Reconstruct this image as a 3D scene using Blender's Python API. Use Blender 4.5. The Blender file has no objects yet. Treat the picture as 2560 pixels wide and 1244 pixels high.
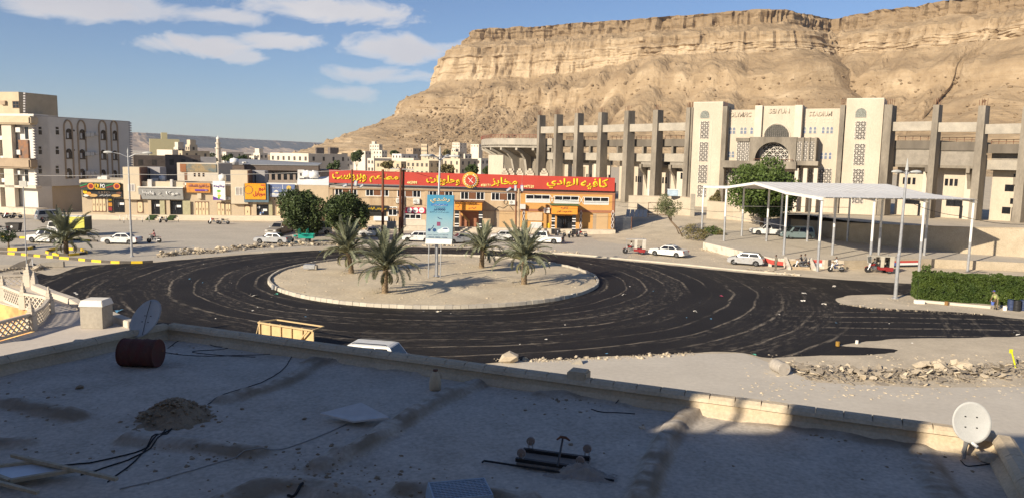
import bpy, bmesh, math, random
import numpy as np
from mathutils import Vector, Matrix, noise
from mathutils.bvhtree import BVHTree
sc = bpy.context.scene
col = sc.collection
rad = math.radians
V = Vector
F, CX, CY, CAMH = 1925.0, 1280.0, 622.0, 12.0
PITCH = math.atan((622 - 392) / F)
ROLL = 0.02
fw = V((0, math.cos(PITCH), -math.sin(PITCH)))
up0 = V((0, math.sin(PITCH), math.cos(PITCH)))
r0 = V((1, 0, 0))
rt = r0 * math.cos(ROLL) + up0 * math.sin(ROLL)
up = up0 * math.cos(ROLL) - r0 * math.sin(ROLL)
EYE = V((0, 0, CAMH))
cam = bpy.data.cameras.new('camera')
cam.sensor_width = 36
cam.lens = 36 * F / 2560
cam.clip_start, cam.clip_end = 0.1, 30000
camo = bpy.data.objects.new('camera', cam)
camo.matrix_world = Matrix(((rt.x, up.x, -fw.x, EYE.x), (rt.y, up.y, -fw.y, EYE.y), (rt.z, up.z, -fw.z, EYE.z), (0, 0, 0, 1)))
col.objects.link(camo)
sc.camera = camo
SUN_EL = rad(23.5)
SUN_AZ = math.atan2(-0.70, -0.714)          # direction towards the sun, from +Y clockwise
world = bpy.data.worlds.new('World')
sc.world = world
world.use_nodes = True
EXPOSURE = 0.72
SKY_STRENGTH = 0.056
SUN_STRENGTH = 5.0
HAZE = 6e-5
sunl = bpy.data.lights.new('sun', 'SUN')
sunl.energy, sunl.angle, sunl.color = SUN_STRENGTH, rad(0.5), (1.0, 0.885, 0.715)
suno = bpy.data.objects.new('sun', sunl)
tos = V((math.sin(SUN_AZ) * math.cos(SUN_EL), math.cos(SUN_AZ) * math.cos(SUN_EL), math.sin(SUN_EL)))
suno.rotation_euler = tos.to_track_quat('Z', 'Y').to_euler()
suno.location = (-40, -40, 60)
col.objects.link(suno)
vs = sc.view_settings
vs.view_transform, vs.look, vs.exposure, vs.gamma, vs.use_curve_mapping = 'Standard', 'None', EXPOSURE, 1, False
try:
 sc.cycles.max_bounces = 6
 sc.cycles.diffuse_bounces = 3
 sc.cycles.use_denoising = True
except Exception:
 pass

def build_sky():
 nt = world.node_tree
 N, L = nt.nodes, nt.links
 for n in list(N):
  N.remove(n)

 def mth(op, a, b=None, c=None):
  n = N.new('ShaderNodeMath')
  n.operation = op
  for i, x in enumerate((a, b, c)):
   if x is None:
    continue
   if isinstance(x, (int, float)):
    n.inputs[i].default_value = x
   else:
    L.new(x, n.inputs[i])
  return n.outputs[0]
 out, bg = N.new('ShaderNodeOutputWorld'), N.new('ShaderNodeBackground')
 sky = N.new('ShaderNodeTexSky')
 sky.sky_type = 'NISHITA'
 sky.sun_disc = False
 sky.sun_elevation, sky.sun_rotation = SUN_EL, SUN_AZ % (2 * math.pi)
 sky.air_density, sky.dust_density, sky.ozone_density, sky.altitude = 1.0, 0.1, 3.0, 700
 tc = N.new('ShaderNodeTexCoord')
 sep = N.new('ShaderNodeSeparateXYZ')
 L.new(tc.outputs['Generated'], sep.inputs[0])
 x, y, z = sep.outputs
 az = mth('ARCTAN2', x, y)
 el = mth('ARCSINE', z)
 cb = N.new('ShaderNodeCombineXYZ')
 L.new(mth('MULTIPLY', az, 1.0), cb.inputs[0])
 L.new(mth('MULTIPLY', el, 2.1), cb.inputs[1])
 nz = N.new('ShaderNodeTexNoise')
 nz.inputs['Scale'].default_value, nz.inputs['Detail'].default_value, nz.inputs['Roughness'].default_value = 13.0, 9, 0.58
 nz.inputs['Distortion'].default_value = 0.5
 L.new(cb.outputs[0], nz.inputs['Vector'])
 nf = mth('SUBTRACT', nz.outputs['Fac'], 0.5)
 nb = N.new('ShaderNodeTexNoise')
 nb.inputs['Scale'].default_value, nb.inputs['Detail'].default_value = 4.5, 5
 L.new(cb.outputs[0], nb.inputs['Vector'])
 tot = None
 CL = [(150, 12, 210, 40, 1.0), (560, 42, 140, 24, .85), (850, 28, 280, 40, .95), (460, 112, 150, 32, 1.0), (620, 145, 70, 20, .75), (730, 104, 130, 26, .9),
          (980, 120, 190, 42, .95), (930, 188, 170, 26, .72), (860, 232, 120, 20, .5), (330, 20, 160, 36, .8)]
 ell = []
 for px, py, wx, wy, wt in CL:
  d = (fw + rt * ((px - CX) / F) - up * ((py - CY) / F)).normalized()
  ell.append((math.atan2(d.x, d.y), math.asin(d.z), wx / F, wy / F, wt))
 rnd = random.Random(4)
 for k in range(16):       # the same broken clouds go on round the rest of the sky
  a = rnd.uniform(0.9, 5.4)
  ell.append((a if a < math.pi else a - 2 * math.pi, rnd.uniform(.14, .7), rnd.uniform(.07, .2), rnd.uniform(.02, .06), rnd.uniform(.6, 1)))
 for a, e, wx, wy, wt in ell:
  dx = mth('MULTIPLY', mth('SUBTRACT', az, a), 1 / wx)
  dy = mth('MULTIPLY', mth('SUBTRACT', el, e), 1 / wy)
  q = mth('SUBTRACT', 1.0, mth('SQRT', mth('ADD', mth('MULTIPLY', dx, dx), mth('MULTIPLY', dy, dy))))
  q = mth('ADD', mth('MULTIPLY', q, .85), mth('MULTIPLY', nf, 2.3))
  q = mth('MULTIPLY', mth('MINIMUM', mth('MAXIMUM', mth('MULTIPLY', mth('SUBTRACT', q, .10), 2.3), 0.0), 1.0), wt)
  tot = q if tot is None else mth('MAXIMUM', tot, q)
 dens = mth('SMOOTH_MIN', tot, 1.0, .1)
 hsv = N.new('ShaderNodeHueSaturation')
 hsv.inputs['Saturation'].default_value = 0.95
 L.new(sky.outputs[0], hsv.inputs['Color'])
 shade = N.new('ShaderNodeMapRange')
 L.new(mth('ADD', mth('MULTIPLY', dens, .55), mth('MULTIPLY', nb.outputs['Fac'], .8)), shade.inputs[0])
 shade.inputs[1].default_value, shade.inputs[2].default_value = .55, 1.05
 cm = N.new('ShaderNodeMix')
 cm.data_type = 'RGBA'
 L.new(shade.outputs[0], cm.inputs['Factor'])
 cm.inputs['A'].default_value = (10.2, 9.6, 9.1, 1)
 cm.inputs['B'].default_value = (6.8, 6.7, 7.2, 1)
 mx = N.new('ShaderNodeMix')
 mx.data_type = 'RGBA'
 L.new(mth('MULTIPLY', dens, .92), mx.inputs['Factor'])
 tint = N.new('ShaderNodeVectorMath')
 tint.operation = 'MULTIPLY'
 tint.inputs[1].default_value = (.90, .97, 1.15)
 L.new(hsv.outputs[0], tint.inputs[0])
 L.new(tint.outputs[0], mx.inputs['A'])
 L.new(cm.outputs['Result'], mx.inputs['B'])
 L.new(mx.outputs['Result'], bg.inputs['Color'])
 bg.inputs['Strength'].default_value = SKY_STRENGTH
 L.new(bg.outputs[0], out.inputs[0])

build_sky()

def ray(px, py):
 return fw + rt * ((px - CX) / F) - up * ((py - CY) / F)

def sm(t):
 t = max(0.0, min(1.0, t))
 return t * t * (3 - 2 * t)

def gz(x, y):
 return 2.2 * sm((x - 12) / 15) * sm((y - 108) / 34)

def P(px, py, z=0.0):
 d = ray(px, py)
 t = (z - CAMH) / d.z
 return EYE + d * t

def PG(px, py):
 z = 0.0
 for _ in range(12):
  p = P(px, py, z)
  z = gz(p.x, p.y)
 return V((p.x, p.y, z))

def PD(px, py, Y):
 d = ray(px, py)
 return EYE + d * (Y / d.y)

def tag(o, label=None, cat=None, group=None, kind=None):
 if label:
  o['label'] = label
 if cat:
  o['category'] = cat
 if group:
  o['group'] = group
 if kind:
  o['kind'] = kind
 return o

def thing(name, label, cat, loc=(0, 0, 0), rz=0.0, group=None, rot=None):
 o = bpy.data.objects.new(name, None)
 o.empty_display_size = 0.2
 o.location = loc
 o.rotation_euler = rot if rot else (0, 0, rz)
 col.objects.link(o)
 return tag(o, label, cat, group)

def link_mesh(name, me, parent=None):
 o = bpy.data.objects.new(name, me)
 if parent is not None:
  o.parent = parent
 col.objects.link(o)
 return o

def copy_tree(o, parent=None):
 c = o.copy()
 col.objects.link(c)
 if parent is not None:
  c.parent = parent
 for ch in list(o.children):
  copy_tree(ch, c)
 return c

class MB:
 def __init__(s):
  s.v, s.f, s.m, s.k = [], [], [], 0

 def face(s, pts, m=None):
  n = len(s.v)
  s.v += [tuple(p) for p in pts]
  s.f.append(tuple(range(n, n + len(pts))))
  s.m.append(s.k if m is None else m)
  return s

 def box(s, x0, x1, y0, y1, z0, z1, m=None):
  n = len(s.v)
  s.v += [(x, y, z) for z in (z0, z1) for y in (y0, y1) for x in (x0, x1)]
  for q in ((0, 2, 3, 1), (4, 5, 7, 6), (0, 1, 5, 4), (2, 6, 7, 3), (0, 4, 6, 2), (1, 3, 7, 5)):
   s.f.append(tuple(n + i for i in q))
   s.m.append(s.k if m is None else m)
  return s

 def hexa(s, b, t, m=None):          # two quads, bottom and top, counter-clockwise
  n = len(s.v)
  s.v += [tuple(p) for p in b] + [tuple(p) for p in t]
  for q in ((3, 2, 1, 0), (4, 5, 6, 7), (0, 1, 5, 4), (1, 2, 6, 5), (2, 3, 7, 6), (3, 0, 4, 7)):
   s.f.append(tuple(n + i for i in q))
   s.m.append(s.k if m is None else m)
  return s

 def beam(s, a, b, w, h=None, m=None, upv=None):
  a, b = V(a), V(b)
  h = w if h is None else h
  d = (b - a).normalized()
  u = V(upv) if upv else (V((0, 0, 1)) if abs(d.z) < .95 else V((0, 1, 0)))
  sd = d.cross(u).normalized()
  u = sd.cross(d).normalized()
  q = [sd * (-w / 2) - u * (h / 2), sd * (w / 2) - u * (h / 2), sd * (w / 2) + u * (h / 2), sd * (-w / 2) + u * (h / 2)]
  return s.hexa([a + x for x in q], [b + x for x in q], m)

 def tube(s, pts, r, n=6, m=None, cap=True):
  pts = [V(p) for p in pts]
  rs = r if isinstance(r, (list, tuple)) else [r] * len(pts)
  base = len(s.v)
  prev = None
  for i, p in enumerate(pts):
   d = (pts[min(i + 1, len(pts) - 1)] - pts[max(i - 1, 0)]).normalized()
   if prev is None:
    u = V((0, 0, 1)) if abs(d.z) < .9 else V((1, 0, 0))
   else:
    u = prev
   sd = d.cross(u).normalized()
   u = sd.cross(d).normalized()
   prev = u
   for k in range(n):
    a = 2 * math.pi * k / n
    s.v.append(tuple(p + (sd * math.cos(a) + u * math.sin(a)) * rs[i]))
  mm = s.k if m is None else m
  for i in range(len(pts) - 1):
   for k in range(n):
    a, b = base + i * n + k, base + i * n + (k + 1) % n
    s.f.append((a, b, b + n, a + n))
    s.m.append(mm)
  if cap:
   s.f.append(tuple(base + k for k in reversed(range(n))))
   s.f.append(tuple(base + (len(pts) - 1) * n + k for k in range(n)))
   s.m += [mm, mm]
  return s

 def lathe(s, prof, n=16, axis='z', c=(0, 0, 0), m=None):
  base = len(s.v)
  c = V(c)
  for r, h in prof:
   for k in range(n):
    a = 2 * math.pi * k / n
    p = V((r * math.cos(a), r * math.sin(a), h))
    if axis == 'y':
     p = V((p.x, p.z, -p.y))
    elif axis == 'x':
     p = V((p.z, p.x, p.y))
    s.v.append(tuple(c + p))
  mm = s.k if m is None else m
  for i in range(len(prof) - 1):
   for k in range(n):
    a, b = base + i * n + k, base + i * n + (k + 1) % n
    s.f.append((a, b, b + n, a + n))
    s.m.append(mm)
  if prof[0][0] > 1e-4:
   s.f.append(tuple(base + k for k in reversed(range(n))))
   s.m.append(mm)
  if prof[-1][0] > 1e-4:
   s.f.append(tuple(base + (len(prof) - 1) * n + k for k in range(n)))
   s.m.append(mm)
  return s

 def prism(s, poly, y0, y1, m=None):          # polygon in x,z extruded along y
  n, k = len(s.v), len(poly)
  s.v += [(x, y0, z) for x, z in poly] + [(x, y1, z) for x, z in poly]
  mm = s.k if m is None else m
  s.f.append(tuple(range(n, n + k)))
  s.f.append(tuple(range(n + 2 * k - 1, n + k - 1, -1)))
  s.m += [mm, mm]
  for i in range(k):
   j = (i + 1) % k
   s.f.append((n + i, n + k + i, n + k + j, n + j))
   s.m.append(mm)
  return s

 def slab(s, poly, z0, z1, m=None):           # polygon in x,y extruded along z
  n, k = len(s.v), len(poly)
  s.v += [(p[0], p[1], z0) for p in poly] + [(p[0], p[1], z1) for p in poly]
  mm = s.k if m is None else m
  s.f.append(tuple(range(n + k - 1, n - 1, -1)))
  s.f.append(tuple(range(n + k, n + 2 * k)))
  s.m += [mm, mm]
  for i in range(k):
   j = (i + 1) % k
   s.f.append((n + i, n + j, n + k + j, n + k + i))
   s.m.append(mm)
  return s

 def mesh(s, name, mats, smooth=False, fix=True):
  me = bpy.data.meshes.new(name)
  me.from_pydata(s.v, [], s.f)
  for m in (mats if isinstance(mats, (list, tuple)) else [mats]):
   me.materials.append(m)
  me.polygons.foreach_set('material_index', s.m)
  if fix:
   bm = bmesh.new()
   bm.from_mesh(me)
   bmesh.ops.recalc_face_normals(bm, faces=bm.faces)
   bm.to_mesh(me)
   bm.free()
  if smooth:
   me.polygons.foreach_set('use_smooth', [True] * len(me.polygons))
  me.update()
  return me

 def build(s, name, mats, parent=None, smooth=False, bevel=0, fix=True):
  me = s.mesh(name, mats, smooth, fix)
  if bevel:
   bm = bmesh.new()
   bm.from_mesh(me)
   bmesh.ops.remove_doubles(bm, verts=bm.verts, dist=1e-5)
   bmesh.ops.bevel(bm, geom=[e for e in bm.edges if len(e.link_faces) == 2 and e.calc_face_angle(0) > .5], offset=bevel, segments=2, affect='EDGES')
   bm.to_mesh(me)
   bm.free()
  return link_mesh(name, me, parent)

MATS = {}

def mat(name, c=(.5, .5, .5), rough=.85, var=.12, scale=2.0, bump=0.0, bscale=None, metal=0.0, spec=.3, c2=None, fine=0.0, stretch=None, obj=False, emit=None, trans=0, thr=None):
 """Principled material: colour c wandering to c2 (or darker and lighter by var) with world-space noise."""
 if name in MATS:
  return MATS[name]
 m = bpy.data.materials.new(name)
 m.use_nodes = True
 N, L = m.node_tree.nodes, m.node_tree.links
 b = N['Principled BSDF']
 b.inputs['Roughness'].default_value = rough
 b.inputs['Metallic'].default_value = metal
 b.inputs['Specular IOR Level'].default_value = spec
 g = N.new('ShaderNodeTexCoord') if obj else N.new('ShaderNodeNewGeometry')
 vec = g.outputs['Object'] if obj else g.outputs['Position']
 if stretch:
  mp = N.new('ShaderNodeMapping')
  mp.inputs['Scale'].default_value = stretch
  L.new(vec, mp.inputs[0])
  vec = mp.outputs[0]
 nz = N.new('ShaderNodeTexNoise')
 nz.inputs['Scale'].default_value = scale
 nz.inputs['Detail'].default_value = 7
 nz.inputs['Roughness'].default_value = .62
 L.new(vec, nz.inputs['Vector'])
 rp = N.new('ShaderNodeMapRange')
 lo, hi = thr if thr else (.32, .68)
 rp.inputs[1].default_value, rp.inputs[2].default_value = lo, hi
 L.new(nz.outputs['Fac'], rp.inputs[0])
 mx = N.new('ShaderNodeMix')
 mx.data_type = 'RGBA'
 L.new(rp.outputs[0], mx.inputs['Factor'])
 a = c if c2 else tuple(x * (1 - var) for x in c)
 d = c2 if c2 else tuple(min(1, x * (1 + var)) for x in c)
 mx.inputs['A'].default_value = (*a, 1)
 mx.inputs['B'].default_value = (*d, 1)
 res = mx.outputs['Result']
 if fine:
  n2 = N.new('ShaderNodeTexNoise')
  n2.inputs['Scale'].default_value = scale * 14
  n2.inputs['Detail'].default_value = 5
  L.new(vec, n2.inputs['Vector'])
  r2 = N.new('ShaderNodeMapRange')
  r2.inputs[1].default_value, r2.inputs[2].default_value, r2.inputs[3].default_value, r2.inputs[4].default_value = .3, .7, 1 - fine, 1 + fine * .6
  L.new(n2.outputs['Fac'], r2.inputs[0])
  m2 = N.new('ShaderNodeVectorMath')
  m2.operation = 'SCALE'
  L.new(res, m2.inputs[0])
  L.new(r2.outputs[0], m2.inputs['Scale'])
  res = m2.outputs[0]
 L.new(res, b.inputs['Base Color'])
 if bump:
  n3 = N.new('ShaderNodeTexNoise')
  n3.inputs['Scale'].default_value = bscale or scale * 8
  n3.inputs['Detail'].default_value = 6
  L.new(vec, n3.inputs['Vector'])
  bp = N.new('ShaderNodeBump')
  bp.inputs['Strength'].default_value = bump
  bp.inputs['Distance'].default_value = .05
  L.new(n3.outputs['Fac'], bp.inputs['Height'])
  L.new(bp.outputs[0], b.inputs['Normal'])
 if emit:
  b.inputs['Emission Color'].default_value = (*c, 1)
  b.inputs['Emission Strength'].default_value = emit
 MATS[name] = m
 return m

sand = mat('sand_dust', (.51, .43, .315), var=.16, scale=.35, fine=.12, bump=.25, bscale=9)
dust_paving = mat('dusty_paving', (.43, .38, .305), .8, c2=(.51, .45, .36), scale=.22, fine=.14, bump=.15, bscale=14)
concrete = mat('bare_concrete', (.28, .25, .205), c2=(.40, .355, .285), scale=.5, fine=.12, bump=.12, bscale=8)
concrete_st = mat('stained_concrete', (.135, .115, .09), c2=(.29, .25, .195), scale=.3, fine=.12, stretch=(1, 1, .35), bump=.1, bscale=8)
cream = mat('cream_stone_cladding', (.43, .365, .28), c2=(.50, .43, .335), scale=.35, fine=.08, stretch=(1, 1, .4))
cream2 = mat('cream_plaster', (.53, .465, .375), var=.08, scale=.6, fine=.06)
white_pl = mat('white_plaster', (.72, .67, .58), var=.08, scale=.5, fine=.06)
grey_pl = mat('grey_plaster', (.36, .34, .33), var=.1, scale=.5)
grey_white = mat('pale_grey_plaster', (.56, .53, .49), var=.09, scale=.35, fine=.06)
tan_pl = mat('tan_plaster', (.46, .37, .25), var=.1, scale=.6, fine=.06)
tan_dk = mat('brown_tan_plaster', (.33, .25, .17), var=.12, scale=.6, fine=.06)
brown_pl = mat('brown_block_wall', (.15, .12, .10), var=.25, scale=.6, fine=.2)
mud = mat('mud_brick', (.36, .27, .18), var=.15, scale=.5, fine=.1)
dark_glass = mat('dark_glass', (.012, .013, .016), .12, var=.2, spec=.5)
dark_in = mat('dark_interior', (.02, .018, .016), .8, var=.3)
black_paint = mat('black_paint', (.02, .02, .021), .5, var=.2)
white_paint = mat('white_paint', (.74, .72, .68), .5, var=.05, scale=3)
white_metal = mat('white_sheet_metal', (.70, .69, .66), .5, var=.06, scale=.8, fine=.05)
steel = mat('galvanised_steel', (.42, .42, .42), .45, metal=.6, var=.15, scale=4)
rust = mat('rusty_iron', (.20, .085, .045), .85, c2=(.10, .05, .035), scale=6, fine=.2)
rubber = mat('rubber', (.022, .021, .020), .85, var=.2, scale=10)
chrome = mat('wheel_alloy', (.45, .45, .46), .35, metal=.7, var=.1, scale=10)
red_paint = mat('red_paint', (.25, .024, .024), .55, var=.1)
yellow_paint = mat('yellow_paint', (.75, .50, .03), .7, var=.12, scale=6, fine=.1)
wood_brown = mat('brown_painted_pole', (.15, .06, .03), .8, var=.2, scale=4)
wood_pale = mat('raw_timber', (.52, .38, .2), .8, var=.15, scale=4, stretch=(1, 1, 6))
brass = mat('brown_trim', (.17, .09, .055), .7, var=.15)
wire_black = mat('black_cable', (.015, .015, .016), .7, var=.1)
stone = mat('pale_limestone', (.52, .45, .35), var=.15, scale=1.5, fine=.15, bump=.3, bscale=12)
orange_sheet = mat('orange_fascia', (.70, .27, .035), .5, var=.06)
skin_m = mat('brown_skin', (.17, .09, .055), .6, var=.08)
# ================================================================== SETTING
def sheet(name, pts, z, m, kind='structure', dens=None):
 bm = bmesh.new()
 bm.faces.new([bm.verts.new((p[0], p[1], z)) for p in pts])
 bmesh.ops.triangulate(bm, faces=bm.faces)
 bmesh.ops.recalc_face_normals(bm, faces=bm.faces)
 for f in bm.faces:
  if f.normal.z < 0:
   f.normal_flip()
 me = bpy.data.meshes.new(name)
 bm.to_mesh(me)
 bm.free()
 me.materials.append(m)
 return tag(link_mesh(name, me), kind=kind)

def PX(lst, z=0.0):
 return [P(a, b, z) for a, b in lst]

def smooth_line(pts, n=6, closed=False):
 """Catmull-Rom through points."""
 out = []
 k = len(pts)
 for i in range(k if closed else k - 1):
  if closed:
   a, b, c, d = pts[(i - 1) % k], pts[i], pts[(i + 1) % k], pts[(i + 2) % k]
  else:
   a, b, c, d = pts[max(i - 1, 0)], pts[i], pts[i + 1], pts[min(i + 2, k - 1)]
  for j in range(n):
   t = j / n
   out.append(0.5 * ((2 * b) + (c - a) * t + (2 * a - 5 * b + 4 * c - d) * t * t + (3 * b - a - 3 * c + d) * t ** 3))
 if not closed:
  out.append(pts[-1])
 return out

def build_ground():
 xs = sorted(set([-8000, -5000, -2500, -1200, -600, -300] + list(range(-160, 12, 20)) + [12 + i * 2.5 for i in range(8)] + [32, 45, 60, 80, 110, 160, 300, 600, 1200, 2500, 5000, 8000]))
 ys = sorted(set([-1500, -800, -200, -60, 0, 30, 60, 90] + [108 + i * 3 for i in range(13)] + [160, 200, 300, 450, 700, 1000, 1500, 2500, 4000, 6000, 9000]))
 mb = MB()
 n = len(xs)
 for y in ys:
  for x in xs:
   mb.v.append((x, y, gz(x, y)))
 for j in range(len(ys) - 1):
  for i in range(n - 1):
   a = j * n + i
   mb.f.append((a, a + 1, a + n + 1, a + n))
   mb.m.append(0)
 tag(mb.build('ground', sand, smooth=True, fix=False), kind='structure')

build_ground()
sheet('street', PX([(-500, 535), (150, 547), (700, 558), (1540, 594), (1590, 625), (1560, 648), (1400, 632), (1100, 616), (800, 616), (640, 628), (430, 650), (300, 657), (-500, 668)]), 0.003, dust_paving)
pale_conc = mat('pale_concrete_floor', (.48, .43, .355), c2=(.55, .495, .41), scale=.25, fine=.08, bump=.06, bscale=20)
sheet('pavement', PX([(1250, 905), (1430, 899), (1700, 884), (1860, 882), (1930, 908), (2040, 955), (2300, 968), (2700, 965), (2900, 1300), (1800, 1300), (1100, 1000)]), 0.003, pale_conc)

RC = V((-7.4, 75.6, 0))
RI = 15.9

def asphalt_mat():
 m = bpy.data.materials.new('fresh_asphalt')
 m.use_nodes = True
 N, L = m.node_tree.nodes, m.node_tree.links
 b = N['Principled BSDF']
 b.inputs['Roughness'].default_value = .7
 b.inputs['Specular IOR Level'].default_value = .12

 def mth(op, a, c=None):
  n = N.new('ShaderNodeMath')
  n.operation = op
  for i, x in enumerate((a, c)):
   if x is None:
    continue
   if isinstance(x, (int, float)):
    n.inputs[i].default_value = x
   else:
    L.new(x, n.inputs[i])
  return n.outputs[0]

 def nse(vec, sc_, det=5, rg=.6):
  n = N.new('ShaderNodeTexNoise')
  n.inputs['Scale'].default_value, n.inputs['Detail'].default_value, n.inputs['Roughness'].default_value = sc_, det, rg
  L.new(vec, n.inputs['Vector'])
  return n.outputs['Fac']

 def rng(x, lo, hi, a=0.0, c=1.0):
  n = N.new('ShaderNodeMapRange')
  n.interpolation_type = 'SMOOTHSTEP'
  n.inputs[1].default_value, n.inputs[2].default_value, n.inputs[3].default_value, n.inputs[4].default_value = lo, hi, a, c
  L.new(x, n.inputs[0])
  return n.outputs[0]
 g = N.new('ShaderNodeNewGeometry')
 sp = N.new('ShaderNodeSeparateXYZ')
 L.new(g.outputs['Position'], sp.inputs[0])
 dx, dy = mth('SUBTRACT', sp.outputs[0], RC.x), mth('SUBTRACT', sp.outputs[1], RC.y)
 r = mth('SQRT', mth('ADD', mth('MULTIPLY', dx, dx), mth('MULTIPLY', dy, dy)))
 th = mth('ARCTAN2', dx, mth('MULTIPLY', dy, -1.0))
 wob = nse(g.outputs['Position'], .07, 2)
 r2 = mth('ADD', r, mth('MULTIPLY', wob, 2.2))

 def polar(kr, kt):
  c = N.new('ShaderNodeCombineXYZ')
  L.new(mth('MULTIPLY', r2, kr), c.inputs[0])
  L.new(mth('MULTIPLY', th, kt), c.inputs[1])
  return c.outputs[0]
 grit = nse(polar(1.5, 11.0), 2.2, 6, .7)
 tracks = rng(nse(polar(1.0, .8), .5, 4), .44, .64)
 streak = mth('MULTIPLY', tracks, rng(grit, .48, .62))
 lines = None
 for rk, wd in ((16.9, .16), (18.6, .10), (20.4, .14), (22.3, .12), (24.4, .17), (26.3, .12), (28.2, .17), (30.3, .14), (32.5, .18), (35.0, .14), (38, .2)):
  t = mth('ABSOLUTE', mth('SUBTRACT', r2, rk + 1.1))
  q = rng(t, wd * .2, wd * 1.15, 1.0, 0.0)
  lines = q if lines is None else mth('MAXIMUM', lines, q)
 gate = nse(polar(.3, 1.6), .9, 4)
 east = rng(sp.outputs[0], 19, 27)
 lines = mth('MULTIPLY', lines, mth('SUBTRACT', 1.0, east))
 yw = mth('ADD', sp.outputs[1], mth('MULTIPLY', wob, 1.5))
 for yk, wd in ((54.2, .12), (56.6, .2), (58.7, .12), (60.6, .18), (62.6, .12), (74.5, .15), (77.5, .2)):
  q = rng(mth('ABSOLUTE', mth('SUBTRACT', yw, yk)), wd * .2, wd * 1.2, 1.0, 0.0)
  lines = mth('MAXIMUM', lines, mth('MULTIPLY', q, east))
 lines = mth('MULTIPLY', lines, mth('MULTIPLY', rng(gate, .40, .58), rng(grit, .40, .56)))
 patch = mth('MULTIPLY', rng(nse(g.outputs['Position'], .16, 5), .60, .70), rng(nse(g.outputs['Position'], 1.6, 7, .75), .52, .62))
 dust = mth('MINIMUM', mth('ADD', mth('MULTIPLY', lines, .80), mth('ADD', mth('MULTIPLY', streak, .36), mth('MULTIPLY', patch, .5))), 1.0)
 fine = rng(nse(g.outputs['Position'], 9, 4), .3, .7, .6, 1.35)
 base = N.new('ShaderNodeMix')
 base.data_type = 'RGBA'
 L.new(nse(g.outputs['Position'], .2, 5), base.inputs['Factor'])
 base.inputs['A'].default_value = (.0085, .0075, .0072, 1)
 base.inputs['B'].default_value = (.034, .029, .025, 1)
 sc2 = N.new('ShaderNodeVectorMath')
 sc2.operation = 'SCALE'
 L.new(base.outputs['Result'], sc2.inputs[0])
 L.new(fine, sc2.inputs['Scale'])
 mx = N.new('ShaderNodeMix')
 mx.data_type = 'RGBA'
 L.new(dust, mx.inputs['Factor'])
 L.new(sc2.outputs[0], mx.inputs['A'])
 mx.inputs['B'].default_value = (.24, .20, .15, 1)
 L.new(mx.outputs['Result'], b.inputs['Base Color'])
 bp = N.new('ShaderNodeBump')
 bp.inputs['Strength'].default_value, bp.inputs['Distance'].default_value = .3, .02
 L.new(nse(g.outputs['Position'], 18, 5), bp.inputs['Height'])
 L.new(bp.outputs[0], b.inputs['Normal'])
 return m

asphalt = asphalt_mat()
road_px = [(60, 715), (85, 682), (134, 688), (171, 674), (214, 664), (287, 659), (363, 657), (424, 651), (500, 645), (560, 640), (640, 634), (700, 630), (800, 625), (900, 621), (1000, 619), (1090, 620),
           (1200, 623), (1300, 629), (1400, 637), (1500, 645), (1600, 655), (1700, 665), (1800, 675), (1900, 685), (2000, 691), (2100, 698), (2200, 704), (2300, 709), (2700, 722), (2700, 748), (2290, 738), (2200, 735), (2120, 738),
           (2092, 748), (2110, 760), (2170, 768), (2330, 776), (2440, 783), (2500, 791), (2560, 797), (2700, 808), (2700, 830), (2560, 838), (2440, 843), (2260, 845), (2190, 851), (2105, 863), (2170, 868), (2235, 872),
           (2235, 880), (2150, 886), (2000, 890), (1915, 893), (1870, 884), (1800, 879), (1700, 882), (1600, 888), (1500, 893), (1400, 898), (1280, 902), (1000, 920), (600, 890), (330, 845), (200, 790), (110, 742)]
road_w = PX(road_px)
rr = random.Random(3)
road_s = []
for i, p in enumerate(smooth_line(road_w, 5, True)):
 n = noise.noise(p * .6) * .35 + noise.noise(p * 2.2) * .16
 c = (RC - p).normalized()
 road_s.append(p + c * n * (1 if p.y > 40 else .6))
sheet('road', road_s, .007, asphalt)

def isl_h(x, y):
 d = math.hypot(x - RC.x, y - RC.y)
 return .17 + .12 * sm((RI - d) / 6) + noise.noise(V((x * .45, y * .45, 3))) * .07 + noise.noise(V((x * 1.6, y * 1.6, 8))) * .025

isl_m = mat('island_earth', (.49, .40, .275), c2=(.59, .495, .35), scale=.28, fine=.16, bump=.3, bscale=10)
mb = MB()
NR, NA = 26, 120
for i in range(NR + 1):
 for k in range(NA):
  a = 2 * math.pi * k / NA
  q = (RI - .18) * i / NR
  x, y = RC.x + q * math.cos(a), RC.y + q * math.sin(a)
  mb.v.append((x, y, isl_h(x, y) - (.06 if i == NR else 0)))
for i in range(NR):
 for k in range(NA):
  a, b = i * NA + k, i * NA + (k + 1) % NA
  mb.f.append((a, b, b + NA, a + NA))
  mb.m.append(0)
island = tag(mb.build('roundabout_island', isl_m, smooth=True), kind='structure')
kerb_m = [mat('kerb_stone_%d' % i, c, var=.1, scale=1.2, fine=.12) for i, c in enumerate(((.46, .41, .33), (.40, .36, .30), (.51, .46, .37)))]
kerb = thing('kerb', 'ring of pale concrete kerb stones round the roundabout island', 'kerb', RC)
NK = 160
kms = []
for i in range(3):
 mb = MB()
 hw = math.pi * RI / NK * .965
 mb.hexa([(-hw, -.14, -.02), (hw, -.14, -.02), (hw, .10, -.02), (-hw, .10, -.02)], [(-hw, -.09, .30), (hw, -.09, .30), (hw, .10, .31), (-hw, .10, .31)])
 kms.append(mb.mesh('kerb_stone', kerb_m[i]))
rk = random.Random(8)
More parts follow.
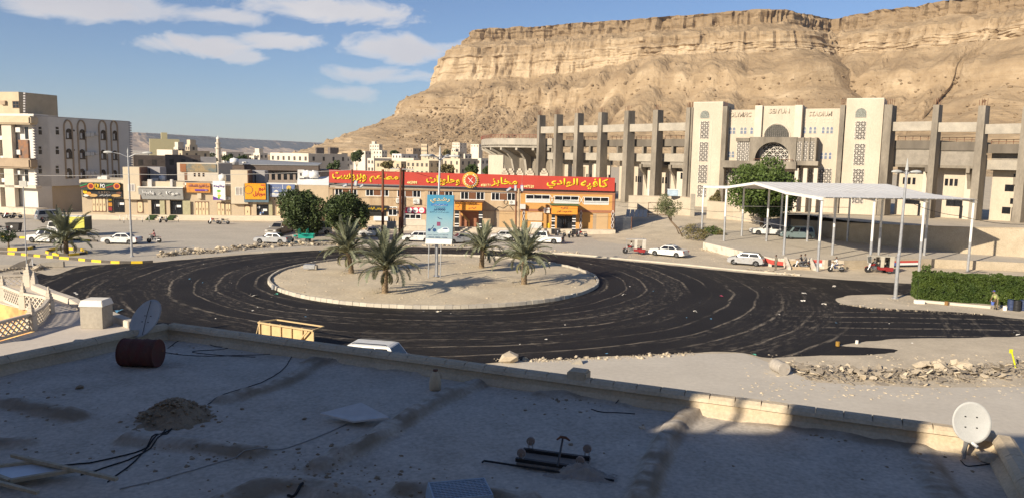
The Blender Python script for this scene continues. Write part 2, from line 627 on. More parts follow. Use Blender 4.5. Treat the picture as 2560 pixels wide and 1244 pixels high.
for k in range(NK):
 a = 2 * math.pi * k / NK
 o = link_mesh('kerb_stone', kms[rk.choice((0, 0, 0, 1, 2))], kerb)
 ro = RI + rk.uniform(-.02, .02)
 o.location = (ro * math.cos(a), ro * math.sin(a), rk.uniform(-.03, .02))
 o.rotation_euler = (rk.uniform(-.04, .04), rk.uniform(-.015, .015), a + math.pi / 2 + rk.uniform(-.02, .02))

mb = MB()
line = smooth_line(PX([(1215, 625), (1400, 634), (1560, 648), (1700, 661), (1850, 676), (2000, 688)]), 8)
for a, b in zip(line, line[1:]):
 d = (b - a).normalized()
 s = V((-d.y, d.x, 0))
 mb.hexa([a - s * .1, b - s * .1, b + s * .15, a + s * .15], [a - s * .1 + V((0, 0, .16)), b - s * .1 + V((0, 0, .16)), b + s * .15 + V((0, 0, .15)), a + s * .15 + V((0, 0, .15))])
tag(mb.build('far_kerb', kerb_m[0]), kind='structure')

def hill_mat(name, c0, c1, c2):
 m = bpy.data.materials.new(name)
 m.use_nodes = True
 N, L = m.node_tree.nodes, m.node_tree.links
 b = N['Principled BSDF']
 b.inputs['Roughness'].default_value = .95
 b.inputs['Specular IOR Level'].default_value = .05
 at = N.new('ShaderNodeAttribute')
 at.attribute_name = 'strata'
 g = N.new('ShaderNodeNewGeometry')
 nz = N.new('ShaderNodeTexNoise')
 nz.inputs['Scale'].default_value, nz.inputs['Detail'].default_value, nz.inputs['Roughness'].default_value = .035, 9, .68
 L.new(g.outputs['Position'], nz.inputs['Vector'])
 mp = N.new('ShaderNodeMapping')
 mp.inputs['Scale'].default_value = (.02, .02, .35)
 L.new(g.outputs['Position'], mp.inputs[0])
 n2 = N.new('ShaderNodeTexNoise')
 n2.inputs['Scale'].default_value, n2.inputs['Detail'].default_value = 1.0, 6
 L.new(mp.outputs[0], n2.inputs['Vector'])
 ad = N.new('ShaderNodeMath')
 ad.operation = 'MULTIPLY_ADD'
 L.new(nz.outputs['Fac'], ad.inputs[0])
 ad.inputs[1].default_value = .9
 L.new(at.outputs['Fac'], ad.inputs[2])
 a2 = N.new('ShaderNodeMath')
 a2.operation = 'MULTIPLY_ADD'
 L.new(n2.outputs['Fac'], a2.inputs[0])
 a2.inputs[1].default_value = .22
 L.new(ad.outputs[0], a2.inputs[2])
 rp = N.new('ShaderNodeValToRGB')
 e = rp.color_ramp.elements
 e[0].position, e[0].color = .52, (*c0, 1)
 e[1].position, e[1].color = 0.93, (*c2, 1)
 x = e.new(.72)
 x.color = (*c1, 1)
 dv = N.new('ShaderNodeMath')
 dv.operation = 'MULTIPLY'
 L.new(a2.outputs[0], dv.inputs[0])
 dv.inputs[1].default_value = .72
 L.new(dv.outputs[0], rp.inputs[0])
 L.new(rp.outputs[0], b.inputs['Base Color'])
 n3 = N.new('ShaderNodeTexNoise')
 n3.inputs['Scale'].default_value, n3.inputs['Detail'].default_value, n3.inputs['Roughness'].default_value = .22, 8, .7
 L.new(g.outputs['Position'], n3.inputs['Vector'])
 bp = N.new('ShaderNodeBump')
 bp.inputs['Strength'].default_value, bp.inputs['Distance'].default_value = .9, 2.0
 m4 = N.new('ShaderNodeMapping')
 m4.inputs['Scale'].default_value = (.05, .05, .9)
 L.new(g.outputs['Position'], m4.inputs[0])
 n4 = N.new('ShaderNodeTexNoise')
 n4.inputs['Scale'].default_value, n4.inputs['Detail'].default_value = 1.0, 5
 L.new(m4.outputs[0], n4.inputs['Vector'])
 sm4 = N.new('ShaderNodeMath')
 sm4.operation = 'MULTIPLY_ADD'
 L.new(n4.outputs['Fac'], sm4.inputs[0])
 sm4.inputs[1].default_value = .45
 L.new(n3.outputs['Fac'], sm4.inputs[2])
 L.new(sm4.outputs[0], bp.inputs['Height'])
 L.new(bp.outputs[0], b.inputs['Normal'])
 return m

def mesa(name, rim, prof, m, nt_, ns_, seed, amp=1.0, left=None):
 """A table mountain: rim line (plan), profile of (distance out, height, hardness, paleness), all displaced by noise."""
 pts = smooth_line([V((p.x, p.y, 0)) for p in rim], 40)
 L = [0.0]
 for a, b in zip(pts, pts[1:]):
  L.append(L[-1] + (b - a).length)
 tot = L[-1]
 base, nrm = [], []
 j = 0
 for i in range(nt_):
  t = tot * i / (nt_ - 1)
  while j < len(L) - 2 and L[j + 1] < t:
   j += 1
  f = (t - L[j]) / max(L[j + 1] - L[j], 1e-6)
  base.append(pts[j].lerp(pts[j + 1], f))
 for i in range(nt_):
  k = 9
  d = base[min(i + k, nt_ - 1)] - base[max(i - k, 0)]
  nrm.append(V((d.y, -d.x, 0)).normalized())
 for _ in range(6):
  nrm = [(nrm[max(i - 3, 0)] + nrm[i] + nrm[min(i + 3, nt_ - 1)]).normalized() for i in range(nt_)]
 al = [0.0]
 for a, b in zip(prof, prof[1:]):
  al.append(al[-1] + math.hypot(b[0] - a[0], b[1] - a[1]) * (1.7 if b[2] > .5 else 1.0))
 rows = []
 j = 0
 for k in range(ns_):
  q = al[-1] * k / (ns_ - 1)
  while j < len(al) - 2 and al[j + 1] < q:
   j += 1
  f = (q - al[j]) / (al[j + 1] - al[j])
  a, b = prof[j], prof[j + 1]
  rows.append((a[0] + (b[0] - a[0]) * f, a[1] + (b[1] - a[1]) * f, b[2], b[3]))
 hard = [r[2] for r in rows]
 for _ in range(2):
  hard = [(hard[max(i - 1, 0)] + hard[i] * 2 + hard[min(i + 1, ns_ - 1)]) / 4 for i in range(ns_)]
 vs_, stra = [], []
 nn, fr = noise.noise, noise.fractal
 for i in range(nt_):
  t = tot * i / (nt_ - 1)
  b, n = base[i], nrm[i]
  big = nn(V((t / 130, seed, 0))) * 16 + nn(V((t / 48, seed, 5))) * 9
  cone = (abs(nn(V((t / 42, seed, 21)))) * 2 - .5) * 13 + nn(V((t / 15, seed, 22))) * 4
  gul = nn(V((t / 26, seed, 31)))
  wr_ = sm((b.x - 40) / 260) if left is not None else 0
  lf = sm((left - b.x) / 170) if left is not None else 0
  for k in range(ns_):
   s, z, h0, pale = rows[k]
   h = hard[k] * (1 - (wr_ * .85 if s > 90 else 0))
   c1 = abs(nn(V((t * .042, z * .006, seed + 1))))
   crack = max(0.0, 1 - c1 * 12) * 5.0
   c3 = abs(nn(V((t * .11, z * .012, seed + 7))))
   crack += max(0.0, 1 - c3 * 7) * 2.6
   blk = noise.cell(V((t * .05, z * .055, seed + 2))) * 2.3 + noise.cell(V((t * .13, z * .12, seed + 3))) * 1.4
   led = nn(V((t * .008, z * .22, seed + 4))) * 3.4 + nn(V((t * .03, z * .7, seed + 4))) * 1.2
   rk_ = fr(V((t * .05, s * .05, z * .05 + seed)), .8, 2.1, 5)
   soft = 1 - h
   down = sm((s - 20) / 90)
   low = sm((s - 150) / 140)
   ds = big + h * (blk + led - crack) + rk_ * (2.0 + .4 * soft) * amp
   dz = soft * (rk_ * 2.0 * (1 - .6 * low) + nn(V((t * .16, s * .16, seed))) * .6 + max(0.0, nn(V((t * .09, s * .13, seed + 60))) - .30) * 13 + down * (1 - low) * (cone + gul * 6 * sm((s - 60) / 80)) + low * gul * 4)
   if h0 > .5 and k > 6:
    dz += nn(V((t / 20, seed, 40 + h0))) * 3
   if lf and s > 60:
    s += (s - 60) * .30 * lf * (1 - .5 * sm((s - 200) / 100))
   if s < 4 and lf is not None:
    ds -= crack * .7
   if wr_ > 0:
    if 54 <= s < 63.1:
     z = 185 - (185 - z) * (1 - .62 * wr_)
    elif s >= 63.1:
     z += 26 * wr_ * (1 - sm((s - 63) / 240))
   if s < 0:
    ds, dz = big, rk_ * 2
   q = b + n * (s + ds * amp)
   vs_.append((q.x, q.y, z + dz * amp))
   stra.append(pale + rk_ * .18 - (max(0.0, 1 - c1 * 6) * .25 if h > .5 else 0))
 fs = []
 for i in range(nt_ - 1):
  o = i * ns_
  fs += [(o + k, o + k + 1, o + ns_ + k + 1, o + ns_ + k) for k in range(ns_ - 1)]
 me = bpy.data.meshes.new(name)
 me.from_pydata(vs_, [], fs)
 at = me.attributes.new('strata', 'FLOAT', 'POINT')
 at.data.foreach_set('value', stra)
 me.materials.append(m)
 me.update()
 o = tag(link_mesh(name, me), kind='structure')
 return o, BVHTree.FromPolygons(vs_, fs)

ZR = 238.0
tip = P(1183, 76, ZR)
rim = [V((-150, 2500, 0)), V((-118, 1900, 0)), V((-104, 1600, 0)), V((tip.x - 6, tip.y + 60, 0)), tip, P(1260, 71, ZR), P(1400, 62, ZR), P(1550, 50, ZR), P(1700, 38, ZR), P(1850, 30, ZR), P(1960, 26, ZR), P(2030, 38, ZR), P(2085, 47, ZR), P(2150, 38, ZR), P(2240, 24, ZR), P(2400, 1, ZR), P(2560, -20, ZR), P(2850, -60, ZR), V((1250, 850, 0))]
prof = [(-260, 246, 0, .3), (-60, 242, 0, .3), (-2, 238.5, 0, .3), (0, 238, 1, .14), (2.0, 217, 1, .12), (7, 214, 0, .34), (34, 205, 0, .26), (46, 200, 0, .34), (49, 188, 1, .40), (54, 185, 0, .5), (56, 168, 1, .56), (63, 143, 1, .64),
  (78, 131, 0, .30), (108, 116, 0, .24), (113, 112, 0, .3), (120, 86, .7, .42), (132, 79, 0, .4), (175, 56, 0, .3), (235, 30, 0, .32), (295, 10, 0, .45), (350, 0, 0, .5), (460, -4, 0, .5)]
hmat = hill_mat('sandstone', (.25, .178, .106), (.335, .245, .15), (.48, .37, .24))
hill, hill_bvh = mesa('hill', rim, prof, hmat, 900, 200, 3.7, left=tip.x + 90)

far_rim = [P(a, b, 150) for a, b in ((-900, 306), (-300, 318), (150, 328), (330, 331), (430, 336), (560, 345), (700, 352), (800, 357), (950, 361), (1500, 372))]
fr2 = []
for i, p in enumerate(smooth_line(far_rim, 6)):
 fr2.append(p + V((0, noise.noise(V((i * .9, 2, 0))) * 150, 0)))
fprof = [(-1500, 151, 0, .3), (-300, 150, 0, .3), (0, 149, 1, .3), (8, 126, 1, .4), (50, 112, 0, .3), (62, 70, 1, .5), (180, 32, 0, .3), (400, 6, 0, .4), (700, -5, 0, .4)]
farm = hill_mat('far_sandstone', (.25, .17, .11), (.36, .26, .175), (.5, .38, .27))
mesa('far_plateau', fr2, fprof, farm, 620, 70, 9.1, 1.5)

def rock_mesh(seed, flat=1.0, n=1, rough=.35):
 bm = bmesh.new()
 bmesh.ops.create_icosphere(bm, subdivisions=n, radius=1)
 for v in bm.verts:
  q = v.co * 1.3 + V((seed * 7.1, 0, 0))
  v.co *= 1 + noise.noise(q) * rough * 1.6
  v.co.z *= flat
  v.co.x *= 1 + .35 * math.sin(seed * 3.1)
 vv = [v.co.copy() for v in bm.verts]
 ff = [[l.index for l in f.verts] for f in bm.faces]
 bm.free()
 return vv, ff

ROCKS = [rock_mesh(i, .7) for i in range(6)]

def add_rock(mb, p, r, rnd, flat=1.0, m=None):
 vv, ff = rnd.choice(ROCKS)
 a = rnd.uniform(0, 6.28)
 ca, sa = math.cos(a), math.sin(a)
 n = len(mb.v)
 for v in vv:
  x, y = v.x * ca - v.y * sa, v.x * sa + v.y * ca
  mb.v.append((p[0] + x * r, p[1] + y * r, p[2] + v.z * r * flat))
 mb.f += [tuple(n + i for i in f) for f in ff]
 mb.m += [mb.k if m is None else m] * len(ff)

def hill_hit(px, py):
 d = ray(px, py).normalized()
 h = hill_bvh.ray_cast(EYE, d)
 return h[0]

rb = random.Random(21)
mb = MB()
for _ in range(1700):
 if rb.random() < .6:
  px, py = rb.gauss(1120, 95), rb.gauss(325, 38)
 else:
  px, py = rb.uniform(930, 2560), rb.uniform(190, 330)
 h = hill_hit(px, py)
 if h is None:
  continue
 add_rock(mb, h, abs(rb.gauss(0, 1.3)) + .5, rb, .9)
tag(mb.build('boulders', hmat, fix=False), kind='stuff')

hz_m = bpy.data.materials.new('dusty_air')
hz_m.use_nodes = True
for n in list(hz_m.node_tree.nodes):
 if n.type == 'BSDF_PRINCIPLED':
  hz_m.node_tree.nodes.remove(n)
pv = hz_m.node_tree.nodes.new('ShaderNodeVolumePrincipled')
pv.inputs['Density'].default_value = HAZE
pv.inputs['Color'].default_value = (.80, .86, .95, 1)
pv.inputs['Anisotropy'].default_value = .2
hz_m.node_tree.links.new(pv.outputs[0], [n for n in hz_m.node_tree.nodes if n.type == 'OUTPUT_MATERIAL'][0].inputs['Volume'])
tag(MB().box(-8600, 8600, -1700, 9300, -9, 330).build('haze', hz_m), kind='stuff')
# ================================================================== FOREGROUND ROOF
ZF = 7.5
RA, RB = P(420, 808, ZF + .36), P(2492, 1082, ZF + .36)
e1 = V((RB.x - RA.x, RB.y - RA.y, 0))
RL = e1.length
e1.normalize()
e2 = V((e1.y, -e1.x, 0))          # towards the camera
RW = 22.0
roof_ang = math.atan2(e1.y, e1.x)
left_dir = (P(0, 893, ZF + .36) - RA)
left_dir.z = 0
left_dir.normalize()
right_dir = (P(2560, 1195, ZF + .36) - RB)
right_dir.z = 0
right_dir.normalize()
YN = -0.9

def along(p, d, y):
 return p + d * ((y - p.y) / d.y)

RA0, RB0 = V((RA.x, RA.y, 0)), V((RB.x, RB.y, 0))
RC0, RD0 = along(RB0, right_dir, YN), along(RA0, left_dir, YN)
roofm = mat('earth_roof', (.42, .37, .305), c2=(.54, .485, .41), scale=1.1, fine=.22, bump=.18, bscale=55)
dirt_m = mat('brown_dirt', (.20, .15, .095), c2=(.31, .24, .16), scale=4, fine=.2, bump=.5, bscale=16)
adobe = mat('adobe_parapet', (.47, .375, .255), c2=(.55, .46, .33), scale=1.3, fine=.14, bump=.3, bscale=16)
RIDGES = [([(800, 1165), (960, 1085), (1080, 1010), (1190, 962)], .16, .19), ([(780, 905), (880, 903), (1045, 930)], .11, .2), ([(330, 1095), (460, 1110), (640, 1130)], .10, .22), ([(790, 905), (700, 960), (560, 1000)], .10, .2),
          ([(1600, 1250), (1640, 1150), (1690, 1065), (1735, 1030)], .15, .19), ([(1360, 985), (1480, 992), (1560, 1005)], .09, .2), ([(1880, 1050), (2100, 1085), (2290, 1110)], .06, .2), ([(2290, 1110), (2330, 1180), (2380, 1260)], .06, .22),
          ([(0, 1005), (90, 1020), (190, 1040)], .12, .22), ([(560, 1260), (700, 1210), (860, 1240)], .12, .25), ([(1020, 1225), (1160, 1235), (1320, 1250)], .12, .22), ([(-20, 1110), (60, 1105)], .1, .2)]
RSEG = []
for pts, h, w in RIDGES:
 q = smooth_line([P(a, b, ZF) for a, b in pts], 5)
 for a, b in zip(q, q[1:]):
  RSEG.append((a.xy, b.xy, h, w))

def roof_h(p):
 z = noise.noise(V((p.x * .5, p.y * .5, 1))) * .03 + noise.noise(V((p.x * 2.4, p.y * 2.4, 1))) * .012 + noise.noise(V((p.x * 9, p.y * 9, 4))) * .006
 best = 0
 q = p.xy
 for a, b, h, w in RSEG:
  ab = b - a
  t = max(0, min(1, (q - a).dot(ab) / ab.length_squared))
  d = (q - a - ab * t).length
  d += noise.noise(V((q.x * 3, q.y * 3, 7))) * .05
  if d < w * 1.25:
   best = max(best, .85 * h * sm((1 - d / (w * 1.25)) * 1.5) * (1 + .55 * noise.noise(V((q.x * 3.1, q.y * 3.1, 9)))))
 return ZF + z + best

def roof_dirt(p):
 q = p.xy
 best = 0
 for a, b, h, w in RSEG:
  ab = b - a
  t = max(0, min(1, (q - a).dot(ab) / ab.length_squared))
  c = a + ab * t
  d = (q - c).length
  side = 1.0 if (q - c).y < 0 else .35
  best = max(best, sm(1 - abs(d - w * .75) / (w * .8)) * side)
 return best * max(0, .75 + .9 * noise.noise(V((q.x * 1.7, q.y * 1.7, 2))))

def dirty(m, c):
 N, L = m.node_tree.nodes, m.node_tree.links
 at = N.new('ShaderNodeAttribute')
 at.attribute_name = 'dirt'
 b = N['Principled BSDF']
 src = b.inputs['Base Color'].links[0].from_socket
 mx = N.new('ShaderNodeMix')
 mx.data_type = 'RGBA'
 L.new(at.outputs['Fac'], mx.inputs['Factor'])
 L.new(src, mx.inputs['A'])
 mx.inputs['B'].default_value = (*c, 1)
 L.new(mx.outputs['Result'], b.inputs['Base Color'])

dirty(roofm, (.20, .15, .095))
lowb = thing('flat_roofed_building', 'low building with a dusty earth roof and tan parapet just below the viewpoint', 'building', (RA.x, RA.y, 0))
OFF = V((RA.x, RA.y, 0))
mb = MB()
NU, NV = 230, 210
for j in range(NV + 1):
 t = (j / NV) ** .85
 a = RA0.lerp(RD0, t)
 b = RB0.lerp(RC0, t)
 for i in range(NU + 1):
  p = a.lerp(b, i / NU)
  mb.v.append((p.x - OFF.x, p.y - OFF.y, roof_h(p)))
for j in range(NV):
 for i in range(NU):
  k = j * (NU + 1) + i
  mb.f.append((k, k + NU + 1, k + NU + 2, k + 1))
  mb.m.append(0)
rf = mb.build('roof', roofm, lowb, smooth=True)
at = rf.data.attributes.new('dirt', 'FLOAT', 'POINT')
at.data.foreach_set('value', [min(.85, roof_dirt(V(v) + OFF)) for v in mb.v])
mb = MB()
mb.slab([(p.x - OFF.x, p.y - OFF.y) for p in (RA0, RB0, RC0, RD0)], 0, ZF - .25)
mb.build('wall', adobe, lowb)

def parapet(a, b, name_wall, seglen, seed, hh=.30):
 d = (b - a)
 L = d.length
 d.normalize()
 s = V((-d.y, d.x, 0))
 if s.y < 0 and abs(d.x) > abs(d.y):
  s = -s
 mbw = MB()
 n = max(1, int(L / seglen))
 rnd = random.Random(seed)
 A = a - OFF
 mbw.hexa([A - s * .02 + V((0, 0, ZF - .3)), A + d * L - s * .02 + V((0, 0, ZF - .3)), A + d * L + s * .20 + V((0, 0, ZF - .3)), A + s * .20 + V((0, 0, ZF - .3))],
             [A - s * .02 + V((0, 0, ZF + hh - .06)), A + d * L - s * .02 + V((0, 0, ZF + hh - .06)), A + d * L + s * .20 + V((0, 0, ZF + hh - .06)), A + s * .20 + V((0, 0, ZF + hh - .06))])
 mbw.hexa([A - s * .18 + V((0, 0, ZF - .3)), A + d * L - s * .18 + V((0, 0, ZF - .3)), A + d * L - s * .015 + V((0, 0, ZF - .3)), A - s * .015 + V((0, 0, ZF - .3))],
             [A - s * .12 + V((0, 0, ZF + .02)), A + d * L - s * .12 + V((0, 0, ZF + .02)), A + d * L - s * .015 + V((0, 0, ZF + .12)), A - s * .015 + V((0, 0, ZF + .12))])
 mbw.build('parapet', adobe, lowb)
 for i in range(n):
  q = A + d * (L * (i + .5) / n)
  mbk = MB()
  h = L / n * .497
  z0, z1 = ZF + hh - .06, ZF + hh + .03
  mbk.hexa([(-h, -.075, 0), (h, -.075, 0), (h, .26, 0), (-h, .26, 0)], [(-h, -.05, z1 - z0 - .03), (h, -.05, z1 - z0 - .03), (h, .23, z1 - z0 - .02), (-h, .23, z1 - z0 - .02)])
  n0 = len(mbk.v)
  mbk.hexa([(-h + .003, -.049, z1 - z0 - .031), (h - .003, -.049, z1 - z0 - .031), (h - .003, .229, z1 - z0 - .021), (-h + .003, .229, z1 - z0 - .021)], [(-h + .01, .02, z1 - z0 + .02), (h - .01, .02, z1 - z0 + .02), (h - .01, .17, z1 - z0 + .02), (-h + .01, .17, z1 - z0 + .02)])
  o = mbk.build('coping_block', adobe, lowb, smooth=False)
  ang = math.atan2(d.y, d.x)
  if (V((-math.sin(ang), math.cos(ang), 0)) - s).length > 1:
   ang += math.pi
  o.location = (q.x, q.y, z0 + rnd.uniform(-.002, .003))
  o.rotation_euler = (rnd.uniform(-.012, .012), rnd.uniform(-.002, .002), ang)

parapet(RA0, RB0, 'front', .43, 1)
parapet(RD0, RA0, 'left', .9, 2)
parapet(RB0, RC0, 'right', .9, 3)

def on_roof(px, py, dz=0.0):
 p = P(px, py, ZF)
 z = roof_h(p)
 p = P(px, py, z)
 return V((p.x, p.y, roof_h(p) + dz))

p = P(1447, 945, ZF + .3)
mb = MB()
mb.box(-.19, .19, -.19, .17, -.32, .17)
o = mb.build('parapet_stub', adobe, bevel=.03)
o.location = (p.x, p.y, ZF + .3)
o.rotation_euler = (0, 0, roof_ang)
tag(o, 'short square adobe stub standing on the parapet in the middle of the roof edge', 'stub')

hotel_m = mat('hotel_render', (.55, .47, .36), var=.08, scale=.4)
hotel = thing('hotel', 'tall plastered hotel from which the square is seen, behind the viewpoint', 'building', (0, YN, 0))
mb = MB()
mb.box(-38.5, 9.5, -14, -.002, 0, 15.2)
mb.build('wall', hotel_m, hotel)
PATCH = P(1852, 1030, ZF)
kx = tos.x / -tos.y
tt = (PATCH.y - YN) / -tos.y
ox, oz = PATCH.x + tos.x * tt, PATCH.z + tos.z * tt       # where the sun has to cross the added screen to light that patch
mb = MB()
HW, ZH, TH = 1.25, 21.0, .5
mb.box(-38.0, ox - HW, -TH, -.002, 15.2, ZH)
mb.box(ox + HW, -6.45, -TH, -.002, 15.2, ZH)
mb.box(ox - HW, ox + HW, -TH, -.002, oz + .60, ZH)
mb.box(ox - HW, ox + HW, -TH, -.002, 15.2, oz - .62)
mb.build('shadow_screen', hotel_m, hotel)  # unseen wall added for the roof's shadow; its gap shaped for the sun patch
mb = MB()
mb.box(ox - .06, ox + .02, -.3, -.2, oz - .62, oz + .60)
mb.build('post', hotel_m, hotel)  # unseen post added in the gap of that screen

rusty_red = mat('rusty_red_paint', (.115, .032, .026), .8, c2=(.085, .045, .033), scale=5, fine=.25)
def barrel(name, label, m, endm, L, r, loc, rz, tilt=0, standing=False, group=None):
 t = thing(name, label, 'barrel', loc, group=group)
 t.rotation_euler = (0, 0, rz) if standing else (math.pi / 2, tilt, rz)
 mb = MB()
 pr = [(r * .98, 0)]
 for i in range(1, 24):
  f = i / 24
  g = .018 if i in (8, 16) else (-.003 if i in (7, 9, 15, 17) else 0)
  pr.append((r + g - .004 * math.sin(f * 40), f * L))
 pr.append((r * .98, L))
 mb.lathe(pr, 28)
 o = mb.build('shell', m, t, smooth=True)
 for h, z in ((0, -.002), (L, L + .003)):
  MB().lathe([(r + .006, h - .012), (r + .012, h), (r + .006, h + .012)], 28).build('rim', m, t)
  MB().lathe([(0, z), (r * .97, z)], 24).build('lid', endm, t)
 MB().lathe([(.03, L + .003), (.035, L + .02), (.0, L + .021)], 10, c=(r * .6, 0, 0)).build('bung', endm, t)
 return t

b0, b1 = on_roof(312, 912), on_roof(402, 916)
ang = math.atan2(b1.y - b0.y, b1.x - b0.x)
barrel('barrel', 'rusty red steel barrel lying on its side on the shaded roof', rusty_red, rust, (b1 - b0).length * .96, .285, b0 + V((0, 0, .285)) - (b1 - b0) * .02, ang + math.pi / 2)

dish_m = mat('dish_white', (.40, .40, .385), .6, var=.06, scale=4, fine=.06)

def dish(label, c, nrm, rx, ry, posts, lnb=True, group='satellite dishes on the roof edge'):
 nrm = V(nrm).normalized()
 t = thing('satellite_dish', label, 'satellite dish', c, group=group)
 q = nrm.to_track_quat('Z', 'Y').to_matrix().to_4x4()
 mb = MB()
 n, m = 36, 8
 for side, off in ((0, 0), (1, -.018)):
  for i in range(m + 1):
   f = i / m
   for k in range(n):
    a = 2 * math.pi * k / n
    p = V((rx * f * math.cos(a), ry * f * math.sin(a), .16 * rx * (f * f - 1) + off))
    mb.v.append(tuple(q @ p))
 for side in (0, 1):
  b = side * (m + 1) * n
  for i in range(m):
   for k in range(n):
    a_, c_ = b + i * n + k, b + i * n + (k + 1) % n
    mb.f.append((a_, c_, c_ + n, a_ + n) if side == 0 else (a_, a_ + n, c_ + n, c_))
    mb.m.append(0)
 for k in range(n):
  a_, c_ = m * n + k, m * n + (k + 1) % n
  b = (m + 1) * n
  mb.f.append((a_, c_, c_ + b, a_ + b))
  mb.m.append(0)
 mb.build('reflector', dish_m, t, smooth=True, fix=False)
 mb = MB()
 for a, b in posts:
  mb.tube([a, b], .03, 6)
 mb.build('mast', steel, t)
 mb = MB()
 for sx, sy in ((.08, .08), (-.08, .08), (.08, -.08), (-.08, -.08)):
  p = q @ V((sx, sy, -.16 * rx * .93 + .004))
  mb.lathe([(.014, -.004), (.014, .01), (0, .012)], 6, c=p)
 mb.build('bolt', black_paint, t)
 return t, q

g = on_roof(368, 832)
cdish = V((P(363, 794, ZF + .6)))
t, q = dish('big satellite dish tipped to the right at the far left roof corner', cdish, (-.22, -.85, .72), .36, .50, [((.1, .12, -.1), (g.x - cdish.x + .08, g.y - cdish.y + .1, g.z - cdish.z)), ((.1, .12, -.1), (g.x - cdish.x - .3, g.y - cdish.y + .25, g.z - cdish.z))])
mb = MB()
mb.tube([q @ V((-.07, .47, .0)), q @ V((-.03, .13, -.03)), q @ V((.05, -.2, -.03)), q @ V((.13, -.42, .0))], .006, 5)
mb.build('cable', wire_black, t)
g = on_roof(2432, 1112)
cdish = P(2430, 1055, ZF + .62)
t, q = dish('round white satellite dish facing the viewer at the right end of the roof', cdish, (-.20, -.92, .22), .275, .315, [((0, .1, -.1), (0, .12, ZF - cdish.z)), ((-.03, .02, -.28), (-.03, .1, ZF + .1 - cdish.z))])
mb = MB()
mb.tube([(-.02, -.08, -.29), (.02, -.16, -.33)], .025, 6)
mb.build('feed_bracket', white_paint, t)
rnd = random.Random(5)
for i, (px, py, r) in enumerate(((2385, 1092, .17), (2462, 1100, .15), (2470, 1150, .2), (2420, 1125, .12))):
 mb = MB()
 p = on_roof(px, py)
 add_rock(mb, (0, 0, r * .3), r, rnd, .8)
 o = mb.build('stone', stone, bevel=0)
 o.location = p
 tag(o, ('flat stone against the left foot of the round dish', 'stone wedged behind the right of the round dish', 'largest loose stone below the round dish by the right parapet', 'small stone in front of the round dish')[i], 'stone', 'stones weighing down the round dish')

p = on_roof(1088, 973)
t = thing('jug', 'yellowish white plastic jug standing on the shaded roof', 'jug', p)
plast = mat('dirty_plastic', (.50, .40, .27), .6, var=.12, scale=12)
mb = MB()
mb.lathe([(.105, 0), (.115, .03), (.115, .14), (.10, .25), (.065, .33), (.045, .355), (.045, .385)], 18)
mb.build('body', plast, t, smooth=True)
mb = MB()
mb.lathe([(.048, .37), (.048, .40), (0, .405)], 12)
mb.build('cap', rust, t)
mb = MB()
mb.tube([(.04, 0, .34), (.10, 0, .35), (.125, 0, .29), (.10, 0, .22)], .012, 6)
mb.build('handle', plast, t)

p = on_roof(895, 1052)
t = thing('board', 'pale flat board propped tilted on a stone on the roof', 'board', p, roof_ang + .1)
mb = MB()
mb.hexa([(-.62, -.18, .10), (.1, -.34, .10), (.60, -.02, .12), (-.10, .30, .20)], [(-.62, -.18, .13), (.1, -.34, .13), (.60, -.02, .15), (-.10, .30, .23)])
mb.build('panel', mat('pale_board', (.55, .53, .50), .6, var=.08, scale=5), t)
mb = MB()
add_rock(mb, (0, 0, .05), .13, random.Random(2), .9)
mb.build('prop', stone, t)

def heap(name, label, px, py, r, h, m, seed, cat='heap', n=280):
 p = on_roof(px, py)
 t = thing(name, label, cat, p)
 mb = MB()
 G = 34
 for j in range(G + 1):
  for i in range(G + 1):
   x, y = (i / G * 2 - 1) * r * 1.15, (j / G * 2 - 1) * r * 1.15
   d = math.hypot(x, y) / r * (1 + .25 * noise.noise(V((x * 2 + seed, y * 2, 0))))
   z = h * sm(1 - d) + noise.noise(V((x * 7, y * 7, seed))) * .055 * (1 if d < 1 else 0) - .02
   mb.v.append((x, y, z))
 for j in range(G):
  for i in range(G):
   k = j * (G + 1) + i
   mb.f.append((k, k + 1, k + G + 2, k + G + 1))
   mb.m.append(0)
 mb.build('mound', m, t, smooth=True)
 mb = MB()
 rn = random.Random(seed)
 for _ in range(n):
  a, d = rn.uniform(0, 6.28), abs(rn.gauss(0, .5)) * r
  z = h * sm(1 - d / r)
  add_rock(mb, (d * math.cos(a), d * math.sin(a), z), rn.uniform(.012, .045), rn)
 tag(mb.build('clods', m, t), kind='stuff')
 return t

heap('dirt_heap', 'brown heap of loose dirt on the left of the roof', 435, 1040, .75, .30, dirt_m, 4)
mb = MB()
rn = random.Random(14)
for _ in range(600):
 c = rn.choice(((0, 1020, 120, 30), (430, 1130, 160, 18), (700, 1180, 200, 60), (800, 1170, 60, 25), (1060, 1225, 100, 22), (520, 850, 90, 16), (1450, 1000, 120, 18), (2120, 1075, 60, 12), (1200, 1060, 800, 110), (2350, 1120, 120, 40)))
 px, py = rn.gauss(c[0], c[2]), rn.gauss(c[1], c[3])
 if py < 830 or py > 1300:
  continue
 q = on_roof(px, py)
 if (q - RA0).dot(e2) < .25 or not (-6 < (q - RA0).dot(e1) < RL - .3):
  continue
 add_rock(mb, q, abs(rn.gauss(0, .016)) + .008, rn, .8)
tag(mb.build('roof_crumbs', dirt_m, fix=False), kind='stuff')

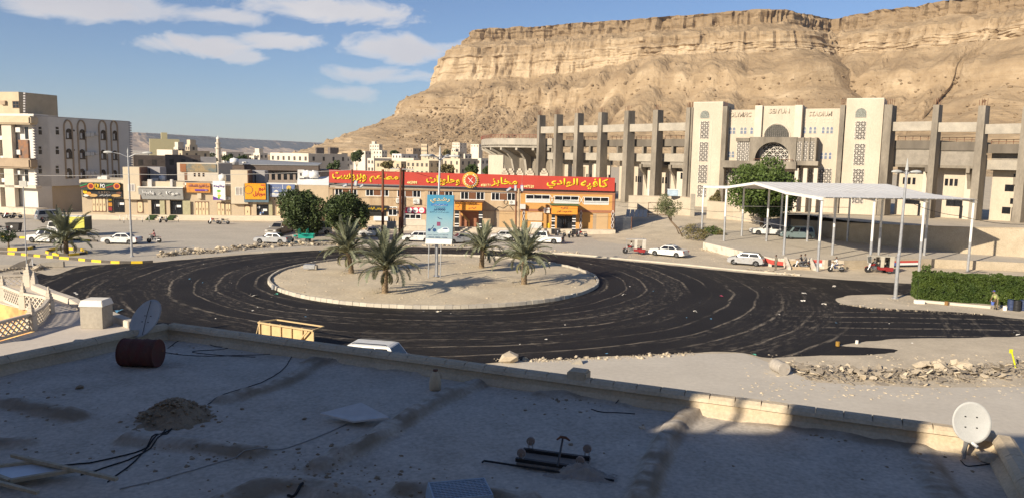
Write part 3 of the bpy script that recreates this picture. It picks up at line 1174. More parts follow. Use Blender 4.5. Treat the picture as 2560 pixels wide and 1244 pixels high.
p = on_roof(1385, 1160)
t = thing('trolley', 'upturned flat trolley with its four castor wheels in the air', 'trolley', p, -.30)
tw = mat('worn_board', (.20, .175, .15), .8, var=.15, scale=6)
mb = MB()
mb.box(-.50, .50, -.30, .30, .04, .075)
mb.build('deck', tw, t, bevel=.01)
for z in (-.24, .16):
 mb = MB()
 mb.box(-.52, .5, z - .03, z + .03, .077, .13)
 mb.build('batten', black_paint, t)
for sx in (-.44, .44):
 for sy in (-.25, .25):
  mb = MB()
  mb.lathe([(.03, -.02), (.065, -.02), (.065, .02), (.03, .02)], 12, axis='y', c=(sx, sy + .02, .21))
  o = mb.build('wheel', mat('castor', (.25, .2, .17), .7), t, smooth=False)
  mb = MB()
  mb.box(sx - .035, sx - .028, sy - .01, sy + .05, .077, .21)
  mb.box(sx + .028, sx + .035, sy - .01, sy + .05, .077, .21)
  mb.build('fork', steel, o)
p = on_roof(1398, 1165)
t = thing('pickaxe', 'iron pick with a long shaft lying across the upturned trolley', 'tool', p + V((0, 0, .16)))
mb = MB()
mb.tube([(-.05, -.38, 0), (.07, .42, .10)], .016, 6)
mb.build('shaft', black_paint, t)
mb = MB()
mb.tube([(-.02, .40, .10), (.04, .44, .13), (.12, .44, .12), (.18, .40, .09)], [.012, .022, .022, .012], 6)
mb.build('pick_head', rust, t)
a, b = on_roof(1205, 1158, .02), on_roof(1535, 1203, .02)
o = MB().tube([(0, 0, .0), (.03, 0.02, .02), tuple(b - a)], .016, 6).build('iron_rod', black_paint)
o.location = a
tag(o, 'long dark iron rod lying in front of the upturned trolley', 'rod')
cloth = mat('dusty_cloth', (.38, .34, .29), .95, c2=(.27, .25, .23), scale=8, fine=.15)
p = on_roof(1455, 1188)
mb = MB()
G = 40
for j in range(G + 1):
 for i in range(G + 1):
  u, w = i / G * 2 - 1, j / G * 2 - 1
  d = math.hypot(u, w * 1.2)
  z = .14 * sm(1.05 - d) + .10 * abs(noise.noise(V((u * 3.2, w * 4, 3)))) * sm(1.2 - d) + .04 * abs(noise.noise(V((u * 9, w * 9, 5))))
  mb.v.append((u * .52 * (1 + .2 * noise.noise(V((w * 3, 1, 1)))), w * .22 * (1 + .35 * noise.noise(V((u * 3, 2, 1)))), z * 1.1 - .01))
for j in range(G):
 for i in range(G):
  k = j * (G + 1) + i
  mb.f.append((k, k + 1, k + G + 2, k + G + 1))
  mb.m.append(0)
o = mb.build('cloth', cloth, smooth=True)
o.location, o.rotation_euler = p, (0, 0, -.35)
tag(o, 'crumpled dusty grey cloth beside the upturned trolley', 'cloth')

p = on_roof(1150, 1243)
t = thing('crate', 'overturned pale blue plastic basket with a mesh bottom, cut by the lower photo edge', 'crate', p, .25)
cr = mat('blue_grey_plastic', (.34, .42, .50), .6, var=.1, scale=8)
mb = MB()
for i in range(15):
 x = -.36 + i * .72 / 14
 mb.box(x - .009, x + .009, -.25, .25, .20, .212)
for j in range(11):
 y = -.25 + j * .5 / 10
 mb.box(-.36, .36, y - .009, y + .009, .2125, .222)
mb.build('mesh_bottom', cr, t)
mb = MB()
for a, b in (((-.38, -.27), (.38, -.27)), ((.38, -.27), (.38, .27)), ((.38, .27), (-.38, .27)), ((-.38, .27), (-.38, -.27))):
 mb.hexa([(a[0] * 1.1, a[1] * 1.1, 0), (b[0] * 1.1, b[1] * 1.1, 0), (b[0] * 1.08, b[1] * 1.08, 0), (a[0] * 1.08, a[1] * 1.08, 0)], [(a[0], a[1], .225), (b[0], b[1], .225), (b[0] * .96, b[1] * .96, .225), (a[0] * .96, a[1] * .96, .225)])
mb.build('side', cr, t)

a, b, c, d = on_roof(0, 1195), on_roof(60, 1163), on_roof(215, 1190), on_roof(105, 1248)
t = thing('old_window', 'old window with a pale pane lying flat at the lower left corner of the roof', 'window', a)
mb = MB()
qd = [(-.35, .05, .10), (.28, .30, .10), (1.0, .08, .10), (.35, -.32, .10)]
mb.hexa([V(x) - V((0, 0, .02)) for x in qd], qd)
mb.build('pane', mat('pale_pane', (.55, .60, .64), .35, var=.1, scale=3), t)
mb = MB()
for x, y in zip(qd, qd[1:] + qd[:1]):
 mb.beam(V(x) + V((0, 0, .015)), V(y) + V((0, 0, .015)), .06, .05)
mb.build('frame', mat('old_frame', (.42, .36, .26), .8, var=.2, scale=8), t)
mb = MB()
mb.beam((-.1, .42, .16), (1.75, -.30, .16), .05, .045)
mb.beam((-.5, -.12, .14), (.9, -.62, .10), .05, .045)
mb.build('batten', mat('old_frame', (.4, .36, .3)), t)
def roof_cable(label, pts, r=.010, m=None, group='cables lying on the roof'):
 q = smooth_line([on_roof(a, b, r) for a, b in pts], 6)
 q = [V((x.x + .02 * noise.noise(x * 3), x.y + .02 * noise.noise(x * 3.3 + V((5, 0, 0))), roof_h(x) + r)) for x in q]
 o0 = q[0]
 o = MB().tube([x - o0 for x in q], r, 5).build('cable', m or wire_black)
 o.location = o0
 return tag(o, label, 'cable', group)

roof_cable('black cable running from the dirt heap left to the old window', [(420, 1066), (370, 1110), (250, 1152), (100, 1170)], .011)
roof_cable('second black cable curving from the dirt heap to the lower left', [(440, 1062), (385, 1100), (320, 1150), (200, 1188)], .011)
roof_cable('third cable from the dirt heap straight down to the roof edge', [(450, 1062), (390, 1090), (340, 1150), (270, 1205)], .011)
roof_cable('thin pale cable crossing the roof from the board to the lower left', [(865, 1060), (760, 1105), (640, 1122), (590, 1140), (430, 1190), (300, 1222)], .009, mat('grey_cable', (.3, .29, .27), .7))
roof_cable('cable lying along the foot of the parapet left of the stub', [(400, 880), (520, 890), (760, 882), (900, 893), (1130, 915), (1430, 945)], .008)
roof_cable('cable running along the long hump from the heap to the parapet', [(520, 1010), (560, 985), (640, 960), (700, 930), (730, 890), (760, 860)], .008)
roof_cable('loose loop of cable near the sunlit patch', [(1540, 1000), (1600, 990), (1690, 1000), (1725, 990), (1700, 1005), (1600, 1000), (1545, 992)], .008)
roof_cable('short stiff piece of black hose at the bottom of the roof', [(720, 1240), (735, 1222), (757, 1210)], .02)
roof_cable('short cable bent at the end right of the hump', [(1478, 1023), (1510, 1030), (1585, 1034)], .009)
roof_cable('tangled cable on the far left of the roof behind the barrel', [(420, 870), (470, 842), (540, 866), (600, 860), (560, 872), (480, 880), (640, 892)], .008)
roof_cable('bare cable loop right of the round dish stones', [(2400, 1150), (2420, 1165), (2470, 1160), (2500, 1150), (2560, 1160)], .009)
for i, (px, py, r, lb) in enumerate(((205, 868, .26, 'round grey stone in a cable loop by the left parapet'), (760, 1047, .04, 'small dark pebble left of the tilted board'), (1606, 1070, .06, 'small dark can-shaped stone right of the middle hump'), (560, 862, .1, 'dark clod behind the barrel'), (607, 866, .12, 'broken black lump near the far parapet'), (200, 970, .08, 'small grey clod alone on the left of the roof'), (2125, 1075, .09, 'tuft of dry weed and stone in front of the sunlit parapet'))):
 p = on_roof(px, py)
 mb = MB()
 add_rock(mb, (0, 0, r * .3), r, random.Random(i + 30), .8)
 o = mb.build('stone', (stone, dirt_m)[i % 2])
 o.location = p
 tag(o, lb, 'stone', 'loose stones on the roof')

# ================================================================== NEIGHBOUR HOUSE ON THE LEFT, SUNLIT TERRACE
ZT = 4.0
terr = thing('terraced_house', 'sunlit pale house terrace with pierced balustrade on the far left', 'house', P(230, 822, 0))
TO = terr.location.copy()

def T(px, py, z=ZT):
 return P(px, py, z) - TO

floor_m = mat('terrace_floor', (.56, .49, .41), var=.06, scale=.4, fine=.06)
mb = MB()
outer = [(330, 812), (78, 700), (-160, 690), (-160, 735), (0, 757), (118, 785), (86, 828), (0, 852), (-200, 905), (-200, 1010), (340, 838)]
bm = bmesh.new()
bm.faces.new([bm.verts.new(T(a, b)) for a, b in outer])
bmesh.ops.triangulate(bm, faces=bm.faces)
bmesh.ops.recalc_face_normals(bm, faces=bm.faces)
ext = bmesh.ops.extrude_face_region(bm, geom=bm.faces[:])
for v in ext['geom']:
 if isinstance(v, bmesh.types.BMVert):
  v.co.z -= 3.98
bmesh.ops.recalc_face_normals(bm, faces=bm.faces)
me = bpy.data.meshes.new('floor')
bm.to_mesh(me)
bm.free()
me.materials.append(floor_m)
link_mesh('terrace_floor', me, terr)
om = mat('orange_wall', (.60, .24, .10), c2=(.62, .42, .16), scale=.9, fine=.1, thr=(.40, .60))
mb = MB()
for a, b in (((-160, 735), (0, 757)), ((0, 757), (118, 785))):
 p, q = T(*a), T(*b)
 mb.hexa([p + V((0, -.06, -3.9)), q + V((0, -.06, -3.9)), q + V((0, .0, -3.9)), p + V((0, .0, -3.9))], [p + V((0, -.06, -.03)), q + V((0, -.06, -.03)), q + V((0, .0, -.03)), p + V((0, .0, -.03))])
mb.build('well_wall', om, terr)

def lattice(p, q, h, name, thick=.10, z0=.12):
 """Pierced balustrade panel: rails with a diagonal lattice between."""
 d = V((q.x - p.x, q.y - p.y, 0))
 L = d.length
 d.normalize()
 up_ = V((0, 0, 1))
 mb = MB()
 mb.beam(p + up_ * (z0 / 2), q + up_ * (z0 / 2), thick * 1.2, z0)
 mb.beam(p + up_ * (h - .06), q + up_ * (h - .06), thick * 1.5, .12)
 hh = h - .12 - z0
 step = hh / 2
 n = max(2, int(L / step))
 step = L / n
 for lvl in range(2):
  for i in range(n):
   a = p + d * (step * i) + up_ * (z0 + hh / 2 * lvl)
   b = p + d * (step * (i + 1)) + up_ * (z0 + hh / 2 * (lvl + 1))
   mb.beam(a, b, thick * .8, .055)
   a2 = p + d * (step * (i + 1)) + up_ * (z0 + hh / 2 * lvl)
   b2 = p + d * (step * i) + up_ * (z0 + hh / 2 * (lvl + 1))
   mb.beam(a2, b2, thick * .7, .055)
 return mb.build(name, cream2, terr)

def pinnacle(p, w, h):
 mb = MB()
 x, y, z = p
 for zz, ww, hh in ((0, 1, .5), (.5, .82, .13), (.63, .62, .12), (.75, .42, .12), (.87, .22, .13)):
  mb.box(x - w * ww / 2, x + w * ww / 2, y - w * ww / 2, y + w * ww / 2, z + h * zz, z + h * (zz + hh) + .001)
 mb.build('pinnacle', cream2, terr, bevel=.015)

B1, B2, B3, B4, B5, B6 = T(-60, 735), T(9, 751), T(60, 772), T(124, 784), T(80, 826), T(-60, 866)
lattice(B1, B2, .85, 'balustrade')
lattice(B2, B3, .85, 'balustrade')
lattice(B3, B4, .85, 'balustrade')
mid = (B4 + B5) / 2 + V((.25, -.3, 0))
lattice(B4, mid, .8, 'balustrade')
lattice(mid, B5, .8, 'balustrade')
lattice(B5, B6, .8, 'balustrade')
for p in (B2, B3, B4, B5):
 pinnacle(p, .34, 1.35)
C1, C2, C3 = T(-60, 722), T(72, 716), T(86, 721)
lattice(C1, C2, .75, 'balustrade')
pinnacle(C2, .42, 1.35)
pinnacle(C2 + V((.55, -.35, 0)), .3, 1.0)
mb = MB()
ed = [(88, 722), (135, 742), (182, 758), (205, 772), (262, 790), (332, 818)]
for a, b in zip(ed, ed[1:]):
 p, q = T(*a), T(*b)
 mb.beam(p + V((0, 0, .12)), q + V((0, 0, .12)), .42, .36)
mb.build('parapet', cream2, terr, bevel=.03)
p = T(232, 820)
mb = MB()
mb.box(p.x - .50, p.x + .52, p.y - .1, p.y + .8, 4.0, 5.0)
o = mb.build('tank_base', concrete, terr, bevel=.02)
mb = MB()
mb.hexa([(p.x - .54, p.y - .16, 5.002), (p.x + .56, p.y - .16, 5.002), (p.x + .56, p.y + .84, 5.002), (p.x - .54, p.y + .84, 5.002)], [(p.x - .46, p.y - .06, 5.28), (p.x + .48, p.y - .06, 5.28), (p.x + .48, p.y + .76, 5.28), (p.x - .46, p.y + .76, 5.28)])
mb.build('tank_lid', white_pl, terr, bevel=.02)
# ================================================================== FACADES
AR = {}
for ch, base, n in (('ا', 0xFE8D, 2), ('ب', 0xFE8F, 4), ('ة', 0xFE93, 2), ('ت', 0xFE95, 4), ('ث', 0xFE99, 4), ('ج', 0xFE9D, 4), ('ح', 0xFEA1, 4), ('خ', 0xFEA5, 4), ('د', 0xFEA9, 2), ('ر', 0xFEAD, 2), ('ز', 0xFEAF, 2),
     ('س', 0xFEB1, 4), ('ش', 0xFEB5, 4), ('ص', 0xFEB9, 4), ('ط', 0xFEC1, 4), ('ظ', 0xFEC5, 4), ('ع', 0xFEC9, 4), ('ف', 0xFED1, 4), ('ق', 0xFED5, 4), ('ك', 0xFED9, 4), ('ل', 0xFEDD, 4), ('م', 0xFEE1, 4),
     ('ن', 0xFEE5, 4), ('ه', 0xFEE9, 4), ('و', 0xFEED, 2), ('ى', 0xFEEF, 2), ('ي', 0xFEF1, 4)):
 AR[ch] = (base, n)

def shape(s):
 """Arabic words as joined presentation forms in left-to-right drawing order."""
 if not any(c in AR for c in s):
  return s
 words_ = []
 for w in s.split(' '):
  if not any(c in AR for c in w):
   words_.append(w)
   continue
  o = []
  for i, c in enumerate(w):
   if c not in AR:
    o.append(c)
    continue
   b, n = AR[c]
   pj = i > 0 and w[i - 1] in AR and AR[w[i - 1]][1] == 4
   nj = i + 1 < len(w) and w[i + 1] in AR and n == 4
   k = (3 if nj else 1) if pj else (2 if nj else 0)
   o.append(chr(b + k))
  words_.append(''.join(reversed(o)))
 return ' '.join(reversed(words_))

def text_mesh(s, w, h, depth=.02, bold=.0, keep=False):
 """Letters in local x (right), z (up), centred, fitted to w by h."""
 cu = bpy.data.curves.new('lettering', 'FONT')
 cu.body = shape(s)
 cu.resolution_u = 2
 cu.offset = bold
 cu.fill_mode = 'BOTH'
 ob = bpy.data.objects.new('lettering', cu)
 col.objects.link(ob)
 dg = bpy.context.evaluated_depsgraph_get()
 dg.update()
 me = bpy.data.meshes.new_from_object(ob.evaluated_get(dg))
 bpy.data.objects.remove(ob)
 bpy.data.curves.remove(cu)
 co = np.empty(len(me.vertices) * 3)
 me.vertices.foreach_get('co', co)
 co = co.reshape(-1, 3)
 if len(co) == 0:
  return me
 lo, hi = co.min(0), co.max(0)
 sx, sz = w / max(hi[0] - lo[0], 1e-6), h / max(hi[1] - lo[1], 1e-6)
 if keep:
  sx = sz = min(sx, sz)
 bm = bmesh.new()
 bm.from_mesh(me)
 for v in bm.verts:
  v.co = V(((v.co.x - (lo[0] + hi[0]) / 2) * sx, 0, (v.co.y - (lo[1] + hi[1]) / 2) * sz))
 r = bmesh.ops.extrude_face_region(bm, geom=bm.faces[:])
 for v in r['geom']:
  if isinstance(v, bmesh.types.BMVert):
   v.co.y -= depth
 bmesh.ops.recalc_face_normals(bm, faces=bm.faces)
 bm.to_mesh(me)
 bm.free()
 me.materials.clear()
 return me

class Fac:
 """A facade: an Empty whose local x runs along the wall, z up and -y out of the wall, with photo pixels mapped on to it."""

 def __init__(s, root, loc, ang):
  s.root, s.o, s.a = root, V(loc), ang
  s.t = V((math.cos(ang), math.sin(ang), 0))
  s.n = V((math.sin(ang), -math.cos(ang), 0))

 def uv(s, px, py, off=0.0):
  d = ray(px, py)
  q = s.o + s.n * off
  k = (q - EYE).dot(s.n) / d.dot(s.n)
  p = EYE + d * k - s.o
  return p.dot(s.t), p.z

 def rect(s, x0, y0, x1, y1, off=0.0):
  ym, xm = (y0 + y1) / 2, (x0 + x1) / 2
  return s.uv(x0, ym, off)[0], s.uv(xm, y1, off)[1], s.uv(x1, ym, off)[0], s.uv(xm, y0, off)[1]

 def R(s, name, x0, y0, x1, y1, front, back, m, parent=None, bevel=0, z0=None):
  a, b, c, d = s.rect(x0, y0, x1, y1, front)
  if z0 is not None:
   b = z0
  return MB().box(a, c, -front, -back, b, d).build(name, m, parent or s.root, bevel=bevel)

 def poly(s, name, pts, front, back, m, parent=None):
  return MB().prism([s.uv(a, b, front) for a, b in pts], -front, -back).build(name, m, parent or s.root)

 def text(s, txt, x0, y0, x1, y1, off, m, bold=.012, depth=.03, parent=None, name='lettering', keep=False):
  a, b, c, d = s.rect(x0, y0, x1, y1, off)
  me = text_mesh(txt, c - a, d - b, depth, bold, keep)
  me.materials.append(m)
  o = link_mesh(name, me, parent or s.root)
  o.location = ((a + c) / 2, -off, (b + d) / 2)
  return o

 def sub(s, name, label, cat, px, py, off=0.0, group=None):
  x, z = s.uv(px, py, off)
  p = s.o + s.t * x + s.n * off + V((0, 0, z))
  r = thing(name, label, cat, p, s.a, group)
  f = Fac(r, p, s.a)
  return f

 def window(s, x0, y0, x1, y1, front, m_frame, m_glass, nx=2, ny=1, fr=.06, parent=None, name='window'):
  a, b, c, d = s.rect(x0, y0, x1, y1, front)
  mb = MB()
  dep = .08
  for q in ((a, a + fr, b, d), (c - fr, c, b, d), (a + fr, c - fr, b, b + fr), (a + fr, c - fr, d - fr, d)):
   mb.box(q[0], q[1], -front, -front + dep, q[2], q[3])
  for i in range(1, nx):
   x = a + (c - a) * i / nx
   mb.box(x - fr * .4, x + fr * .4, -front + .004, -front + dep, b + fr, d - fr)
  for j in range(1, ny):
   z = b + (d - b) * j / ny
   mb.box(a + fr, c - fr, -front + .008, -front + dep, z - fr * .4, z + fr * .4)
  w = mb.build(name, m_frame, parent or s.root)
  MB().box(a + fr * .5, c - fr * .5, -front + .008, -front + .02, b + fr * .5, d - fr * .5).build('pane', m_glass, w)
  return w

def fac(name, label, cat, p0, p1, group=None):
 d = p1 - p0
 ang = math.atan2(d.y, d.x)
 r = thing(name, label, cat, p0, ang, group)
 return Fac(r, p0, ang)

ac_white = mat('ac_white', (.62, .60, .55), .6, var=.06, scale=5)

def ac_unit(F, label, x0, y0, x1, y1, depth=.4, group='air conditioners on the shop fronts', off=0.0, fan=True):
 f = F.sub('air_conditioner', label, 'air conditioner', (x0 + x1) / 2, y1, off + depth, group)
 o = f.o + f.n * (-depth)
 f = Fac(f.root, f.o, f.a)
 a, b, c, d = f.rect(x0, y0, x1, y1, 0)
 MB().box(a, c, .0, depth - .02, b, d).build('case', ac_white, f.root, bevel=.02)
 if fan:
  r = min((c - a) * .3, (d - b) * .4)
  mb = MB()
  mb.lathe([(r, 0), (r, .03), (r * .85, .03), (r * .85, 0)], 16, axis='y', c=(a + (c - a) * .38, -.001, (b + d) / 2))
  mb.lathe([(0, .012), (r * .8, .012)], 14, axis='y', c=(a + (c - a) * .38, -.002, (b + d) / 2), m=1)
  mb.build('fan_grille', [ac_white, black_paint], f.root)
 else:
  mb = MB()
  for i in range(5):
   z = b + (d - b) * (i + .5) / 5
   mb.box(a + .05, c - .05, -.006, .01, z - .02, z + .02)
  g = mb.build('grille', grey_pl, f.root)
  tag(g, kind='stuff')
 mb = MB()
 mb.box(a + .05, a + .1, .0, depth + .0, b - .05, b)
 mb.box(c - .1, c - .05, .0, depth + .0, b - .05, b)
 for k, (p, q) in enumerate(((a + .05, a + .1), (c - .1, c - .05))):
  MB().box(p, q, .01, depth - .01, b - .05, b - .001).build('bracket', steel, f.root)
 return f.root

C = fac('restaurant', 'long two storey restaurant under a red sign band across the square', 'building', P(822, 571), P(1540, 585))
stone_wall = mat('streaked_stone', (.47, .35, .22), c2=(.33, .22, .125), scale=1.1, fine=.1, stretch=(1, 1, .22), thr=(.45, .75))
ochre = mat('ochre_plaster', (.49, .265, .085), var=.07, scale=.7, fine=.05)
terra = mat('terracotta_band', (.30, .13, .07), var=.1, scale=1)
sign_red = mat('sign_red', (.42, .052, .034), .55, var=.05, scale=.4)
sign_yel = mat('sign_yellow', (.74, .48, .02), .5, var=.04)
num_yel = mat('sign_pale_yellow', (.85, .70, .30), .5, var=.04)
shutter_m = mat('tan_shutter', (.50, .34, .18), .6, var=.05, scale=.8)
GLz = C.uv(1500, 479, 0)[1]
a0, a1 = C.uv(823, 500)[0], C.uv(1302, 500)[0]
b1 = C.uv(1537, 500)[0]
zc = 6.55
MB().box(a0, a1, 0, 14, 0, zc).build('wall', stone_wall, C.root)
MB().box(a1, b1, 0, 14, 0, zc + .0).build('wall', ochre, C.root)
MB().box(a0 + .02, b1 - .02, .5, 13.8, zc, zc + .3).build('roof', concrete, C.root)
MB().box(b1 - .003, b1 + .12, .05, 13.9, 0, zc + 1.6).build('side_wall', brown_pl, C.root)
mb = MB()
mb.box(a0 - .1, a1, -.25, 0, zc - .22, zc)
mb.build('cornice', mat('brown_stone_trim', (.33, .22, .13)), C.root)
for i, px in enumerate((828, 1066)):
 x = C.uv(px, 500)[0]
 MB().box(x - .28, x + .28, -.14, 0, 3.4, zc - .22).build('pilaster', stone_wall, C.root)
MB().box(a0, a1, -.12, 0, 3.25, 3.42).build('string_course', mat('brown_stone_trim', (.33, .22, .13)), C.root)
MB().box(a1, b1, -.06, 0, zc - .26, zc).build('border', terra, C.root)
MB().box(a1, b1, -.06, 0, 3.35, 3.75).build('border', terra, C.root)
MB().box(b1 - .4, b1, -.06, 0, 3.75, zc - .26).build('border', terra, C.root)
for x0, y0, x1, y1 in ((837, 469, 893, 489), (914, 472, 972, 491), (993, 475, 1052, 494), (1072, 478, 1132, 496), (1151, 480, 1211, 500), (1228, 482, 1289, 502)):
 w = C.window(x0, y0, x1, y1, .03, white_paint, dark_glass, 6, 1, .10)
 a, b, c, d = C.rect(x0, y0, x1, y1, .02)
 MB().box(a + (c - a) * .36, a + (c - a) * .64, -.028, -.0225, b + .1, d - .1).build('curtain', mat('brown_curtain', (.16, .07, .035), .9), w)
frost = mat('frosted_pane', (.50, .50, .48), .4, var=.12, scale=6)
for x0, y0, x1, y1 in ((1314, 487, 1375, 507), (1386, 490, 1447, 509), (1460, 493, 1522, 512)):
 w = C.window(x0, y0, x1, y1, .03, white_paint, dark_glass, 3, 2, .09)
 a, b, c, d = C.rect(x0, y0, x1, y1, .02)
 MB().box(a + .1, c - .1, -.028, -.0225, b + .09, (b + d) / 2 - .03).build('lower_pane', frost, w)
for x0, x1, y0, y1 in ((1376, 1385, 489, 508), (1448, 1459, 491, 510)):
 a, b, c, d = C.rect(x0, y0, x1, y1, .05)
 mb = MB()
 mb.beam((a, -.03, b), (c, -.03, d), .05, .07)
 mb.beam((a, -.036, d), (c, -.036, b), .05, .07)
 mb.build('cross_trim', white_paint, C.root)
MB().box(a0 + 6, b1 + .1, -1.3, -.002, 0, .75).build('plinth', stone, C.root)
for i in range(3):
 MB().box(C.uv(1140, 575)[0] - i * .02, C.uv(1200, 575)[0] + i * .02, -1.32 - .35 * (i + 1), -1.30 - .35 * i, 0, .75 - .2 * (i + 1)).build('step', stone, C.root)
C.R('opening', 908, 527, 966, 541, .01, 0, dark_in)
C.R('counter', 934, 541, 970, 552, .35, .02, white_paint)
C.window(970, 517, 993, 540, .05, white_paint, dark_glass, 2, 1, .12)
C.R('tiled_dado', 910, 552, 1066, 572, .04, 0, mat('pale_tile_dado', (.47, .39, .28)))
C.window(1011, 535, 1053, 548, .06, white_paint, dark_glass, 3, 1, .12)
C.R('white_panel', 1000, 519, 1011, 550, .03, 0, white_pl)
C.R('white_panel', 1008, 549, 1064, 578, .05, 0, cream2)
for x0, y0, x1, y1 in ((1236, 527, 1290, 571), (1483, 534, 1519, 576)):
 C.R('recess', x0 - 1, y0, x1 + 1, y1, .012, .002, tan_dk)
 a, b, c, d = C.rect(x0 + (x1 - x0) * .22, y0 + 2, x1, y1, .03)
 mb = MB()
 n = 16
 for i in range(n):
  z = b + (d - b) * i / n
  mb.prism([(a, z), (c, z), (c, z + (d - b) / n * .9), (a, z + (d - b) / n * .9)], -.05, -.013)
 tag(mb.build('shutter', shutter_m, C.root), kind='stuff')
C.R('board', 1318, 531, 1356, 552, .18, 0, mat('pale_board_front', (.52, .38, .24)))
w = C.R('cabinet', 1327, 556, 1354, 574, .3, .0, frost)
C.window(1327, 556, 1354, 574, .33, white_paint, frost, 2, 1, .07)
C.R('meter_box', 1366, 558, 1374, 574, .12, 0, yellow_paint)
for x0, x1 in ((1449, 1455), (1528, 1535), (1306, 1312)):
 p = C.R('ornament_panel', x0, 526, x1, 572, .04, 0, mat('dark_ornament', (.10, .06, .05)))
 a, b, c, d = C.rect(x0, 526, x1, 572, .06)
 mb = MB()
 k = 3
 for i in range(k):
  z0, z1 = b + (d - b) * i / k, b + (d - b) * (i + 1) / k
  xm, zm = (a + c) / 2, (z0 + z1) / 2
  for p0, p1 in (((a, zm), (xm, z1)), ((xm, z1), (c, zm)), ((c, zm), (xm, z0)), ((xm, z0), (a, zm))):
   mb.beam((p0[0], -.05, p0[1]), (p1[0], -.05, p1[1]), .03, .05)
 mb.build('diamond_trim', white_paint, p)
a, b = C.uv(1238, 520, .05)
c, d = C.uv(1290, 520, .05)
mb = MB()
pts = []
for i in range(60):
 t = i / 59
 pts.append((a + (c - a) * t, -.06, b + .25 * math.sin(t * 12) + .7 * math.sin(t * math.pi) - .4))
mb.tube(pts, .035, 5)
mb.tube([((a + c) / 2 + .3 * math.cos(k * .5), -.06, b + .95 + .35 * math.sin(k * .5)) for k in range(14)], .035, 5)
mb.build('wrought_ornament', black_paint, C.root)

def porch(label_col, x0, x1, ytop, ymid, ybot, pil, roofcol, depth=2.3, txt=()):
 """Orange fascia porch on two black pillars with white bands."""
 a, b, c, d = C.rect(x0, ytop, x1, ybot, depth)
 zm = C.uv((x0 + x1) / 2, ymid, depth)[1]
 f = MB().box(a, c, -depth, -.01, b, zm).build('porch_fascia', orange_sheet, C.root)
 MB().box(a - .25, c + .25, -depth - .25, -.01, zm, zm + .14).build('porch_roof', roofcol, C.root)
 for q0, q1, yb in pil:
  pa, pb, pc, pd = C.rect(q0, ybot, q1, yb, depth)
  p = MB().box(pa, pc, -depth + .02, -depth + .5, .02, b).build('pillar', black_paint, C.root)
  for z in (b - .75, b - 1.15, .9, 1.3):
   MB().box(pa - .012, pc + .012, -depth + .008, -depth + .512, z, z + .14).build('white_band', white_paint, p)
 for t_, r in txt:
  C.text(t_, *r, depth + .012, brass, .004, .02, parent=f)
 return a, c, b

porch('left', 1137, 1205, 501, 505, 526, ((1137, 1147, 574), (1197, 1206, 578)), brass, 2.3, (('مطاعم وبروست', (1160, 507, 1198, 515)), ('الوادي', (1170, 517, 1190, 524))))
mb = MB()
a, b, c, d = C.rect(1141, 508, 1153, 524, 2.32)
mb.tube([((a + c) / 2 + (c - a) * .3 * math.cos(k * .7) * (1 - k * .05), -2.32, b + (d - b) * k / 13) for k in range(13)], .03, 5)
mb.build('emblem', brass, C.root)
C.R('lobby', 1150, 529, 1197, 572, .012, .002, terra)
a, b, c, d = C.rect(1152, 533, 1172, 560, .6)
MB().beam((a, -.6, d), (c, -.6, b + .4), .12, .3).build('stair_rail', ochre, C.root)
MB().box(c - .1, c + .1, -.7, -.5, .75, b + .6).build('newel_post', ochre, C.root)
porch('right', 1380, 1444, 509, 514, 536, ((1379, 1387, 589), (1431, 1439, 589)), mat('green_slab', (.08, .13, .055)), 2.3, (('كافيه', (1402, 517, 1420, 524)), ('مطاعم وبروست الوادي', (1392, 526, 1430, 533))))
for x0, x1 in ((1392, 1411), (1411.5, 1430)):
 w = C.window(x0, 540, x1, 575, .04, mat('dark_door_frame', (.03, .028, .026)), dark_glass, 1, 2, .1, name='door')
 a, b, c, d = C.rect(x0, 540, x1, 575, .06)
 xx = c - .12 if x0 < 1400 else a + .12
 MB().tube([(xx, -.09, b + 1.0), (xx, -.12, b + 1.3), (xx, -.09, b + 1.7)], .025, 5).build('handle', chrome, w)
S_ = C.sub('restaurant_sign', 'long red sign band with big yellow Arabic lettering along the restaurant roof', 'sign', 823, 458, .35)
za, zb = S_.uv(823, 457)[1], S_.uv(823, 425)[1]
z2a, z2b = S_.uv(1537, 479)[1], S_.uv(1537, 445)[1]
xr = S_.uv(1537, 460)[0]
xm = S_.uv(1305, 460)[0]
f = lambda x, p, q: p + (q - p) * x / xr
board = MB()
board.hexa([(0, 0, za), (xm - .02, 0, f(xm, za, z2a)), (xm - .02, .3, f(xm, za, z2a)), (0, .3, za)], [(0, 0, zb), (xm - .02, 0, f(xm, zb, z2b)), (xm - .02, .3, f(xm, zb, z2b)), (0, .3, zb)])
board.build('board', sign_red, S_.root)
board = MB()
board.hexa([(xm + .02, -.02, f(xm, za, z2a)), (xr, -.02, z2a), (xr, .3, z2a), (xm + .02, .3, f(xm, za, z2a))], [(xm + .02, -.02, f(xm, zb, z2b)), (xr, -.02, z2b), (xr, .3, z2b), (xm + .02, .3, f(xm, zb, z2b))])
board.build('board', sign_red, S_.root)
mb = MB()
for i in range(9):
 x = xr * (i + .5) / 9
 MB().beam((x, .32, f(x, zb, z2b) - .15), (x, 1.8, -.2), .08).build('stay', steel, S_.root)
for t_, r, b_ in (('وبروست', (831, 431, 916, 456), .028), ('مطاعم', (924, 434, 997, 457), .028), ('وحلويات', (1066, 439, 1150, 464), .028), ('مخابز', (1228, 444, 1294, 467), .026), ('الوادي', (1367, 446, 1446, 472), .028), ('كافيه', (1452, 447, 1521, 474), .028)):
 S_.text(t_, *r, .03, sign_yel, b_, .05)
for t_, r in (('445999', (1018, 453, 1043, 461)), ('408171', (1202, 460, 1226, 467)), ('447520', (1310, 463, 1335, 470))):
 S_.text(t_, *r, .03, num_yel, .02, .03)
ex, ez = S_.uv(1176, 450.5, .2)
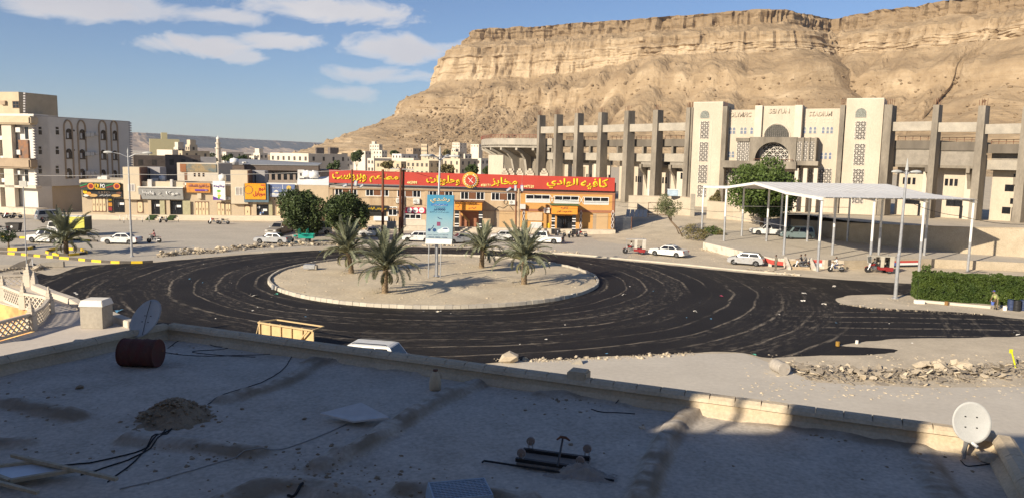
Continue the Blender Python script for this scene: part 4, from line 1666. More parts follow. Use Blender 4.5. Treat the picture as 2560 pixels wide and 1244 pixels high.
er = S_.uv(1196, 450, .2)[0] - ex
mb = MB()
mb.lathe([(0, .0), (er, .0), (er, .30), (er * .9, .34), (er * .86, .30), (0, .30)], 36, axis='y', c=(ex, -.10, ez))
mb2 = MB()
for i, (px, py) in enumerate(()):
 pass
emb = mb.build('emblem_disc', mat('emblem_gold', (.62, .36, .06), .5), S_.root)
mb = MB()
mb.lathe([(0, .0), (er * .62, .0), (er * .62, .012), (0, .012)], 28, axis='y', c=(ex, -.402, ez))
mb.build('emblem_centre', sign_red, emb)
mb = MB()
for k in range(18):
 a = k / 18 * 6.283
 if 1.1 < a < 2.0:
  continue
 mb.beam((ex + er * .66 * math.cos(a), -.41, ez + er * .66 * math.sin(a)), (ex + er * .82 * math.cos(a), -.41, ez + er * .82 * math.sin(a)), .05, .13)
mb.beam((ex - er * .3, -.425, ez + er * .3), (ex + er * .35, -.425, ez - er * .35), .05, .1)
mb.beam((ex - er * .1, -.43, ez - er * .25), (ex + er * .25, -.43, ez + er * .3), .05, .08)
tag(mb.build('emblem_marks', white_pl, emb), kind='stuff')
s = C.sub('sandwich_sign', 'black sign with yellow Arabic lettering over the dark sandwich counter', 'sign', 900, 527, .3)
s.R('board', 900, 514, 970, 527, 0, -.25, black_paint)
s.text('سندوتش الوادي', 919, 518, 966, 527, .012, sign_yel, .02)
s = C.sub('juice_sign', 'crimson sign with three white discs beside the blue billboard', 'sign', 1014, 533, .25)
mag = mat('crimson_sheet', (.50, .02, .08), .5)
s.R('board', 1014, 519, 1063, 533, 0, -.2, mag)
for px in (1024, 1039, 1054):
 x, z = s.uv(px, 526, .02)
 o = MB().lathe([(0, 0), (.42, 0), (.42, .02), (0, .02)], 20, axis='y', c=(x, -.022, z)).build('disc', white_paint, s.root)
 s.text('سفري', px - 4, 524.5, px + 4, 528.5, .05, mag, .01, .006, parent=o)
ac_unit(C, 'split unit on the wall left of the middle shutter arch', 1273, 501, 1288, 512)
ac_unit(C, 'white split unit left of the right orange porch', 1360, 520, 1375, 533)
ac_unit(C, 'boxy grey cooler above the ornament panel by the pole pair', 1300, 511, 1314, 523, .6, fan=False)
ac_unit(C, 'split unit under the third upper window by the twin brown poles', 1033, 497, 1049, 510)
ac_unit(C, 'split unit hung directly behind the twin brown poles', 990, 496, 1006, 508)

SH = fac('shop_building', 'long single storey row of tan shops with pale steps and oval-panelled doors', 'building', P(205, 546), P(822, 551))
shop_tan = mat('shop_tan', (.47, .375, .255), var=.06, scale=.7, fine=.05)
shop_pale = mat('shop_pale', (.55, .46, .33), var=.06, scale=.7)
step_m = mat('pale_step_stone', (.60, .51, .385), var=.06, scale=.9, fine=.06)
xl, xr_ = SH.uv(206, 520)[0], SH.uv(822, 520)[0]
xe = SH.uv(309, 500)[0]
xmo = SH.uv(350, 500)[0]
ztop = SH.uv(260, 452)[1]
zt2 = SH.uv(600, 457)[1]
for i, (o_, z_) in enumerate(((2.3, .27), (1.9, .53), (1.5, .80))):
 MB().box(xl - 2.5 + i * .4, xr_ - 1, -o_, -.002 if i == 2 else -(1.899, 1.499)[i], 0, z_).build('step', step_m, SH.root)
MB().box(xl, xe, 0, 12, 0, ztop - .5).build('wall', shop_tan, SH.root)
MB().box(xe, xr_, 0, 12, 0, zt2 - .3).build('wall', shop_tan, SH.root)
SH.R('parapet', 198, 450, 309, 459, .6, -11, shop_pale)
SH.R('parapet', 350, 454, 462, 470, .1, -.3, shop_pale)
SH.R('parapet', 458, 458, 577, 464, .1, -.4, white_pl)
SH.R('parapet', 667, 458, 742, 463, .2, -.4, white_pl)
for x0, x1 in ((369, 379), (425, 431)):
 SH.R('pilaster', x0, 449, x1, 470, .5, -.2, grey_white)
for x0, y0, x1, y1 in ((308, 418, 349, 499), (577, 426, 619, 510)):
 t_ = SH.R('tower', x0, y0, x1, y1, .8, -3.2, shop_pale)
 a, b, c, d = SH.rect(x0, y0, x1, y1, .8)
 MB().box(c - .002, c + .14, -.79, 3.1, b, d).build('edge_strip', brass, SH.root)
for x0, y0, x1, y1 in ((320, 460, 337, 479), (589, 468, 608, 489)):
 a, b, c, d = SH.rect(x0, y0, x1, y1, .83)
 mb = MB()
 fr = .1
 for q in ((a, a + fr, b, d), (c - fr, c, b, d), (a + fr, c - fr, b, b + fr), (a + fr, c - fr, d - fr, d), ((a + c) / 2 - .05, (a + c) / 2 + .05, b + fr, d - fr)):
  mb.box(q[0], q[1], -.86, -.801, q[2], q[3])
 g = mb.build('vent', white_pl, SH.root)
 for k in range(12):
  z = b + fr + (d - b - 2 * fr) * (k + .5) / 12
  MB().box(a + fr, c - fr, -.83, -.803, z - .035, z + .03).build('slat', grey_pl, g)
for x0, y0, x1, y1 in ((351, 418, 400, 455), (619, 427, 662, 459)):
 SH.R('roof_block', x0, y0, x1, y1, -3.3, -7, grey_pl)
 SH.R('downpipe', (x0 + x1) / 2 - 3, y0 + 4, (x0 + x1) / 2 - 1, y1, -3.1, -3.3, black_paint)
a, b, c, d = SH.rect(346, 470, 457, 499, .9)
MB().box(a - .1, c + .1, -1.05, .0, d, d + .18).build('fascia_cap', white_pl, SH.root)
oval_m = mat('oval_panel', (.62, .49, .30), var=.05)
door_brown = mat('door_brown', (.19, .11, .07), .6)

def oval_door(x0, y0, x1, y1, n, off=.02):
 a, b, c, d = SH.rect(x0, y0, x1, y1, off)
 dr = MB().box(a, c, -off - .05, 0, b, d).build('door', door_brown, SH.root)
 w = (c - a) / n
 for i in range(n):
  xa, xb = a + w * i + w * .1, a + w * (i + 1) - w * .1
  r = (xb - xa) / 2
  xm_ = (xa + xb) / 2
  z0, z1 = b + .12, d - .12
  pts = [(xm_ + r * math.cos(t), z1 - r + r * math.sin(t)) for t in [k * math.pi / 8 for k in range(9)]] + [(xm_ + r * math.cos(t), z0 + r + r * math.sin(t)) for t in [math.pi + k * math.pi / 8 for k in range(9)]]
  o = MB().prism(pts, -off - .075, -off - .051).build('oval_panel', oval_m, dr)
  MB().prism([(xm_ - .09, (z0 + z1) / 2), (xm_, (z0 + z1) / 2 - .28), (xm_ + .09, (z0 + z1) / 2), (xm_, (z0 + z1) / 2 + .28)], -off - .085, -off - .0751).build('diamond', door_brown, dr)

for q in ((231, 494, 265, 530, 4), (343, 502, 358, 533, 1), (488, 504, 522, 542, 4), (543, 506, 562, 544, 2), (565, 508, 577, 544, 2), (611, 513, 627, 546, 1), (690, 513, 703, 548, 1)):
 oval_door(*q)
for x0, y0, x1, y1 in ((285, 497, 311, 531), (378, 500, 400, 536), (425, 502, 456, 538), (641, 512, 671, 547)):
 w = SH.window(x0, y0, x1, y1, .05, mat('dark_door_frame', (.03, .028, .026)), dark_glass, 2, 1, .08, name='door')
 a, b, c, d = SH.rect(x0, y0, x1, y1, .07)
 MB().box((a + c) / 2 + .1, (a + c) / 2 + .8, -.06, -.052, (b + d) / 2 + .1, (b + d) / 2 + .5).build('notice', white_paint, w)
 MB().tube([((a + c) / 2 - .12, -.09, b + .9), ((a + c) / 2 - .12, -.12, b + 1.3), ((a + c) / 2 - .12, -.09, b + 1.7)], .03, 5).build('handle', chrome, w)
rnd = random.Random(12)
for k in range(9):
 px, py = rnd.uniform(643, 655), rnd.uniform(516, 545)
 SH.R('poster', px, py, px + rnd.uniform(3, 5), py + rnd.uniform(2, 5), .065, .055, rnd.choice((white_paint, frost, mat('poster_blue', (.1, .2, .45)))))
for x0, x1 in ((400, 412), (457, 476), (672, 681)):
 a, b, c, d = SH.rect(x0, 502, x1, 539, .3)
 MB().box(a, c, -.35, -.30, b, d).build('open_leaf', mat('green_tan_leaf', (.36, .33, .20), .6), SH.root)
for x0, x1 in ((370, 378), (416, 425), (632, 641)):
 SH.R('pillar', x0, 500, x1, 540, .35, 0, shop_tan, z0=.8)
gr = mat('green_carpet', (.035, .06, .018), .95)
for x0, x1 in ((372, 394), (422, 442)):
 for i in range(4):
  a, b, c, d = SH.rect(x0 + 2, 540, x1 - 2, 544, 1.6)
  MB().box(a - i * .12, c - i * .12, -1.502 - .3 * (i + 1), -1.502 - .3 * i, 0, .80 - .2 * i + .01).build('carpet_step', gr, SH.root)
for i, (x0, y0, x1, y1) in enumerate(((493, 484, 503, 497), (344, 488, 346.5, 500), (692, 496, 706, 504))):
 SH.R('wall_box', x0, y0, x1, y1, .45, 0, shop_pale)
mb = MB()
SH.R('counter_sign', 270, 495, 281, 531, .25, 0, black_paint)
SH.text('EXPO', 271.5, 498, 279.5, 503, .262, sign_yel, .02)
SH.R('poster', 271, 507, 280, 516, .262, .25, mat('poster_orange', (.5, .22, .03)))
SH.R('poster', 271, 518, 280, 527, .262, .25, red_paint)
SH.R('red_wall', 742, 468, 822, 492, -1.2, -1.6, mat('red_brick_wall', (.25, .075, .045)))
mb = MB()
p = [SH.uv(742, 470, -1), SH.uv(822, 468, -1), SH.uv(822, 443, -5), SH.uv(744, 447, -5)]
mb.hexa([(p[0][0], 1, p[0][1]), (p[1][0], 1, p[1][1]), (p[2][0], 5, p[2][1]), (p[3][0], 5, p[3][1])], [(p[0][0], 1, p[0][1] + .1), (p[1][0], 1, p[1][1] + .1), (p[2][0], 5, p[2][1] + .1), (p[3][0], 5, p[3][1] + .1)])
mb.build('sheet_roof', white_metal, SH.root)

dk_green = mat('dark_green_board', (.035, .045, .035), .5)
s = SH.sub('shop_sign', 'dark green upper sign reading EXPO with two red and green emblems', 'sign', 202, 475, .9)
s.R('board', 202, 457, 300, 476, 0, -.6, dk_green)
s.text('EX', 237, 460, 250, 471, .012, sign_yel, .03)
s.text('PO', 251, 460, 263, 471, .012, white_paint, .03)
s.R('underline', 239, 472, 263, 474, .012, 0, sign_yel)
for c_ in (227, 292):
 x, z = s.uv(c_, 466, .01)
 MB().lathe([(0, 0), (.55, 0), (.55, .02), (0, .02)], 16, axis='y', c=(x, -.022, z)).build('emblem', orange_sheet, s.root)
 MB().lathe([(0, 0), (.38, 0), (.38, .01), (0, .01)], 16, axis='y', c=(x, -.034, z)).build('emblem_centre', red_paint, s.root)
 MB().beam((x - 1.7, -.012, z - .25), (x - .6, -.012, z + .05), .02, .16).build('swoosh', red_paint, s.root)
 MB().beam((x - 1.75, -.012, z), (x - .6, -.012, z + .4), .02, .16).build('swoosh', mat('swoosh_green', (.05, .25, .08)), s.root)
s = SH.sub('shop_sign', 'black lower sign with a second dim EXPO and pictured meals', 'sign', 206, 494, .55)
s.R('board', 206, 476.5, 306, 494, 0, -.4, black_paint)
s.text('EXPO', 247, 478, 275, 485, .012, mat('dim_letter', (.16, .12, .09)), .03)
s.text('الطعام السريع الشهي', 249, 486, 276, 492, .012, white_paint, .01)
for x0, y0, x1, y1, m_ in ((207, 474, 218, 485, sign_yel), (216, 480, 228, 489, orange_sheet), (222, 485, 244, 493, mat('bun', (.48, .30, .12))), (278, 486, 302, 493, mat('bun', (.48, .30, .12))), (208, 486, 222, 492, white_pl), (290, 480, 304, 486, rust)):
 x, z = s.uv((x0 + x1) / 2, (y0 + y1) / 2, .01)
 a, b, c, d = s.rect(x0, y0, x1, y1, .01)
 MB().prism([((a + c) / 2 + (c - a) / 2 * math.cos(k * .6283), (b + d) / 2 + (d - b) / 2 * math.sin(k * .6283)) for k in range(10)], -.015, -.001).build('picture', m_, s.root)
s = SH.sub('shop_sign', 'grey fascia sign reading Mocha in white with the Arabic name', 'sign', 346, 499, .9)
a, b, c, d = s.rect(346, 472, 457, 499, 0)
MB().hexa([(a, .25, b), (c, .25, b), (c, .85, b), (a, .85, b)], [(a, -.10, d), (c, -.10, d), (c, .85, d), (a, .85, d)]).build('board', mat('mocha_grey', (.30, .295, .28), .5), s.root)
for t_, r in (('Mocha', (357, 477, 385, 487)), ('موكا', (415, 479, 446, 489))):
 o = s.text(t_, *r, .1, white_paint, .012)
x, z = s.uv(399, 484, .06)
MB().tube([(x + .3 * math.cos(k * .6) * (1 - k * .04), -.06, z + .05 * k - .4) for k in range(16)], .04, 5).build('emblem', mat('dim_white', (.55, .52, .47)), s.root)
s = SH.sub('shop_sign', 'weathered orange sign left of the white ice cream sign', 'sign', 466, 482, .7)
a, b, c, d = s.rect(466, 458, 525, 482, 0)
MB().hexa([(a, .1, b), (c, .1, b), (c, .5, b), (a, .5, b)], [(a, -.1, d), (c, -.1, d), (c, .5, d), (a, .5, d)]).build('board', mat('sign_orange', (.58, .25, .06), .6, var=.2), s.root)
s.text('مركز الشوق للاتصالات', 470, 461, 521, 469, .12, mat('sign_mauve', (.28, .10, .16)), .015)
s.R('strip', 487, 474, 519, 478, .06, 0, mat('sign_purple', (.13, .05, .28)))
s.text('خدمات', 512, 474.5, 518, 477.5, .08, white_paint, .01, .01)
s = SH.sub('shop_sign', 'tall white and purple ice cream sign reading King with a green dessert', 'sign', 532, 501, 1.1)
s.R('board', 532, 453, 563, 501, 0, -.25, white_paint)
pu = mat('king_purple', (.11, .045, .26), .5)
s.poly('corner', [(532.5, 491), (532.5, 500.5), (562.5, 500.5), (548, 497)], .012, 0, pu)
s.text('King', 534, 463, 548, 470, .012, pu, .015)
s.text('بوظا', 549, 462, 561, 470, .012, pu, .015)
for x, y, w_, m_ in ((547, 478, 5, mat('lime', (.16, .42, .05))), (546, 484, 4, mat('cream_white', (.6, .55, .4))), (548, 490, 4.6, mat('lime_yellow', (.5, .5, .06))), (547, 495, 2.4, mat('lime', (.16, .42, .05)))):
 a, b, c, d = s.rect(x - w_, y - 3, x + w_, y + 3, .01)
 MB().prism([((a + c) / 2 + (c - a) / 2 * math.cos(k * .6283), (b + d) / 2 + (d - b) / 2 * math.sin(k * .6283)) for k in range(10)], -.02, -.001).build('picture', m_, s.root)
s = SH.sub('shop_sign', 'large orange phone shop sign with red Arabic lettering in a blue grey frame', 'sign', 611, 506, 1.0)
s.R('frame', 610, 460, 671, 506, -.05, -.8, mat('blue_grey_frame', (.10, .15, .18), .5))
s.R('board', 612, 459, 664, 499, .1, -.04, mat('sign_amber', (.72, .29, .015), .5))
s.text('نيو', 646, 467, 662, 478, .115, sign_red, .025)
s.text('موبايل', 632, 479, 662, 492, .115, sign_red, .025)
s.R('tab', 652, 462, 662, 465, .115, .1, sign_red)
x, z = s.uv(621, 475, .11)
o = MB()
for k in range(7):
 a = k / 7 * 6.28
 o.beam((x + .75 * math.cos(a), -.115, z + .75 * math.sin(a)), (x + .75 * math.cos(a + .9), -.115, z + .75 * math.sin(a + .9)), .02, .14)
o.build('emblem', mat('emblem_brown', (.30, .15, .06)), s.root)
s = SH.sub('shop_sign', 'blue car rental sign with three white cars above the round tree', 'sign', 675, 493, .5)
s.R('board', 675, 461, 737, 493, 0, -.2, mat('sign_blue', (.13, .17, .30), .5))
s.R('lower_band', 675.5, 484, 736, 492.5, .01, 0, mat('sign_pale_blue', (.42, .45, .52)))
s.R('divider', 706, 462, 707, 492, .015, 0, white_paint)
s.text('لتأجير السيارات', 679, 467, 702, 472, .012, white_paint, .01)
s.text('الليث', 714, 476, 730, 480, .012, white_paint, .01)
for cx, cy in ((690, 478), (683, 485), (698, 486)):
 s.poly('picture_car', [(cx - 6, cy + 2), (cx - 5.5, cy), (cx - 3, cy - .5), (cx - 1.5, cy - 2.2), (cx + 2.5, cy - 2.2), (cx + 4.5, cy - .3), (cx + 6, cy + .3), (cx + 6, cy + 2)], .025, .011, white_pl)
x, z = s.uv(722, 470, .01)
MB().lathe([(.25, 0), (.42, 0), (.42, .015), (.25, .015)], 16, axis='y', c=(x, -.016, z)).build('emblem', mat('sign_gold', (.55, .38, .1)), s.root)
ac_unit(SH, 'small condenser under the sandy tower left of the coffee sign', 332, 488, 343, 497)
ac_unit(SH, 'condenser under the purple corner of the ice cream sign', 565, 493, 576, 500)
f = SH.sub('air_cooler', 'pale box cooler on the roof above the EXPO sign', 'air cooler', 255, 450, -1.5)
f.R('case', 253, 440, 268, 451, 0, -1.2, ac_white, bevel=.05)
f.R('duct', 243, 442, 253, 450, -.2, -1.0, ac_white, bevel=.05)
f = SH.sub('air_cooler', 'white cooler behind the parapet of the coffee shop', 'air cooler', 385, 456, -1.5)
f.R('case', 378, 446, 392, 454, 0, -1.0, grey_white, bevel=.04)

def tank(F, label, px, py0, py1, r, off, lying=False):
 f = F.sub('water_tank', label, 'water tank', px, py1, off, 'water tanks on the roofs')
 h = f.uv(px, py0)[1]
 mb = MB()
 if lying:
  mb.lathe([(0, -h * .0), (r * .6, .02), (r, .12), (r, 1.6), (r * .6, 1.7), (0, 1.72)], 20, axis='x', c=(-.8, 0, r))
 else:
  mb.lathe([(r, 0), (r, h * .45), (r * 1.02, h * .47), (r, h * .5), (r, h * .86), (r * .8, h * .95), (r * .3, h), (0, h)], 20)
 mb.build('drum', white_metal, f.root, smooth=True)
 mb = MB()
 if lying:
  mb.lathe([(.2, 0), (.2, .1), (0, .11)], 12, c=(0, 0, 2 * r - .02))
 else:
  mb.lathe([(r * .3, h), (r * .3, h + .08), (0, h + .1)], 12)
 mb.build('lid', white_metal, f.root)

tank(SH, 'white upright water tank behind the ice cream sign', 556, 436, 454, .62, -1.5)
tank(SH, 'left of the two silver lying tanks left of the red sign', 769, 429, 444, .62, -4, True)
tank(SH, 'right of the two silver lying tanks left of the red sign', 784, 430, 446, .68, -4, True)
f = SH.sub('roof_box', 'small grey block with a black mark beside the lying tanks', 'roof box', 752, 446, -4)
f.R('block', 744, 425, 760, 446, 0, -2, grey_white)
f.text('لا', 750, 433, 754, 440, .02, black_paint, .05)

pL = PD(98, 545, 140)
pL.z = 0
pR = PD(332, 500, 161)
pR.z = 0
T_ = fac('apartment_block', 'four storey white block with tall arched window bays in shade', 'building', pL, pR)
xe = (pR - pL).length
zt = T_.uv(210, 298)[1]
zb = T_.uv(100, 467)[1]
apt_m = mat('apartment_white', (.57, .535, .48), var=.05, scale=.4, fine=.04)
lower_m = mat('apartment_lower', (.50, .40, .28), var=.07, scale=.4)
MB().box(0, xe, 0, 14, zb, zt).build('wall', apt_m, T_.root)
MB().box(.4, xe - .3, .9, 13.6, 0, zb - .01).build('lower_wall', lower_m, T_.root)
MB().box(-.03, xe + .03, -.03, .25, zt, zt + .12).build('coping', grey_pl, T_.root)
q = 14
for i in range(26):
 z = zb + (zt - zb) * (i + .2) / 26
 for x in (-.02, xe + .02):
  MB().box(x - .35, x + .35, -.05, .2, z, z + (zt - zb) / 26 * .55).build('quoin', grey_pl, T_.root)
win_fr = mat('brown_window_frame', (.10, .07, .05))
for px in (100, 143):
 for py in (331, 380, 428):
  a, b, c, d = T_.rect(px - 3.5, py - 5, px + 4.5, py + 6, .02)
  w = MB().box(a, c, -.03, 0, b, d).build('window', dark_glass, T_.root)
  MB().box((a + c) / 2 - .3, (a + c) / 2 + .3, -.02, 0, d + .15, d + .6).build('vent', dark_glass, T_.root)
for k, (x0, x1) in enumerate(((162, 182), (196, 215), (249, 267), (279, 295))):
 a, b, c, d = T_.rect(x0, 301 + k * .6, x1, 446, .02)
 r = (c - a) / 2
 xm_ = (a + c) / 2
 path = [(a, -.06, b)] + [(xm_ + r * math.cos(t), -.06, d - r * 1.6 + r * 1.6 * math.sin(t)) for t in [math.pi * (1 - j / 10) for j in range(11)]] + [(c, -.06, b)]
 MB().tube(path, .16, 5).build('arch_moulding', tan_dk, T_.root)
 for y0, y1 in ((322, 347), (372, 396), (421, 445)):
  y0, y1 = y0 + k * 1.6, y1 + k * 1.2
  a2, b2, c2, d2 = T_.rect(x0 + 3, y0, x1 - 2, y1, .03)
  r2 = (c2 - a2) / 2
  xm2 = (a2 + c2) / 2
  pts = [(a2, b2), (c2, b2)] + [(xm2 + r2 * math.cos(t), d2 - r2 + r2 * math.sin(t)) for t in [math.pi * j / 8 for j in range(9)]]
  w = MB().prism(pts, -.04, -.002).build('window', dark_glass, T_.root)
  mb = MB()
  mb.box(xm2 - .07, xm2 + .07, -.07, -.041, b2, d2)
  mb.box(a2, c2, -.075, -.041, d2 - r2 * 1.1 - .05, d2 - r2 * 1.1 + .05)
  mb.box(a2 - .1, c2 + .1, -.14, -.041, b2 - .12, b2)
  mb.build('frame', win_fr, w)
  MB().box(a2 + .15, xm2 - .1, -.05, -.041, b2 + .1, d2 - r2).build('curtain', frost, w)
n_ = 0
for py in (337, 385, 433):
 for x0, x1 in ((217, 226), (227, 236), (239, 246)):
  n_ += 1
  ac_unit(T_, ('left', 'middle', 'small right')[n_ % 3 - 1] + ' window cooler between the arches of the white block, %s row' % (('upper', 'upper', 'upper', 'middle', 'middle', 'middle', 'lower', 'lower', 'lower')[n_ - 1]), x0, py - 5, x1, py + (5 if x1 - x0 > 8 else 2), .5, 'window coolers on the white block', fan=False)
for px in (183, 187):
 for py in (327, 376, 424):
  if px == 183:
   T_.R('vent', px, py - 2, px + 4, py + 2, .02, 0, dark_glass)
ld = V((-T_.t.y, T_.t.x, 0))          # away from its corner, to the left
fl = fac('balcony_block', 'sunlit street front with round columns and brown balcony slabs at the left edge', 'building', pL + ld * 22 + T_.t * -.05, pL + T_.t * -.05)
MB().box(0, 22, .02, 3, 0, fl.uv(60, 285)[1]).build('wall', apt_m, fl.root)
L2 = 22
for y0, y1, o_, m_ in ((290, 311, 1.9, tan_pl), (396, 421, 1.8, tan_dk)):
 a, b, c, d = fl.rect(0, y0, 74, y1, o_)
 MB().box(0, c, -o_, .01, b, d).build('balcony_slab', m_, fl.root, bevel=.25)
fl.R('sign_panel', 46, 350, 70, 396, .3, .02, mat('weathered_orange', (.28, .13, .06), c2=(.12, .1, .09), scale=1.2))
for x0, x1 in ((12, 36), (-20, 0)):
 a, b, c, d = fl.rect(x0, 311, x1, 540, 1.0)
 MB().box(a, c, -1.2, -.4, 0, d).build('column', cream2, fl.root)
for y0, y1 in ((318, 346), (368, 396), (425, 452)):
 a, b, c, d = fl.rect(-6, y0, 12, y1, .05)
 r = (c - a) / 2
 pts = [(a, b), (c, b)] + [((a + c) / 2 + r * math.cos(t), d - r + r * math.sin(t)) for t in [math.pi * j / 8 for j in range(9)]]
 MB().prism(pts, -.04, -.001).build('window', dark_glass, fl.root)
 fl.R('railing', -6, y1 - 6, 14, y1 + 4, .9, .8, white_pl)
 a, b, c, d = fl.rect(62, y0, 70, y1 + 2, .05)
 MB().box(a, c, -.05, -.001, b, d).build('window', dark_glass, fl.root)
for k, py in enumerate((325, 381, 431)):
 ac_unit(fl, ('upper', 'middle', 'lower')[k] + ' cooler box on the sunlit front beside the corner', 38, py - 6, 50, py + 6, .6, 'coolers on the sunlit front', fan=False)
fl.R('plinth', 0, 520, 92, 545, 2.5, .02, stone, z0=0)
fl.R('awning_beam', 0, 464, 90, 470, 1.2, .02, cream2)
pT = PD(62, 520, 168)
pT.z = 0
t3 = fac('tower_block', 'tan taller block with a dark square window behind the balconies, top left', 'building', pT + V((-22, 6, 0)), pT)
zz = t3.uv(30, 230)[1]
MB().box(0, (V((22, -6, 0))).length, 0, 10, 0, zz).build('wall', tan_pl, t3.root)
t3.window(31, 253, 48, 271, .04, win_fr, dark_glass, 2, 2, .15)
t3.R('cooler', 0, 252, 12, 262, .5, 0, tan_dk)
for i in range(9):
 t3.R('quoin', 58, 232 + i * 6.4, 63, 235.5 + i * 6.4, .05, -.1, grey_pl)
t3.R('roof_slab', 0, 284, 70, 292, 1.5, -6, cream2)
# ================================================================== STADIUM
ZS = 2.0
pA, pB = PD(1728, 500, 167), PD(2205, 500, 149)
pA.z = pB.z = ZS
ST = fac('stadium', 'unfinished concrete and cream stone sports stadium with lattice windows below the mesa', 'stadium', pA, pB)
lat_m = mat('white_lattice', (.66, .60, .52), var=.05)
W_ = (pB - pA).length

def star_lattice(F, x0, y0, x1, y1, off, cells, arch=False, parent=None, m=None, plain=False):
 a, b, c, d = F.rect(x0, y0, x1, y1, off)
 r = (c - a) / 2
 xm_ = (a + c) / 2
 if arch:
  hz = d - r
  pts = [(a, b), (c, b)] + [(xm_ + r * math.cos(t), hz + r * math.sin(t)) for t in [math.pi * j / 14 for j in range(15)]]
  inside = lambda x, z: (z <= hz and a <= x <= c) or math.hypot(x - xm_, z - hz) <= r * .99
 else:
  pts = [(a, b), (c, b), (c, d), (a, d)]
  inside = lambda x, z: True
 w = MB().prism(pts, -off - .02, -off + .05).build('window', dark_in, parent or F.root)
 mb = MB()
 n = cells
 s = (c - a) / n
 k = max(1, round((d - b) / s))
 t = (d - b) / k
 th = s * (.08 if plain else .105)

 def bar(p, q):
  L = max(1, int(math.hypot(q[0] - p[0], q[1] - p[1]) / (s * .26)))
  run = None
  for i in range(L + 1):
   f = i / L
   x, z = p[0] + (q[0] - p[0]) * f, p[1] + (q[1] - p[1]) * f
   ok = inside(x, z)
   if ok and run is None:
    run = (x, z)
   if (not ok or i == L) and run is not None:
    e = (x, z)
    if math.hypot(e[0] - run[0], e[1] - run[1]) > s * .1:
     mb.beam((run[0], -off - .06 - .01 * (len(mb.f) % 7), run[1]), (e[0], -off - .06 - .01 * (len(mb.f) % 7), e[1]), .05, th, upv=(0, 1, 0) if abs(e[0] - run[0]) < 1e-6 and False else None)
    run = None
 for i in range(n + 1):
  bar((a + s * i, b), (a + s * i, d))
 for j in range(k + 1):
  bar((a, b + t * j), (c, b + t * j))
 for i in range(n):
  for j in range(k):
   if (i + j) % 2 or plain:
    bar((a + s * i, b + t * j), (a + s * (i + 1), b + t * (j + 1)))
   if (i + j) % 2 == 0 or plain:
    bar((a + s * (i + 1), b + t * j), (a + s * i, b + t * (j + 1)))
 tag(mb.build('lattice', m or lat_m, w), kind='stuff')
 return w

tw_off = 1.2
for x0, x1, yt, yb in ((1728, 1801, 257, 519), (2107, 2200, 248, 536)):
 a, b, c, d = ST.rect(x0, yt, x1, yb, tw_off)
 MB().box(a, c, -tw_off, 9, -.2, d).build('tower', cream, ST.root)
 MB().box(a + .02, c - .02, -tw_off + .05, 8.9, d, d + .18).build('coping', cream2, ST.root)
for x0, x1, rows in (((1750, 1772, ((304, 347), (356, 404), (413, 458), (463, 493))), (), ()) if False else (1750, 1772, ((304, 347), (356, 404), (413, 458), (463, 493)), ), ):
 for i, (y0, y1) in enumerate(rows):
  star_lattice(ST, x0 - i * 2.2, y0, x1 - i * 2.2, y1, tw_off, 4)
for i, (y0, y1) in enumerate(((304, 349), (360, 413), (423, 463), (497, 509))):
 star_lattice(ST, 2137 - i * 2.4, y0, 2164 - i * 2.4, y1, tw_off, 4)
screen_m = mat('grey_green_screen', (.42, .43, .38), var=.06)
for x0, x1, y0, y1 in ((1751, 1773, 277, 296), (2139, 2166, 271, 294)):
 star_lattice(ST, x0, y0, x1, y1, tw_off, 9, True, m=screen_m, plain=True)
for x0, x1, y0, y1 in ((1747, 1776, 256, 500), (2133, 2169, 300, 520)):
 for xx in (x0, x1):
  ST.R('pilaster_strip', xx - .5, 300, xx + .5, y1, tw_off + .05, tw_off - .0, cream2)
for x0, x1, yt, off in ((1812, 1888, 275, 0), (2005, 2097, 272, 0), (1903, 2000, 265, .9)):
 a, b, c, d = ST.rect(x0, yt, x1, 430, off)
 MB().box(a, c, -off, 6, b if off else -.2, d).build('wall', cream, ST.root)
for x0, x1, yt, yb, off in ((1713, 1727, 269, 505, 1.5), (1801, 1812, 266, 520, 1.8), (2094, 2106, 263, 470, 1.8), (2201, 2221, 262, 540, 1.8)):
 a, b, c, d = ST.rect(x0, yt, x1, yb, off)
 o = MB().box(a, c, -off, 1.5, -.2, d).build('pier', concrete_st, ST.root)
 for k in range(5):
  x = a + (c - a) * (k + .5) / 5
  MB().tube([(x, -off + .3 + .2 * (k % 2), d), (x + .03, -off + .3 + .2 * (k % 2), d + 1.1)], .03, 4).build('rebar', rust, o)
for x0, x1, yt in ((1886, 1904, 264), (1986, 2004, 263)):
 a, b, c, d = ST.rect(x0, yt, x1, 345, 1.6)
 o = MB().box(a, c, -1.6, 1.2, b, d).build('pier', cream2, ST.root)
 for k in range(5):
  x = a + (c - a) * (k + .5) / 5
  MB().tube([(x, -.9, d), (x + .03, -.9, d + 1.2)], .04, 4).build('rebar', rust, o)
for t_, r, off in (('OLYMPIC', (1825, 281, 1878, 293), .02), ('SEIYUN', (1922, 272, 1974, 284), .92), ('STADIUM', (2022, 279, 2080, 291), .02)):
 ST.text(t_, *r, off, cream, .03, .14)
blue_w = mat('blue_pane', (.10, .13, .24), .4, c2=(.16, .18, .16), scale=2)
